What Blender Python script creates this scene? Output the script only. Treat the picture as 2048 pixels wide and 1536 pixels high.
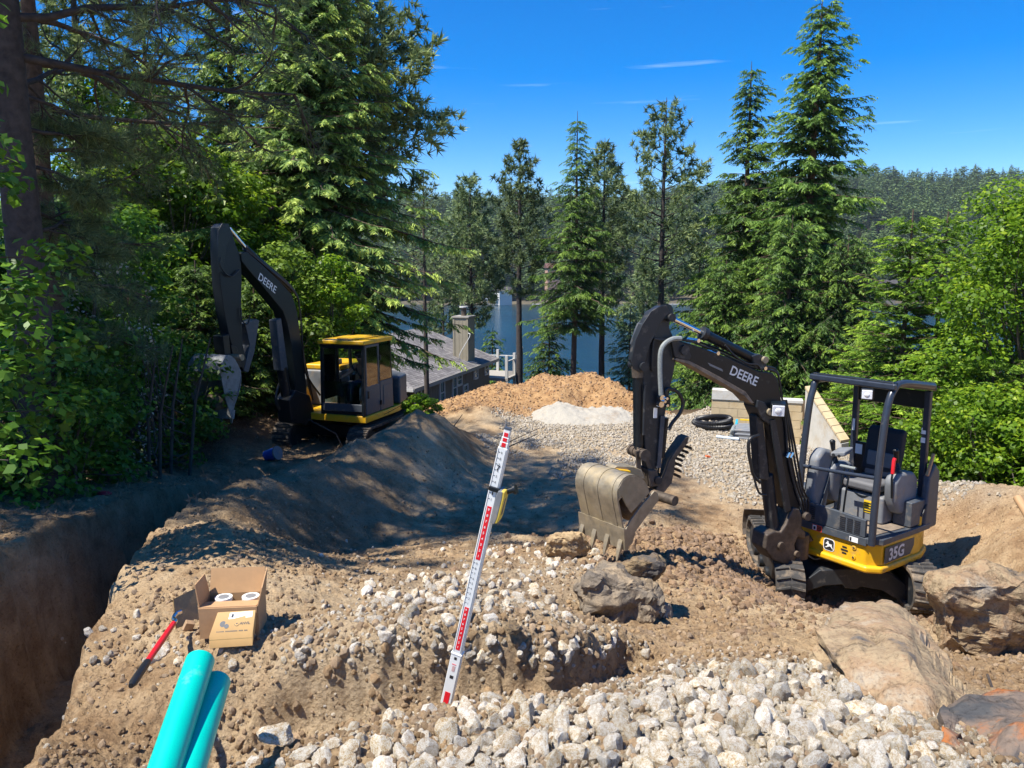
import bpy, bmesh, math, random
import numpy as np
from mathutils import Vector, Matrix, Euler, noise as mnoise
R = math.radians
sc = bpy.context.scene
COL = sc.collection
for o in list(bpy.data.objects): bpy.data.objects.remove(o)

# ---------------------------------------------------------------- camera, sky, sun, exposure
CAM_H = 3.7
FPX = 1500.0                      # focal length in pixels of the 2048 px wide photograph
TP = 228 / 1500.0                 # tangent of the downward pitch
cd = bpy.data.cameras.new('camera'); cam = bpy.data.objects.new('camera', cd); COL.objects.link(cam)
cam.location = (0, 0, CAM_H); cam.rotation_euler = (math.pi / 2 - math.atan(TP), 0, 0)
cd.sensor_width = 36; cd.lens = 36 * FPX / 2048; cd.clip_start = 0.05; cd.clip_end = 6000
sc.camera = cam
SUN_EL, LIGHT_DIR = R(61), Vector((0.90, 0.43, 0)).normalized()      # direction the light travels, on the ground
tosun = -LIGHT_DIR * math.cos(SUN_EL) + Vector((0, 0, math.sin(SUN_EL)))
w = bpy.data.worlds.new('World'); sc.world = w; w.use_nodes = True
nt = w.node_tree; nt.nodes.clear()
wo = nt.nodes.new('ShaderNodeOutputWorld'); bg = nt.nodes.new('ShaderNodeBackground')
sky = nt.nodes.new('ShaderNodeTexSky'); sky.sky_type = 'NISHITA'; sky.sun_disc = False
sky.sun_elevation = SUN_EL; sky.sun_rotation = math.atan2(tosun.x, tosun.y)
sky.altitude = 700; sky.air_density = 1.0; sky.dust_density = 0.05; sky.ozone_density = 3.0
hs = nt.nodes.new('ShaderNodeHueSaturation'); hs.inputs['Saturation'].default_value = 1.56; hs.inputs['Hue'].default_value = 0.511
hs.inputs['Value'].default_value = 1.0
tc = nt.nodes.new('ShaderNodeTexCoord'); mp = nt.nodes.new('ShaderNodeMapping'); mp.inputs['Scale'].default_value = (1.6, 1.6, 34)
nz = nt.nodes.new('ShaderNodeTexNoise'); nz.inputs['Scale'].default_value = 1.9; nz.inputs['Detail'].default_value = 6; nz.inputs['Roughness'].default_value = 0.55
rp = nt.nodes.new('ShaderNodeValToRGB'); rp.color_ramp.elements[0].position = 0.63; rp.color_ramp.elements[1].position = 0.86
rp.color_ramp.elements[1].color = (0.32, 0.32, 0.32, 1)
mx = nt.nodes.new('ShaderNodeMix'); mx.data_type = 'RGBA'; mx.inputs['B'].default_value = (9, 10.5, 12, 1)
nt.links.new(tc.outputs['Generated'], mp.inputs['Vector']); nt.links.new(mp.outputs['Vector'], nz.inputs['Vector'])
nt.links.new(nz.outputs['Fac'], rp.inputs['Fac']); nt.links.new(rp.outputs['Color'], mx.inputs['Factor'])
nt.links.new(sky.outputs['Color'], hs.inputs['Color']); nt.links.new(hs.outputs['Color'], mx.inputs['A'])
nt.links.new(mx.outputs['Result'], bg.inputs['Color']); bg.inputs['Strength'].default_value = 0.105
nt.links.new(bg.outputs['Background'], wo.inputs['Surface'])
sd = bpy.data.lights.new('sun', 'SUN'); sd.energy = 4.6; sd.angle = R(0.53); sd.color = (1, 0.95, 0.87)
sun = bpy.data.objects.new('sun', sd); COL.objects.link(sun); sun.rotation_euler = (-tosun).to_track_quat('-Z', 'Y').to_euler()
sun.location = (0, 0, 60)
sc.view_settings.view_transform = 'Standard'; sc.view_settings.look = 'None'
sc.view_settings.exposure = 0.95; sc.view_settings.gamma = 1; sc.view_settings.use_curve_mapping = False
sc.cycles.volume_bounces = 0; sc.cycles.max_bounces = 6; sc.cycles.transparent_max_bounces = 16

# ---------------------------------------------------------------- helpers
_cp = math.cos(math.atan(TP)); _sp = math.sin(math.atan(TP))
def ray(u, v):
    s = (v - 768) / FPX; x = (u - 1024) / FPX
    return (x, _cp - s * _sp, -(_sp + s * _cp))
def atz(u, v, z):                 # point at height z seen at (u, v)
    r = ray(u, v); k = (z - CAM_H) / r[2]; return Vector((r[0] * k, r[1] * k, z))
def atY(u, v, Y):                 # point at distance Y seen at (u, v)
    r = ray(u, v); k = Y / r[1]; return Vector((r[0] * k, Y, CAM_H + r[2] * k))
class Plane:                      # a vertical plane through P along horizontal B; off = sideways offset (n)
    def __init__(s, P, B):
        s.P = Vector(P); s.B = Vector((B[0], B[1], 0)).normalized(); s.n = Vector((-s.B.y, s.B.x, 0))
    def __call__(s, u, v, off=0, shift=None):
        r = Vector(ray(u, v)); C = Vector((0, 0, CAM_H)); Q = s.P + s.n * off
        k = (Q - C).dot(s.n) / r.dot(s.n); p = C + r * k
        return p if shift is None else p + s.n * (shift - off)

def tag(o, label=None, cat=None, group=None, kind=None):
    if label: o['label'] = label
    if cat: o['category'] = cat
    if group: o['group'] = group
    if kind: o['kind'] = kind
    return o
def thing(name, label, cat, loc=(0, 0, 0), group=None):
    o = bpy.data.objects.new(name, None); COL.objects.link(o); o.location = loc; o.empty_display_size = 0.2
    return tag(o, label, cat, group)
def clean(o):
    return o

class MB:
    """collects shapes in world coordinates"""
    def __init__(s): s.v = []; s.f = []
    def add(s, vs, fs):
        n = len(s.v); s.v += [tuple(v) for v in vs]; s.f += [tuple(i + n for i in f) for f in fs]; return s
    def box(s, c, size, M=None):
        c = Vector(c); hx, hy, hz = size[0] / 2, size[1] / 2, size[2] / 2
        vs = [Vector((x, y, z)) for x in (-hx, hx) for y in (-hy, hy) for z in (-hz, hz)]
        if M is not None: vs = [M @ v for v in vs]
        return s.add([v + c for v in vs], [(0, 1, 3, 2), (4, 6, 7, 5), (0, 4, 5, 1), (2, 3, 7, 6), (0, 2, 6, 4), (1, 5, 7, 3)])
    def bar(s, a, b, w, h, up=(0, 0, 1)):
        a = Vector(a); b = Vector(b); d = (b - a).normalized(); u = Vector(up); sd_ = d.cross(u)
        if sd_.length < 1e-4: sd_ = d.cross(Vector((1, 0, 0)))
        sd_.normalize(); u = sd_.cross(d).normalized()
        vs = [p + sd_ * (x * w / 2) + u * (y * h / 2) for p in (a, b) for x, y in ((-1, -1), (1, -1), (1, 1), (-1, 1))]
        return s.add(vs, [(3, 2, 1, 0), (4, 5, 6, 7), (0, 1, 5, 4), (1, 2, 6, 5), (2, 3, 7, 6), (3, 0, 4, 7)])
    def tube(s, pts, r, n=10, caps=True, closed=False):
        pts = [Vector(p) for p in pts]; m = len(pts); rs = r if isinstance(r, (list, tuple)) else [r] * m
        ring = []; prev = None; base = len(s.v)
        for i, p in enumerate(pts):
            a = pts[(i - 1) % m] if (closed or i > 0) else p; b = pts[(i + 1) % m] if (closed or i < m - 1) else p
            d = (b - a).normalized()
            if prev is None:
                t = d.cross(Vector((0, 0, 1)));
                if t.length < 0.05: t = d.cross(Vector((1, 0, 0)))
            else: t = prev - d * prev.dot(d)
            t.normalize(); prev = t; bb = d.cross(t)
            for k in range(n):
                an = 2 * math.pi * k / n; s.v.append(tuple(p + (t * math.cos(an) + bb * math.sin(an)) * rs[i]))
        rng = range(m) if closed else range(m - 1)
        for i in rng:
            j = (i + 1) % m
            for k in range(n):
                k2 = (k + 1) % n
                s.f.append((base + i * n + k, base + i * n + k2, base + j * n + k2, base + j * n + k))
        if caps and not closed:
            s.f.append(tuple(base + k for k in range(n))[::-1]); s.f.append(tuple(base + (m - 1) * n + k for k in range(n)))
        return s
    def cyl(s, a, b, r, n=14): return s.tube([a, b], r, n)
    def prism(s, pts, ext):
        """closed polygon of 3-D points pushed along ext"""
        pts = [Vector(p) for p in pts]; ext = Vector(ext); n = len(pts)
        nn = Vector((0, 0, 0))
        for i in range(n):
            a, b = pts[i], pts[(i + 1) % n]; nn += a.cross(b)
        if nn.dot(ext) > 0: pts = pts[::-1]
        vs = pts + [p + ext for p in pts]
        fs = [tuple(range(n)), tuple(range(2 * n - 1, n - 1, -1))] + [(i, i + n, (i + 1) % n + n, (i + 1) % n) for i in range(n)]
        return s.add(vs, fs)
    def ell(s, c, r, n=12, m=8, M=None):
        c = Vector(c); vs = []; fs = []
        for i in range(m + 1):
            th = math.pi * i / m
            for k in range(n):
                ph = 2 * math.pi * k / n; p = Vector((r[0] * math.sin(th) * math.cos(ph), r[1] * math.sin(th) * math.sin(ph), r[2] * math.cos(th)))
                vs.append(c + (M @ p if M is not None else p))
        for i in range(m):
            for k in range(n): fs.append((i * n + k, (i + 1) * n + k, (i + 1) * n + (k + 1) % n, i * n + (k + 1) % n))
        return s.add(vs, fs)
def smooth_path(pts, k=6):
    pts = [Vector(p) for p in pts]; out = []
    P = [pts[0] * 2 - pts[1]] + pts + [pts[-1] * 2 - pts[-2]]
    for i in range(1, len(P) - 2):
        for j in range(k):
            t = j / k; a, b, c, d = P[i - 1], P[i], P[i + 1], P[i + 2]
            out.append(0.5 * ((2 * b) + (c - a) * t + (2 * a - 5 * b + 4 * c - d) * t * t + (-a + 3 * b - 3 * c + d) * t ** 3))
    out.append(pts[-1]); return out
def build(name, mb, m, parent=None, smooth=False, bevel=0, label=None, seg=2):
    me = bpy.data.meshes.new(name); 
    off = Vector((0, 0, 0))
    if parent is not None:
        off = parent.location.copy(); q = parent.parent
        while q is not None: off += q.location; q = q.parent
    me.from_pydata([tuple(Vector(v) - off) for v in mb.v], [], mb.f)
    bm = bmesh.new(); bm.from_mesh(me); bmesh.ops.remove_doubles(bm, verts=bm.verts, dist=1e-6)
    bmesh.ops.recalc_face_normals(bm, faces=bm.faces); bm.to_mesh(me); bm.free()
    me.materials.append(m)
    if smooth: me.polygons.foreach_set('use_smooth', [True] * len(me.polygons)); 
    o = bpy.data.objects.new(name, me); COL.objects.link(o)
    if parent is not None: o.parent = parent
    if smooth and bevel == 0:
        try: me.set_sharp_from_angle(angle=R(42))
        except Exception: pass
    if bevel:
        b = o.modifiers.new('bevel', 'BEVEL'); b.width = bevel; b.segments = seg; b.limit_method = 'ANGLE'; b.angle_limit = R(35)
        me.polygons.foreach_set('use_smooth', [True] * len(me.polygons))
        b.harden_normals = True
    if label: o['label'] = label
    return o
def single(name, mb, m, label, cat, loc, group=None, **k):
    """a top-level thing that is one mesh"""
    class _P: pass
    o = build(name, MBo(mb, loc), m, None, **k); o.location = loc
    return tag(o, label, cat, group)
def MBo(mb, loc):
    q = MB(); L = Vector(loc); q.v = [tuple(Vector(v) - L) for v in mb.v]; q.f = mb.f; return q
def np_mesh(name, V, F, m, col=None, smooth=False):
    V = np.asarray(V, dtype=np.float32); F = np.asarray(F, dtype=np.int32); k = F.shape[1]
    me = bpy.data.meshes.new(name); me.vertices.add(len(V)); me.vertices.foreach_set('co', V.ravel())
    me.loops.add(F.size); me.loops.foreach_set('vertex_index', F.ravel())
    me.polygons.add(len(F)); me.polygons.foreach_set('loop_start', np.arange(0, F.size, k, dtype=np.int32))
    try: me.polygons.foreach_set('loop_total', np.full(len(F), k, dtype=np.int32))
    except Exception: pass
    me.update(calc_edges=True)
    if smooth: me.polygons.foreach_set('use_smooth', np.ones(len(F), dtype=bool))
    if col is not None:
        a = me.attributes.new('tint', 'FLOAT', 'POINT'); a.data.foreach_set('value', np.asarray(col, dtype=np.float32))
    me.materials.append(m); me.validate(); return me
def link(name, me, parent=None, loc=(0, 0, 0), rz=0, scale=1):
    o = bpy.data.objects.new(name, me); COL.objects.link(o); o.location = loc; o.rotation_euler = (0, 0, rz)
    o.scale = (scale,) * 3 if not isinstance(scale, (tuple, list)) else scale
    if parent: o.parent = parent
    return o

# ---------------------------------------------------------------- materials
def mat(name):
    m = bpy.data.materials.new(name); m.use_nodes = True; return m, m.node_tree, m.node_tree.nodes['Principled BSDF']
def N(t, kind, **k):
    n = t.nodes.new(kind)
    for a, b in k.items():
        if a in n.inputs: n.inputs[a].default_value = b
        else: setattr(n, a, b)
    return n
def ramp(t, stops):
    n = t.nodes.new('ShaderNodeValToRGB'); e = n.color_ramp.elements
    while len(e) < len(stops): e.new(0.5)
    for i, (p, c) in enumerate(stops): e[i].position = p; e[i].color = (c[0], c[1], c[2], 1) if len(c) > 2 else c
    return n
def coords(t, kind='Object'):
    return t.nodes.new('ShaderNodeTexCoord').outputs[kind]
def simple(name, col, rough=0.5, metal=0, var=0.12, scale=12, bump=0.0, dirt=None, dirt_amt=0.4, spec=0.5, dscale=5):
    m, t, b = mat(name); c = coords(t)
    n1 = N(t, 'ShaderNodeTexNoise', Scale=scale, Detail=6, Roughness=0.6); t.links.new(c, n1.inputs['Vector'])
    lo = [x * (1 - var) for x in col]; hi = [min(1, x * (1 + var)) for x in col]
    r1 = ramp(t, [(0.3, lo), (0.7, hi)]); t.links.new(n1.outputs['Fac'], r1.inputs['Fac']); out = r1.outputs['Color']
    rr = N(t, 'ShaderNodeMapRange'); rr.inputs['To Min'].default_value = max(0.02, rough - 0.08); rr.inputs['To Max'].default_value = min(1, rough + 0.1)
    t.links.new(n1.outputs['Fac'], rr.inputs['Value']); ro = rr.outputs['Result']
    if dirt:
        n2 = N(t, 'ShaderNodeTexNoise', Scale=dscale, Detail=9, Roughness=0.68); t.links.new(c, n2.inputs['Vector'])
        r2 = ramp(t, [(0.62 - dirt_amt * 0.35, (0, 0, 0)), (0.78 - dirt_amt * 0.2, (1, 1, 1))]); t.links.new(n2.outputs['Fac'], r2.inputs['Fac'])
        mx_ = N(t, 'ShaderNodeMix', data_type='RGBA'); mx_.inputs['B'].default_value = (*dirt, 1)
        ms = N(t, 'ShaderNodeMath', operation='MULTIPLY'); ms.inputs[1].default_value = 0.85; t.links.new(r2.outputs['Color'], ms.inputs[0])
        t.links.new(ms.outputs[0], mx_.inputs['Factor']); t.links.new(out, mx_.inputs['A']); out = mx_.outputs['Result']
        m2 = N(t, 'ShaderNodeMix', data_type='FLOAT'); t.links.new(ms.outputs[0], m2.inputs['Factor']); t.links.new(ro, m2.inputs['A']); m2.inputs['B'].default_value = 0.9
        ro = m2.outputs['Result']
    t.links.new(out, b.inputs['Base Color']); t.links.new(ro, b.inputs['Roughness'])
    b.inputs['Metallic'].default_value = metal; b.inputs['Specular IOR Level'].default_value = spec
    if bump:
        bp = N(t, 'ShaderNodeBump', Strength=0.6, Distance=bump); t.links.new(n1.outputs['Fac'], bp.inputs['Height']); t.links.new(bp.outputs['Normal'], b.inputs['Normal'])
    return m
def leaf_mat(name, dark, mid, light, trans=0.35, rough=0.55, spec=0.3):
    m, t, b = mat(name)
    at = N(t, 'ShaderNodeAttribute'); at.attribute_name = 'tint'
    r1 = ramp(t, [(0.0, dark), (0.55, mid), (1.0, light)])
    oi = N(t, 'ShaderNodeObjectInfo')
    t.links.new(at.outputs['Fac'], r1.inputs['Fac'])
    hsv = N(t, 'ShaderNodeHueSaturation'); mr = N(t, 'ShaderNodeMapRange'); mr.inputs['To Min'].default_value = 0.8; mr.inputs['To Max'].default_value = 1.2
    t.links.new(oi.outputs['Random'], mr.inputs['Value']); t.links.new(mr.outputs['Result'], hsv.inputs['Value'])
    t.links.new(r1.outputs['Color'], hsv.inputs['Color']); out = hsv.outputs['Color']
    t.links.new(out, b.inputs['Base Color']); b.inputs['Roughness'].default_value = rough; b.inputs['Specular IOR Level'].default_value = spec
    tr = N(t, 'ShaderNodeBsdfTranslucent'); t.links.new(out, tr.inputs['Color'])
    ms = N(t, 'ShaderNodeMixShader'); ms.inputs['Fac'].default_value = trans
    o = t.nodes['Material Output']; t.links.new(b.outputs['BSDF'], ms.inputs[1]); t.links.new(tr.outputs['BSDF'], ms.inputs[2]); t.links.new(ms.outputs['Shader'], o.inputs['Surface'])
    return m

def ground_mat():
    m, t, b = mat('site_soil'); c = N(t, 'ShaderNodeNewGeometry').outputs['Position']
    big = N(t, 'ShaderNodeTexNoise', Scale=0.55, Detail=5, Roughness=0.6); med = N(t, 'ShaderNodeTexNoise', Scale=4.5, Detail=8, Roughness=0.65)
    fine = N(t, 'ShaderNodeTexNoise', Scale=38, Detail=8, Roughness=0.7); grit = N(t, 'ShaderNodeTexVoronoi', Scale=42.0)
    for n in (big, med, fine, grit): t.links.new(c, n.inputs['Vector'])
    soil = ramp(t, [(0.33, (0.17, 0.10, 0.052)), (0.44, (0.31, 0.20, 0.105)), (0.53, (0.44, 0.31, 0.175)), (0.66, (0.54, 0.41, 0.255))])
    add = N(t, 'ShaderNodeMath', operation='ADD'); m1 = N(t, 'ShaderNodeMath', operation='MULTIPLY'); m1.inputs[1].default_value = 0.55
    m2 = N(t, 'ShaderNodeMath', operation='MULTIPLY'); m2.inputs[1].default_value = 0.45
    t.links.new(big.outputs['Fac'], m1.inputs[0]); t.links.new(med.outputs['Fac'], m2.inputs[0]); t.links.new(m1.outputs[0], add.inputs[0]); t.links.new(m2.outputs[0], add.inputs[1])
    t.links.new(add.outputs[0], soil.inputs['Fac'])
    # zones written on the mesh: tint = 0 soil, gravelly 1, grass 2 as separate attributes
    def attr(nm):
        a = N(t, 'ShaderNodeAttribute'); a.attribute_name = nm; return a.outputs['Fac']
    def blend(fac, A, Bc):
        x = N(t, 'ShaderNodeMix', data_type='RGBA'); t.links.new(fac, x.inputs['Factor']); t.links.new(A, x.inputs['A'])
        if isinstance(Bc, tuple): x.inputs['B'].default_value = (*Bc, 1)
        else: t.links.new(Bc, x.inputs['B'])
        return x.outputs['Result']
    orange = ramp(t, [(0.35, (0.30, 0.165, 0.075)), (0.6, (0.46, 0.285, 0.135))]); t.links.new(med.outputs['Fac'], orange.inputs['Fac'])
    grav = ramp(t, [(0.25, (0.22, 0.18, 0.125)), (0.5, (0.36, 0.31, 0.225)), (0.75, (0.52, 0.47, 0.37))]); t.links.new(fine.outputs['Fac'], grav.inputs['Fac'])
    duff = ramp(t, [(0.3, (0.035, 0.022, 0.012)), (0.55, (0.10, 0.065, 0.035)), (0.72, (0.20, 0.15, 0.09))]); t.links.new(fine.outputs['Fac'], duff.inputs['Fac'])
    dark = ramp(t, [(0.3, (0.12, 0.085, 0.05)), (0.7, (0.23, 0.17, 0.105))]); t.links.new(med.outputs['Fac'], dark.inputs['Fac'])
    col = blend(attr('orange'), soil.outputs['Color'], orange.outputs['Color'])
    col = blend(attr('gravel'), col, grav.outputs['Color'])
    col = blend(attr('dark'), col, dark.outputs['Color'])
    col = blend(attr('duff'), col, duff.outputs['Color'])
    # darker specks and pale stones
    sp = ramp(t, [(0.32, (0.45, 0.40, 0.35)), (0.44, (0.95, 0.95, 0.95)), (0.58, (1.05, 1.05, 1.05)), (0.68, (1.35, 1.33, 1.28))]); t.links.new(fine.outputs['Fac'], sp.inputs['Fac'])
    mul = N(t, 'ShaderNodeMix', data_type='RGBA', blend_type='MULTIPLY'); mul.inputs['Factor'].default_value = 0.8
    t.links.new(col, mul.inputs['A']); t.links.new(sp.outputs['Color'], mul.inputs['B'])
    t.links.new(mul.outputs['Result'], b.inputs['Base Color']); b.inputs['Roughness'].default_value = 0.95; b.inputs['Specular IOR Level'].default_value = 0.15
    b1 = N(t, 'ShaderNodeBump', Strength=1.0, Distance=0.035); t.links.new(fine.outputs['Fac'], b1.inputs['Height'])
    b2 = N(t, 'ShaderNodeBump', Strength=0.55, Distance=0.012, invert=True); t.links.new(grit.outputs['Distance'], b2.inputs['Height']); t.links.new(b1.outputs['Normal'], b2.inputs['Normal'])
    t.links.new(b2.outputs['Normal'], b.inputs['Normal']); return m

def rock_mat(name, stops, scale=9, bump=0.02, sat=(0.75, 1.3), cracks=0):
    m, t, b = mat(name); c = coords(t)
    oi = N(t, 'ShaderNodeObjectInfo'); ad = N(t, 'ShaderNodeVectorMath', operation='ADD'); t.links.new(c, ad.inputs[0])
    sc_ = N(t, 'ShaderNodeMath', operation='MULTIPLY'); sc_.inputs[1].default_value = 30; t.links.new(oi.outputs['Random'], sc_.inputs[0]); t.links.new(sc_.outputs[0], ad.inputs[1])
    n1 = N(t, 'ShaderNodeTexNoise', Scale=scale, Detail=9, Roughness=0.68); n2 = N(t, 'ShaderNodeTexNoise', Scale=scale * 5, Detail=6, Roughness=0.7)
    n0 = N(t, 'ShaderNodeTexNoise', Scale=scale * 0.25, Detail=3)
    for n in (n1, n2, n0): t.links.new(ad.outputs[0], n.inputs['Vector'])
    r1 = ramp(t, stops); a1 = N(t, 'ShaderNodeMath', operation='MULTIPLY_ADD'); a1.inputs[1].default_value = 0.6
    mr = N(t, 'ShaderNodeMath', operation='MULTIPLY'); mr.inputs[1].default_value = 0.4; t.links.new(n0.outputs['Fac'], mr.inputs[0])
    t.links.new(n1.outputs['Fac'], a1.inputs[0]); t.links.new(mr.outputs[0], a1.inputs[2]); t.links.new(a1.outputs[0], r1.inputs['Fac'])
    hsv = N(t, 'ShaderNodeHueSaturation'); mr2 = N(t, 'ShaderNodeMapRange'); mr2.inputs['To Min'].default_value = 0.66; mr2.inputs['To Max'].default_value = 1.10
    wn = N(t, 'ShaderNodeTexWhiteNoise', noise_dimensions='1D'); t.links.new(oi.outputs['Random'], wn.inputs['W'])
    mr3 = N(t, 'ShaderNodeMapRange'); mr3.inputs['To Min'].default_value = sat[0]; mr3.inputs['To Max'].default_value = sat[1]; t.links.new(wn.outputs['Value'], mr3.inputs['Value'])
    t.links.new(oi.outputs['Random'], mr2.inputs['Value']); t.links.new(mr2.outputs['Result'], hsv.inputs['Value']); t.links.new(mr3.outputs['Result'], hsv.inputs['Saturation'])
    t.links.new(r1.outputs['Color'], hsv.inputs['Color']); colr = hsv.outputs['Color']
    gr = N(t, 'ShaderNodeTexNoise', Scale=scale * 11, Detail=4, Roughness=0.75); t.links.new(ad.outputs[0], gr.inputs['Vector']); rg = ramp(t, [(0.33, (0.50, 0.48, 0.46)), (0.47, (1, 1, 1)), (0.62, (1.12, 1.12, 1.1))]); t.links.new(gr.outputs['Fac'], rg.inputs['Fac'])
    mg = N(t, 'ShaderNodeMix', data_type='RGBA', blend_type='MULTIPLY'); mg.inputs['Factor'].default_value = 0.85; t.links.new(colr, mg.inputs['A']); t.links.new(rg.outputs['Color'], mg.inputs['B']); colr = mg.outputs['Result']
    if cracks:
        dn = N(t, 'ShaderNodeMix', data_type='RGBA', blend_type='LINEAR_LIGHT'); dn.inputs['Factor'].default_value = 0.16; t.links.new(ad.outputs[0], dn.inputs['A']); t.links.new(n1.outputs['Color'], dn.inputs['B'])
        mp_ = N(t, 'ShaderNodeMapping'); mp_.inputs['Scale'].default_value = (1, 1.4, 1.1); mp_.inputs['Rotation'].default_value = (0.4, 0.3, 0.7); t.links.new(dn.outputs['Result'], mp_.inputs['Vector'])
        vo = N(t, 'ShaderNodeTexVoronoi', feature='DISTANCE_TO_EDGE', Scale=cracks); t.links.new(mp_.outputs['Vector'], vo.inputs['Vector']); rc_ = ramp(t, [(0.0, (0.22, 0.2, 0.18)), (0.02, (0.9, 0.9, 0.9)), (0.05, (1, 1, 1))]); t.links.new(vo.outputs['Distance'], rc_.inputs['Fac'])
        mc = N(t, 'ShaderNodeMix', data_type='RGBA', blend_type='MULTIPLY'); mc.inputs['Factor'].default_value = 0.28; t.links.new(colr, mc.inputs['A']); t.links.new(rc_.outputs['Color'], mc.inputs['B']); colr = mc.outputs['Result']
    t.links.new(colr, b.inputs['Base Color'])
    b.inputs['Roughness'].default_value = 0.93; b.inputs['Specular IOR Level'].default_value = 0.2
    mb_ = N(t, 'ShaderNodeMath', operation='MULTIPLY_ADD'); mb_.inputs[1].default_value = 0.45; t.links.new(n2.outputs['Fac'], mb_.inputs[0]); t.links.new(n1.outputs['Fac'], mb_.inputs[2])
    bp = N(t, 'ShaderNodeBump', Strength=0.8, Distance=bump); t.links.new(mb_.outputs[0], bp.inputs['Height'])
    if cracks:
        b3 = N(t, 'ShaderNodeBump', Strength=0.5, Distance=bump * 0.5); t.links.new(rc_.outputs['Color'], b3.inputs['Height']); t.links.new(bp.outputs['Normal'], b3.inputs['Normal']); bp = b3
    t.links.new(bp.outputs['Normal'], b.inputs['Normal'])
    return m
def glass_mat(name, tint=(0.75, 0.85, 0.85), refl=0.12):
    m, t, b = mat(name); t.nodes.remove(b); o = t.nodes['Material Output']
    tr = N(t, 'ShaderNodeBsdfTransparent'); tr.inputs['Color'].default_value = (*tint, 1); gl = N(t, 'ShaderNodeBsdfGlossy'); gl.inputs['Roughness'].default_value = 0.05
    fr = N(t, 'ShaderNodeFresnel'); fr.inputs['IOR'].default_value = 1.5; ad = N(t, 'ShaderNodeMath', operation='ADD'); ad.inputs[1].default_value = refl
    ms = N(t, 'ShaderNodeMixShader'); t.links.new(fr.outputs[0], ad.inputs[0]); t.links.new(ad.outputs[0], ms.inputs['Fac'])
    t.links.new(tr.outputs[0], ms.inputs[1]); t.links.new(gl.outputs[0], ms.inputs[2]); t.links.new(ms.outputs[0], o.inputs['Surface']); return m
M = {}
M['soil'] = ground_mat()
DUST = (0.36, 0.27, 0.17)
M['black'] = simple('black_paint', (0.006, 0.009, 0.012), 0.36, spec=0.35, dirt=(0.10, 0.09, 0.08), dirt_amt=0.10, dscale=9)
M['blackdusty'] = simple('dusty_black_paint', (0.018, 0.021, 0.025), 0.45, spec=0.4, dirt=(0.15, 0.13, 0.105), dirt_amt=0.22, dscale=11)
M['dustflange'] = simple('dust_covered_paint', (0.20, 0.155, 0.11), 0.85, var=0.35, dirt=(0.05, 0.045, 0.04), dirt_amt=0.25)
M['gray'] = simple('charcoal_grey_plastic', (0.055, 0.065, 0.078), 0.5, dirt=(0.2, 0.17, 0.13), dirt_amt=0.28, dscale=8)
M['tubep'] = simple('blue_black_tube_paint', (0.026, 0.034, 0.05), 0.3, dirt=(0.2, 0.18, 0.16), dirt_amt=0.05)
M['midgray'] = simple('mid_grey_plastic', (0.17, 0.18, 0.19), 0.55, dirt=DUST, dirt_amt=0.25)
M['yellow'] = simple('yellow_machine_paint', (0.72, 0.40, 0.012), 0.35, var=0.06, dirt=(0.36, 0.24, 0.10), dirt_amt=0.30, dscale=8)
M['steel'] = simple('worn_bucket_steel', (0.30, 0.255, 0.18), 0.5, metal=0.45, var=0.3, scale=10, bump=0.003, dirt=(0.40, 0.31, 0.17), dirt_amt=0.4, dscale=4)
M['darksteel'] = simple('dirty_brown_steel', (0.085, 0.066, 0.05), 0.6, metal=0.3, var=0.4, scale=18, bump=0.004, dirt=(0.24, 0.17, 0.11), dirt_amt=0.3)
M['chrome'] = simple('hydraulic_chrome', (0.75, 0.75, 0.75), 0.15, metal=1, var=0.03)
M['rubber'] = simple('track_rubber', (0.05, 0.047, 0.043), 0.85, var=0.3, bump=0.004, dirt=(0.30, 0.225, 0.145), dirt_amt=0.42, dscale=7)
M['hose'] = simple('black_hose_rubber', (0.012, 0.012, 0.013), 0.45, var=0.2)
M['greyhose'] = simple('grey_sleeve_hose', (0.22, 0.24, 0.23), 0.6, var=0.2, bump=0.003, scale=60)
M['seat'] = simple('black_seat_cloth', (0.012, 0.014, 0.02), 0.8, var=0.2, bump=0.002, scale=50)
M['seatgrey'] = simple('grey_seat_vinyl', (0.12, 0.12, 0.125), 0.65, var=0.12)
M['white'] = simple('white_enamel', (0.8, 0.8, 0.78), 0.4, var=0.05)
M['silvertext'] = simple('silver_lettering', (0.62, 0.64, 0.64), 0.4, var=0.05)
M['red'] = simple('red_plastic', (0.62, 0.012, 0.02), 0.35, var=0.08)
M['rodred'] = simple('rod_red_ink', (0.70, 0.008, 0.02), 0.45, var=0.05)
M['rodwhite'] = simple('rod_white_plastic', (0.72, 0.73, 0.70), 0.4, var=0.04, dirt=(0.5, 0.45, 0.35), dirt_amt=0.02)
M['ink'] = simple('black_ink', (0.02, 0.02, 0.022), 0.5)
M['teal'] = simple('teal_plastic_pipe', (0.0, 0.50, 0.385), 0.33, var=0.05, scale=5, dirt=(0.25, 0.5, 0.42), dirt_amt=0.0, dscale=3)
M['card'] = simple('brown_cardboard', (0.44, 0.26, 0.125), 0.85, var=0.08, scale=24, bump=0.001)
M['cardin'] = simple('inner_cardboard', (0.40, 0.235, 0.11), 0.88, var=0.07, scale=20)
M['cardprint'] = simple('printed_carton', (0.52, 0.32, 0.12), 0.7, var=0.06)
M['roof'] = None
M['lamp'] = simple('lamp_lens', (0.78, 0.80, 0.82), 0.2, metal=0.0, var=0.12, scale=60)
M['glass'] = glass_mat('cab_glass', (0.62, 0.76, 0.74), 0.10)
M['winglass'] = simple('dark_window_glass', (0.05, 0.07, 0.075), 0.08, var=0.3, spec=0.8)
M['bark'] = simple('conifer_bark', (0.10, 0.065, 0.045), 0.95, var=0.5, scale=14, bump=0.03)
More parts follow.
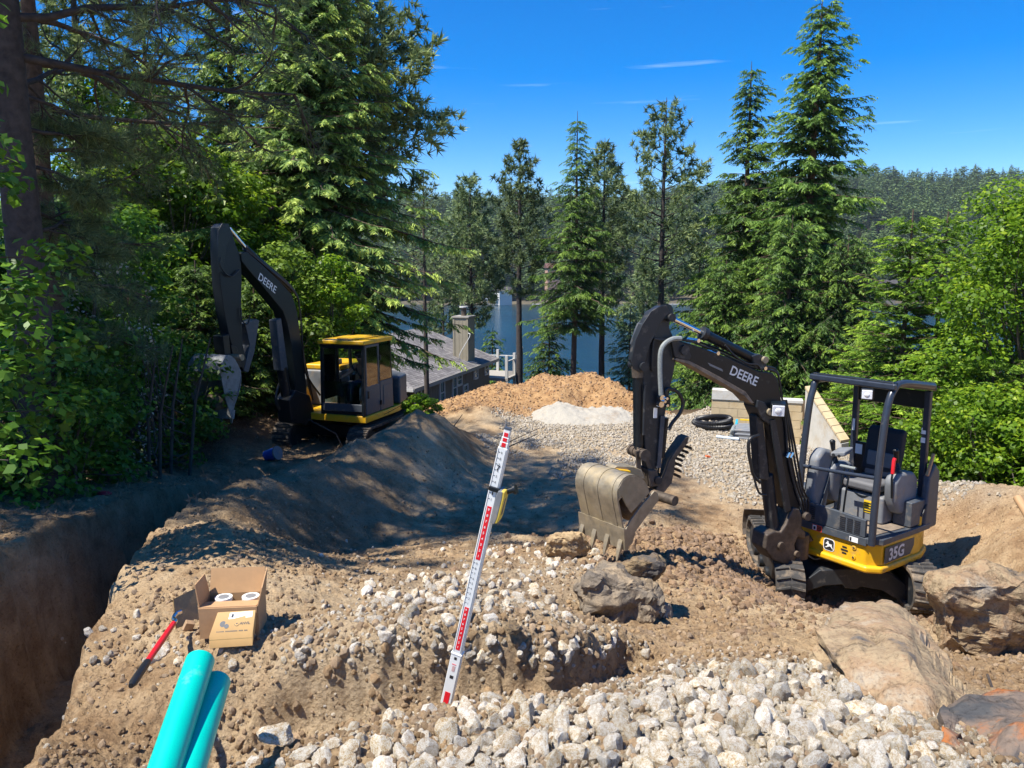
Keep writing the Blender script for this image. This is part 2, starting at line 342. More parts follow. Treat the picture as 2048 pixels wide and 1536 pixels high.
M['pinebark'] = simple('ponderosa_bark', (0.055, 0.044, 0.038), 0.95, var=0.5, scale=10, bump=0.03)
M['twig'] = simple('grey_twig', (0.075, 0.06, 0.048), 0.95, var=0.3)
M['spruce'] = leaf_mat('spruce_needles', (0.027, 0.067, 0.023), (0.134, 0.230, 0.055), (0.512, 0.621, 0.127), 0.34)
M['fir'] = leaf_mat('fir_needles', (0.029, 0.069, 0.016), (0.113, 0.206, 0.032), (0.265, 0.388, 0.052), 0.34)
M['brightfir'] = leaf_mat('bright_fir_needles', (0.045, 0.095, 0.010), (0.14, 0.26, 0.022), (0.38, 0.52, 0.05), 0.38)
M['pine'] = leaf_mat('pine_needles', (0.049, 0.086, 0.036), (0.183, 0.247, 0.095), (0.390, 0.460, 0.180), 0.26)
M['maple'] = leaf_mat('maple_leaves', (0.058, 0.132, 0.008), (0.187, 0.330, 0.018), (0.490, 0.594, 0.040), 0.5, 0.45)
M['shrub'] = leaf_mat('shrub_leaves', (0.061, 0.115, 0.013), (0.171, 0.276, 0.026), (0.390, 0.506, 0.063), 0.42, 0.5)
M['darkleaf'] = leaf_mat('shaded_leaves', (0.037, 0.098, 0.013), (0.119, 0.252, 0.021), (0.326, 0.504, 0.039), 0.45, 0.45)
M['blossom'] = leaf_mat('pale_blossom', (0.200, 0.200, 0.150), (0.400, 0.400, 0.320), (0.620, 0.600, 0.500), 0.3)
M['farfir'] = leaf_mat('far_forest_needles', (0.046, 0.088, 0.032), (0.113, 0.175, 0.058), (0.225, 0.288, 0.086), 0.15)
M['rock'] = rock_mat('crushed_limestone', [(0.34, (0.40, 0.27, 0.15)), (0.42, (0.54, 0.40, 0.25)), (0.48, (0.66, 0.56, 0.40)), (0.56, (0.80, 0.75, 0.65)), (0.72, (0.76, 0.71, 0.61))], 13, 0.016, (0.7, 1.2))
M['clod'] = rock_mat('soil_clods', [(0.3, (0.24, 0.155, 0.085)), (0.5, (0.38, 0.26, 0.15)), (0.7, (0.48, 0.36, 0.22))], 9, 0.01, (0.85, 1.08))
M['boulder'] = rock_mat('grey_brown_boulder', [(0.32, (0.07, 0.07, 0.07)), (0.41, (0.16, 0.14, 0.12)), (0.46, (0.31, 0.22, 0.13)), (0.52, (0.40, 0.30, 0.18)), (0.58, (0.36, 0.24, 0.14)), (0.64, (0.42, 0.34, 0.24)), (0.72, (0.20, 0.20, 0.20))], 5, 0.05, (0.95, 1.1), 2.4)
M['darkboulder'] = rock_mat('dark_basalt_boulder', [(0.3, (0.09, 0.085, 0.08)), (0.48, (0.21, 0.175, 0.135)), (0.58, (0.36, 0.28, 0.19)), (0.72, (0.27, 0.26, 0.24))], 6, 0.03, (0.9, 1.1), 3)
M['rustboulder'] = rock_mat('rust_stained_rock', [(0.34, (0.10, 0.10, 0.10)), (0.44, (0.27, 0.20, 0.15)), (0.50, (0.48, 0.16, 0.04)), (0.56, (0.50, 0.19, 0.045)), (0.62, (0.45, 0.34, 0.22)), (0.75, (0.30, 0.29, 0.28))], 3.5, 0.03, (0.95, 1.05), 2)
# ---------------------------------------------------------------- noise
_rng = np.random.RandomState(7); _P = _rng.permutation(512); _P = np.concatenate([_P, _P]); _G = _rng.uniform(-1, 1, (512, 2)); _G /= np.linalg.norm(_G, axis=1)[:, None]
def perlin(x, y):
    xi = np.floor(x).astype(int); yi = np.floor(y).astype(int); fx = x - xi; fy = y - yi
    def g(ix, iy, dx, dy):
        h = _P[(_P[ix & 511] + iy) & 511]; gg = _G[h]; return gg[..., 0] * dx + gg[..., 1] * dy
    u = fx * fx * fx * (fx * (fx * 6 - 15) + 10); v = fy * fy * fy * (fy * (fy * 6 - 15) + 10)
    a = g(xi, yi, fx, fy); b = g(xi + 1, yi, fx - 1, fy); c = g(xi, yi + 1, fx, fy - 1); d = g(xi + 1, yi + 1, fx - 1, fy - 1)
    return (a + (b - a) * u) + ((c + (d - c) * u) - (a + (b - a) * u)) * v
def fbm(x, y, o=4, gain=0.5, ridge=False):
    s = 0; a = 1
    for i in range(o):
        n = perlin(x * 2 ** i + 17.3 * i, y * 2 ** i - 9.1 * i)
        if ridge: n = 0.5 - np.abs(n) * 1.6
        s = s + a * n; a *= gain
    return s
def sstep(a, b, x):
    t = np.clip((x - a) / (b - a), 0, 1); return t * t * (3 - 2 * t)

# ---------------------------------------------------------------- terrain heights
def slope_far(x, y):
    x = np.asarray(x, float); y = np.asarray(y, float)
    z = 0.0 - 0.27 * np.clip(y - 23, 0, None)
    z = np.where(y < 2, 2.1 + 0.05 * (2 - y), z)
    z = np.maximum(z, -19 + 0 * x)
    return z
CT = []                                  # (x, y, z) control points
def cp(*rows):
    for u, v, z in rows: p = atz(u, v, z); CT.append((p.x, p.y, z))
# foreground gravel ledge
cp((1024,1536,2.08),(1500,1536,2.12),(1900,1536,2.15),(2048,1536,2.12),(700,1536,2.0),(520,1536,1.85),(1024,1470,2.0),(1300,1470,2.02),
   (600,1490,1.88),(700,1470,1.86),(900,1418,1.86),(1100,1398,1.88),(1250,1382,1.86),(1400,1400,1.95),(1600,1440,2.02),(1800,1500,2.08),
   (1350,1330,1.72),(1500,1340,1.80),(1600,1330,1.78),(1480,1280,1.55),(1560,1270,1.5))
# floor of the small trench in front of the bank
cp((420,1540,1.32),(500,1510,1.38),(600,1465,1.48),(700,1442,1.56),(800,1420,1.62),(893,1396,1.69),(1000,1386,1.74),(1100,1378,1.75),(1200,1362,1.70),(1270,1340,1.6),(1320,1310,1.5))
# top of the bank
cp((230,1330,1.62),(330,1310,1.68),(450,1302,1.74),(600,1292,1.80),(750,1290,1.86),(900,1278,1.91),(1040,1272,1.90),(1150,1262,1.84),(1225,1250,1.66))
cp((180,1420,1.56),(120,1500,1.60),(300,1440,1.52),(250,1536,1.46),(100,1536,1.66),(150,1340,1.6),(215,1200,1.52),(255,1115,1.40),(330,1065,1.32))
# sunlit hill behind the box
cp((400,1275,1.75),(515,1270,1.75),(610,1235,1.72),(430,1040,1.58),(380,1075,1.52),(300,1150,1.58),(460,1100,1.62),(300,1220,1.64),(520,1085,1.42),(560,1110,1.40),
   (600,1180,1.60),(640,1140,1.2),(700,1200,1.58),(760,1140,1.15),(700,1120,0.9),(850,1140,1.1),(850,1200,1.55),(1000,1190,1.5),(1000,1140,1.1),(1130,1190,1.38),(1130,1130,1.0),
   (950,1100,0.72),(1080,1085,0.55),(1000,1070,0.36),(800,1100,0.6),(880,1085,0.45))
# boulder shelf, bucket ground, hole under the excavator
cp((1250,1120,0.80),(1330,1120,0.76),(1200,1180,1.30),(1240,1260,1.35),(1380,1280,1.36),(1400,1240,1.12),(1460,1190,0.85),(1400,1150,0.72),(1550,1240,1.05),(1480,1240,1.1),
   (1340,1060,0.55),(1420,1075,0.55),(1300,1030,0.25),(1500,1130,0.25),(1550,1200,0.72),(1620,1225,0.85),(1700,1228,0.80),(1780,1235,0.82),(1850,1255,0.85),
   (1900,1300,1.05),(2000,1290,1.1),(1640,1250,1.1),(1750,1290,1.3),(1900,1400,1.62),(2040,1375,1.5),(2040,1300,1.15),(1800,1380,1.72),(1950,1450,1.88))
CT += [(3.3,7.5,-0.05),(3.9,7.4,-0.1),(4.6,7.5,-0.1),(3.2,8.6,-0.1),(4.2,8.6,-0.12),(5.0,8.6,-0.1),(3.2,9.8,-0.05),(4.4,9.9,-0.05),(5.3,9.6,0.05),(3.9,6.9,0.05),(4.5,6.9,0.1)]
# dirt to the right of the excavator
cp((1880,1120,0.15),(1950,1150,0.45),(2040,1150,0.6),(1900,1050,0.35),(2000,1080,0.7),(1870,968,0.62),(1950,985,0.78),(2048,1012,0.9),(2048,1090,0.8),(2048,1200,0.85),(1960,1220,0.65))
CT += [(7.5,11.6,-0.1),(9,11,0.1),(11,11,0.2),(8,14,-0.8),(11,14,-0.8),(10,7,1.1),(8,5,1.5),(5,3,2.0),(5,1,2.2),(8,2,2.1),(12,4,1.8),(9,18,-2),(13,18,-2)]
# pad
for x, y in ((-1,10.5),(0.5,10),(2,10),(0,12),(2,12),(4,12),(5.5,11.5),(-0.5,14),(1,14),(3,14),(5,14),(0,16),(2,16),(4,16),(5.5,15),(1,18),(3,18),(2,19.5),(4.3,18.3),(-1.2,16.6)): CT.append((x, y, 0.03 * math.sin(x * 3 + y)))
CT += [(7.2,15,-0.05),(7.6,12.6,0.1),(8.6,16,-0.9),(5.5,19.5,-1.2),(7.5,19,-1.6)]
# far mound
for u, v, Y in ((900,850,17.2),(930,800,19.6),(960,778,20.4),(1000,764,20.8),(1035,778,21),(1080,750,21.2),(1130,757,21),(1190,746,20.6),(1235,765,20.2),(1262,790,19.6),(1290,810,19)):
    p = atY(u, v, Y); CT.append(tuple(p)); 
    if v < 800: CT.append((p.x, p.y + 1.1, p.z - 0.45)); CT.append((p.x * 1.02, p.y + 2.3, -1.1))
cp((940,862,0.1),(1000,835,0.12),(1080,818,0.12),(1180,812,0.15),(1262,818,0.1),(970,812,0.42),(1120,785,0.5))
cp((1380,830,0.25),(1420,815,0.3),(1340,845,0.05),(1480,870,0))
# spoil berm beside the left trench
for x, y, z in ((-3.0,8.0,1.12),(-3.15,9.4,1.05),(-2.95,10.6,1.0),(-2.5,11.8,1.0),(-2.1,12.8,1.02),(-1.75,13.8,1.12),(-1.5,14.6,0.9),(-1.2,15.6,0.35),
                (-2.55,7.3,1.05),(-2.3,8.6,0.25),(-2.2,7.8,0.6),(-1.9,9.6,0.08),(-1.5,10.8,0.06),(-1.0,12,0.05),(-0.7,13.2,0.03),(-0.5,14.6,0.03),
                (-3.45,9.8,0.75),(-3.4,11.2,0.5),(-3.2,12.4,0.3),(-3.0,13.6,0.15),(-2.7,15,0.0),(-2.3,16.5,-0.1)): CT.append((x, y, z))
# ground left of the trench, rising into the wood
for x, y, z in ((-4.3,5.2,1.35),(-4.4,6.6,1.25),(-4.8,8,1.05),(-5.1,9.5,0.85),(-5.2,11,0.5),(-5.2,12.5,0.2),(-5,14,0.0),(-5,15.5,-0.15),(-3.7,15.8,-0.15),(-4.5,18,-0.3),
                (-6,5,1.6),(-7,7,1.6),(-7,9,1.35),(-7.5,11.5,1.0),(-8,14,0.9),(-7,16,0.3),(-7,19,0.1),(-4,3,1.7),(-6,2,1.9),(-4,0,2.1),(0,0,2.1),(0,1,2.1),(3,0,2.1),(-2.6,1.5,1.9),
                (-12,8,2.2),(-12,14,1.8),(-12,20,1.2),(-18,10,2.6),(-18,20,1.6),(-10,24,0)): CT.append((x, y, z))
for x in range(-40, 41, 10):
    for y in (26, 32, 40): CT.append((x, y, float(slope_far(x, y))))
    for y in (-6, -16): CT.append((x, y, float(slope_far(x, y))))
for x in (-40, -28, 20, 30, 40):
    for y in (4, 12, 19): CT.append((x, y, 2.0 if x < 0 else -0.12 * (x - 12) + 1.0 - 0.14 * y))
CT = np.array(CT)
def _phi(r): return np.sqrt(r * r + 0.0025)
_D = np.linalg.norm(CT[:, None, :2] - CT[None, :, :2], axis=2); _A = _phi(_D) ; _A[np.diag_indices(len(CT))] += -0.02
_n = len(CT); _K = np.zeros((_n + 3, _n + 3)); _K[:_n, :_n] = _A; _Q = np.c_[np.ones(_n), CT[:, :2]]; _K[:_n, _n:] = _Q; _K[_n:, :_n] = _Q.T
_W = np.linalg.solve(_K, np.r_[CT[:, 2], 0, 0, 0])
def rbf(x, y):
    sh = x.shape; x = x.ravel(); y = y.ravel(); out = np.empty(len(x))
    for i in range(0, len(x), 20000):
        a, b = x[i:i + 20000], y[i:i + 20000]; r = np.sqrt((a[:, None] - CT[None, :, 0]) ** 2 + (b[:, None] - CT[None, :, 1]) ** 2)
        out[i:i + 20000] = _phi(r) @ _W[:_n] + _W[_n] + _W[_n + 1] * a + _W[_n + 2] * b
    return out.reshape(sh)
TR = np.array([(-2.3, 1.2, 0.5, 0.55), (-2.55, 2.6, 0.5, 0.35), (-2.95, 3.7, 0.52, 0.15), (-3.4, 5.0, 0.52, 0.0), (-3.85, 6.4, 0.5, -0.1), (-4.05, 8.0, 0.45, -0.2), (-4.2, 10, 0.42, -0.3), (-4.4, 12, 0.42, -0.4), (-4.55, 13.6, 0.3, -0.3)])
def trench(x, y):                 # signed distance past the trench edge, and floor height
    best = np.full(x.shape, 1e9); fl = np.zeros(x.shape)
    for i in range(len(TR) - 1):
        a, b = TR[i], TR[i + 1]; dx, dy = b[0] - a[0], b[1] - a[1]; t = np.clip(((x - a[0]) * dx + (y - a[1]) * dy) / (dx * dx + dy * dy), 0, 1)
        d = np.hypot(x - a[0] - t * dx, y - a[1] - t * dy) - (a[2] + (b[2] - a[2]) * t); m_ = d < best
        best = np.where(m_, d, best); fl = np.where(m_, a[3] + (b[3] - a[3]) * t, fl)
    return best, fl
FT2 = [tuple(atz(u, v, z)) for u, v, z in ((560, 1478, 1.46), (620, 1458, 1.48), (720, 1440, 1.54), (893, 1396, 1.66), (1000, 1388, 1.70), (1120, 1378, 1.70), (1230, 1358, 1.62), (1290, 1330, 1.5))]
def zones(x, y):
    """how gravelly, orange, dark and littered the ground is at (x, y)"""
    wob = 0.5 * fbm(x * 0.9 + 3, y * 0.9, 3)
    g = sstep(-0.1, 0.55, 0.75 * wob + 0.13 * (y - 12.2) + 0.10 * (x - 1.5)) * sstep(8.5, 9.5, y) * sstep(0, 0.6, 18.7 + 0.5 * wob + 0.25 * np.maximum(0, x - 2.5) - y) * sstep(-1.6, -0.6, x + wob - 0.08 * (y - 9)) * sstep(0.3, 1.2, 8.2 - x) * 0.62
    front = sstep(-0.1, 0.25, -1.0 + x + 0.35 * wob + 0.9 * (3.3 - y) + 0.6) * sstep(3.75, 3.3, y) * sstep(3.4, 2.8, x)
    mid = np.exp(-(((x + 0.35) / 0.9) ** 2 + ((y - 4.6) / 1.3) ** 2)) + 0.7 * np.exp(-(((x - 0.4) / 0.8) ** 2 + ((y - 6.2) / 0.9) ** 2))
    g = np.clip(np.maximum(np.maximum(g, 0.75 * front), 0.5 * mid), 0, 1)
    o = sstep(18.2, 19.0, y + 0.5 * wob + 0.28 * np.maximum(0, 0.9 - x)) * sstep(-3.5, -2, x) * sstep(26, 24, y) * sstep(5.5, 4.5, x)
    o = np.maximum(o, 0.35 * sstep(5.0, 5.8, x + wob) * sstep(3, 4, y) * sstep(14, 12, y)); o = np.maximum(o, 0.25 * np.exp(-(((x - 1.9) / 0.8) ** 2 + ((y - 7.8) / 1.6) ** 2)))
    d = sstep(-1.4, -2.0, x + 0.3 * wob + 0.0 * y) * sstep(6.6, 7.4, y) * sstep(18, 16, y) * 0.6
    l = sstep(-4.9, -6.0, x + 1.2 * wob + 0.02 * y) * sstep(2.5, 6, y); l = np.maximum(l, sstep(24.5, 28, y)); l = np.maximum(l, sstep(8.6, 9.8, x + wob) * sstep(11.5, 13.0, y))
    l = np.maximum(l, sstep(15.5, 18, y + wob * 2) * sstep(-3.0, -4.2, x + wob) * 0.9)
    return g, o, d, l
def height(x, y, detail=True):
    x = np.asarray(x, float); y = np.asarray(y, float); r = np.hypot(x, y)
    wx = x + 0.05 * fbm(x * 4, y * 4 + 5, 3); wy = y + 0.05 * fbm(x * 4 + 9, y * 4, 3)
    z = rbf(wx, wy); wf = sstep(27, 42, r); z = z * (1 - wf) + slope_far(x, y) * wf
    d, fl = trench(x + 0.10 * fbm(x * 2.5 + 31, y * 2.5, 3), y + 0.06 * fbm(x * 2.5, y * 2.5 + 12, 3))
    k = sstep(0.10, -0.16, d); z = z * (1 - k) + np.minimum(z, fl + 0.1 * fbm(x * 3, y * 3, 3)) * k
    d2 = np.full(x.shape, 1e9); f2 = np.zeros(x.shape); jx = x + 0.05 * fbm(x * 6, y * 6 + 7, 3); jy = y + 0.05 * fbm(x * 6 + 2, y * 6, 3)
    for i in range(len(FT2) - 1):
        a, b = FT2[i], FT2[i + 1]; dx, dy = b[0] - a[0], b[1] - a[1]; t = np.clip(((jx - a[0]) * dx + (jy - a[1]) * dy) / (dx * dx + dy * dy), 0, 1); q = np.hypot(jx - a[0] - t * dx, jy - a[1] - t * dy); m_ = q < d2; d2 = np.where(m_, q, d2); f2 = np.where(m_, a[2] + (b[2] - a[2]) * t, f2)
    k2 = sstep(0.19, 0.115, d2); z = z * (1 - k2) + np.minimum(z, f2 - 0.09) * k2
    if detail:
        wall = np.exp(-((d2 - 0.17) / 0.10) ** 2) + sstep(0.4, 0.0, np.abs(d)) * 0.7
        z = z + 0.035 * wall * fbm(x * 11, y * 11, 3, 0.6) + 0.02 * wall * fbm(x * 30, y * 30, 2)
        g, o, dk, l = zones(x, y)
        z = z + 0.045 * fbm(x * 1.3, y * 1.3, 3) * sstep(1, 5, r) + 0.02 * np.abs(fbm(x * 3.1 + 8, y * 3.1, 3)) * sstep(4, 8, r) + 0.030 * fbm(x * 5, y * 5, 3, 0.55) * np.clip(0.5 + 0.7 * o + 0.3 * g, 0, 1) + 0.016 * fbm(x * 17 + 4, y * 17, 3, 0.6, True) * (1 + 0.8 * o) + 0.012 * fbm(x * 34, y * 34 + 3, 2) * sstep(9, 4, r)
        z = z + np.where(r > 3, 0.05, 0.03) * np.maximum(0, fbm(x * 7 + 40, y * 7, 2) - 0.15) * (1 + 1.5 * o)
        # track ribs pressed into the shaded berm side
        z = z + dk * (0.018 * np.sin((y * 0.85 - x * 0.5) * 30 + 2 * fbm(x * 2, y * 2, 2)) * sstep(-0.2, 0.3, fbm(x * 0.8, y * 0.8, 2)) + 0.05 * fbm(x * 1.2 + y * 0.8, y * 6 - x * 4, 3) + 0.03 * fbm(x * 9, y * 9, 3))
        z = z + 0.30 * l * fbm(x * 0.6, y * 0.6, 3) * sstep(0, 1, -x - 5)
    return z
_th = np.concatenate([np.linspace(-180, -56, 28)[:-1], np.linspace(-56, -45, 20)[:-1], np.linspace(-45, 45, 560), np.linspace(45, 56, 20)[1:], np.linspace(56, 180, 28)[1:-1]])
_rr = np.concatenate([[0.02, 0.3, 0.7, 1.1], np.geomspace(1.4, 24, 560), np.geomspace(24.6, 135, 60)])
T_, R_ = np.meshgrid(np.radians(_th), _rr); X_ = R_ * np.sin(T_); Y_ = R_ * np.cos(T_); Z_ = height(X_, Y_)
# stream-lined lookup of finished heights
_thr = np.radians(_th)
def G(x, y):
    x = np.atleast_1d(np.asarray(x, float)); y = np.atleast_1d(np.asarray(y, float)); th = np.arctan2(x, y); r = np.clip(np.hypot(x, y), 0.03, 134)
    i = np.clip(np.searchsorted(_thr, th) - 1, 0, len(_thr) - 2); j = np.clip(np.searchsorted(_rr, r) - 1, 0, len(_rr) - 2)
    a = np.clip((th - _thr[i]) / (_thr[i + 1] - _thr[i]), 0, 1); b = (r - _rr[j]) / (_rr[j + 1] - _rr[j])
    return (Z_[j, i] * (1 - a) + Z_[j, i + 1] * a) * (1 - b) + (Z_[j + 1, i] * (1 - a) + Z_[j + 1, i + 1] * a) * b
def g1(x, y): return float(G(x, y)[0])
nr, nt_ = Z_.shape
idx = np.arange(nr * nt_).reshape(nr, nt_); idn = np.roll(idx, -1, axis=1)
F_ = np.stack([idx[:-1], idn[:-1], idn[1:], idx[1:]], axis=-1).reshape(-1, 4)[:, ::-1]
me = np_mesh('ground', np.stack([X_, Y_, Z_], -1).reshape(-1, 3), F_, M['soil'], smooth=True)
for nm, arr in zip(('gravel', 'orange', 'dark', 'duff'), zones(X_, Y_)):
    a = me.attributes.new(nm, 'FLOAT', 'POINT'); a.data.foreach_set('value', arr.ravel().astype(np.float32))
ground = tag(link('ground', me), 'churned tan soil, trenches and gravel pad of the building site', kind='structure')
def pxground(u, v):               # where the line of sight through (u, v) meets the ground
    r = Vector(ray(u, v)); C = Vector((0, 0, CAM_H)); a = 1.2
    ks = np.geomspace(1.0, 80, 1500); X = r.x * ks; Y = r.y * ks; Zr = CAM_H + r.z * ks; hit = np.nonzero(Zr < G(X, Y))[0]
    k = ks[hit[0]] if len(hit) else 80; return C + r * float(k)

# ---------------------------------------------------------------- lake, far hill and its forest
m, t, b = mat('lake_water'); c = N(t, 'ShaderNodeNewGeometry').outputs['Position']
mpn = N(t, 'ShaderNodeMapping'); mpn.inputs['Scale'].default_value = (0.5, 0.9, 1); t.links.new(c, mpn.inputs['Vector'])
nn = N(t, 'ShaderNodeTexNoise', Scale=0.9, Detail=5, Roughness=0.6); n3 = N(t, 'ShaderNodeTexNoise', Scale=0.03, Detail=3); t.links.new(mpn.outputs['Vector'], nn.inputs['Vector']); t.links.new(mpn.outputs['Vector'], n3.inputs['Vector'])
rw = ramp(t, [(0.4, (0.005, 0.030, 0.045)), (0.65, (0.008, 0.05, 0.07))]); t.links.new(n3.outputs['Fac'], rw.inputs['Fac']); t.links.new(rw.outputs['Color'], b.inputs['Base Color'])
b.inputs['Roughness'].default_value = 0.12; b.inputs['IOR'].default_value = 1.33
bp = N(t, 'ShaderNodeBump', Strength=1.0, Distance=0.35); t.links.new(nn.outputs['Fac'], bp.inputs['Height']); t.links.new(bp.outputs['Normal'], b.inputs['Normal'])
LAKE = -16.0
mb = MB(); mb.add([(-1500, 60, LAKE), (1500, 60, LAKE), (1500, 900, LAKE), (-1500, 900, LAKE)], [(0, 1, 2, 3)])
tag(build('lake', mb, m), 'dark blue lake between the wooded slopes', kind='structure')
mb = MB(); mb.add([(-1600, -300, LAKE - 4.2), (1600, -300, LAKE - 4.2), (1600, 1300, LAKE - 4.2), (-1600, 1300, LAKE - 4.2)], [(0, 1, 2, 3)])
M['lakebed'] = simple('lake_bed', (0.08, 0.07, 0.05), 0.9)
tag(build('lake_bed', mb, M['lakebed']), 'bed of the lake', kind='structure')
def hill_z(x, y):
    sh = 440 + 18 * fbm(x / 90, x * 0 + 2.2, 3) ; d = y - sh
    top = 62 + 26 * sstep(60, 420, x) + 10 * fbm(x / 160 + 3, y / 200, 3) + 6 * sstep(-100, -300, x)
    prof = 1.2 * sstep(-2, 4, d) + (top + 16) * (sstep(0, 470, d) * 0.72 + 0.28 * sstep(0, 150, d)); return np.where(d < -6, LAKE - 4, LAKE - 0.6 * (d < 0) + prof)
gx = np.linspace(-900, 1000, 190); gy = np.concatenate([np.linspace(405, 480, 40), np.linspace(490, 1250, 60)]); GX, GY = np.meshgrid(gx, gy); GZ = hill_z(GX, GY)
ii = np.arange(GX.size).reshape(GX.shape); FF = np.stack([ii[:-1, :-1], ii[:-1, 1:], ii[1:, 1:], ii[1:, :-1]], -1).reshape(-1, 4)
M['hill'] = simple('hill_floor', (0.09, 0.075, 0.045), 0.95, var=0.4, scale=0.06)
tag(link('hill', np_mesh('hill', np.stack([GX, GY, GZ], -1).reshape(-1, 3), FF, M['hill'], smooth=True)), 'wooded hill beyond the lake', kind='structure')

# ---------------------------------------------------------------- foliage builders
def rot_about(axis, ang, v):     # vectorised Rodrigues
    c = np.cos(ang)[:, None]; s = np.sin(ang)[:, None]; return v * c + np.cross(axis, v) * s + axis * (np.sum(axis * v, 1)[:, None]) * (1 - c)
def unit(v): return v / np.maximum(1e-9, np.linalg.norm(v, axis=1))[:, None]
def tris_from(P0, D, S, L, W, rs, tint):
    """one narrow triangle per row: base centre P0, direction D, side S, length L, width W"""
    n = len(P0); V = np.empty((n, 3, 3)); V[:, 0] = P0 - S * W[:, None] / 2; V[:, 1] = P0 + S * W[:, None] / 2; V[:, 2] = P0 + D * L[:, None]
    return V.reshape(-1, 3), np.arange(3 * n).reshape(-1, 3), np.repeat(tint, 3)
def sprays(B, D, L, rs, k=9, wid=0.22, spread=0.75, droop=0.35, flat=0.5, tint=None):
    """herring-bone twig sprays: B origins, D directions, L lengths"""
    n = len(B); Vs = []; Ts = []; up = np.tile([0, 0, 1.0], (n, 1)); side = unit(np.cross(D, up) + 1e-6)
    for i in range(k):
        f = (i + 0.3 + rs.uniform(-0.3, 0.3, n)) / k; sg = 1 if i % 2 else -1
        o = B + D * (L * f)[:, None] - up * (droop * 0.4 * L * f * f)[:, None]
        dd = unit(D * (0.55 + rs.uniform(-0.2, 0.2, n))[:, None] + side * (sg * spread * rs.uniform(0.5, 1.2, n))[:, None] - up * (droop * rs.uniform(0.0, 1.4, n))[:, None])
        ss = unit(np.cross(dd, unit(up * flat + rs.normal(0, 0.45, (n, 3)))) + 1e-6)
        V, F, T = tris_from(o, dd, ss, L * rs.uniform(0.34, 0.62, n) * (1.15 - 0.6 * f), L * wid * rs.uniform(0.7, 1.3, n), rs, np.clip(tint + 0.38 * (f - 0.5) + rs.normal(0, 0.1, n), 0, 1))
        Vs.append(V); Ts.append(T)
    V = np.concatenate(Vs); return V, np.arange(len(V)).reshape(-1, 3), np.concatenate(Ts)
def tube_np(path, rad, n=6):
    path = np.asarray(path, float); m = len(path); V = []; 
    for i in range(m):
        d = path[min(i + 1, m - 1)] - path[max(i - 1, 0)]; d = d / max(1e-9, np.linalg.norm(d)); a = np.cross(d, [0.31, 0.95, 0.1] if abs(d[2]) > 0.7 else [0, 0, 1]); a /= np.linalg.norm(a); b_ = np.cross(d, a)
        for k in range(n): an = 2 * math.pi * k / n; V.append(path[i] + (a * math.cos(an) + b_ * math.sin(an)) * rad[i])
    F = [(i * n + k, i * n + (k + 1) % n, (i + 1) * n + (k + 1) % n, (i + 1) * n + k) for i in range(m - 1) for k in range(n)]
    return np.array(V), np.array(F)
def join_np(parts):
    Vs, Fs, o = [], [], 0
    for V, F in parts: Vs.append(V); Fs.append(F + o); o += len(V)
    return np.concatenate(Vs), np.concatenate(Fs)
def trunk_np(rs, H, r, bend=0.02, n=10):
    k = 14; z = np.linspace(-0.8, H, k); x = np.cumsum(rs.normal(0, bend, k)) * H / 20; y = np.cumsum(rs.normal(0, bend, k)) * H / 20
    x -= x[1]; y -= y[1]; rr = r * (np.clip(1 - z / H, 0, 1) ** 0.8) + 0.012; rr[0] *= 1.5; return np.c_[x, y, z], rr
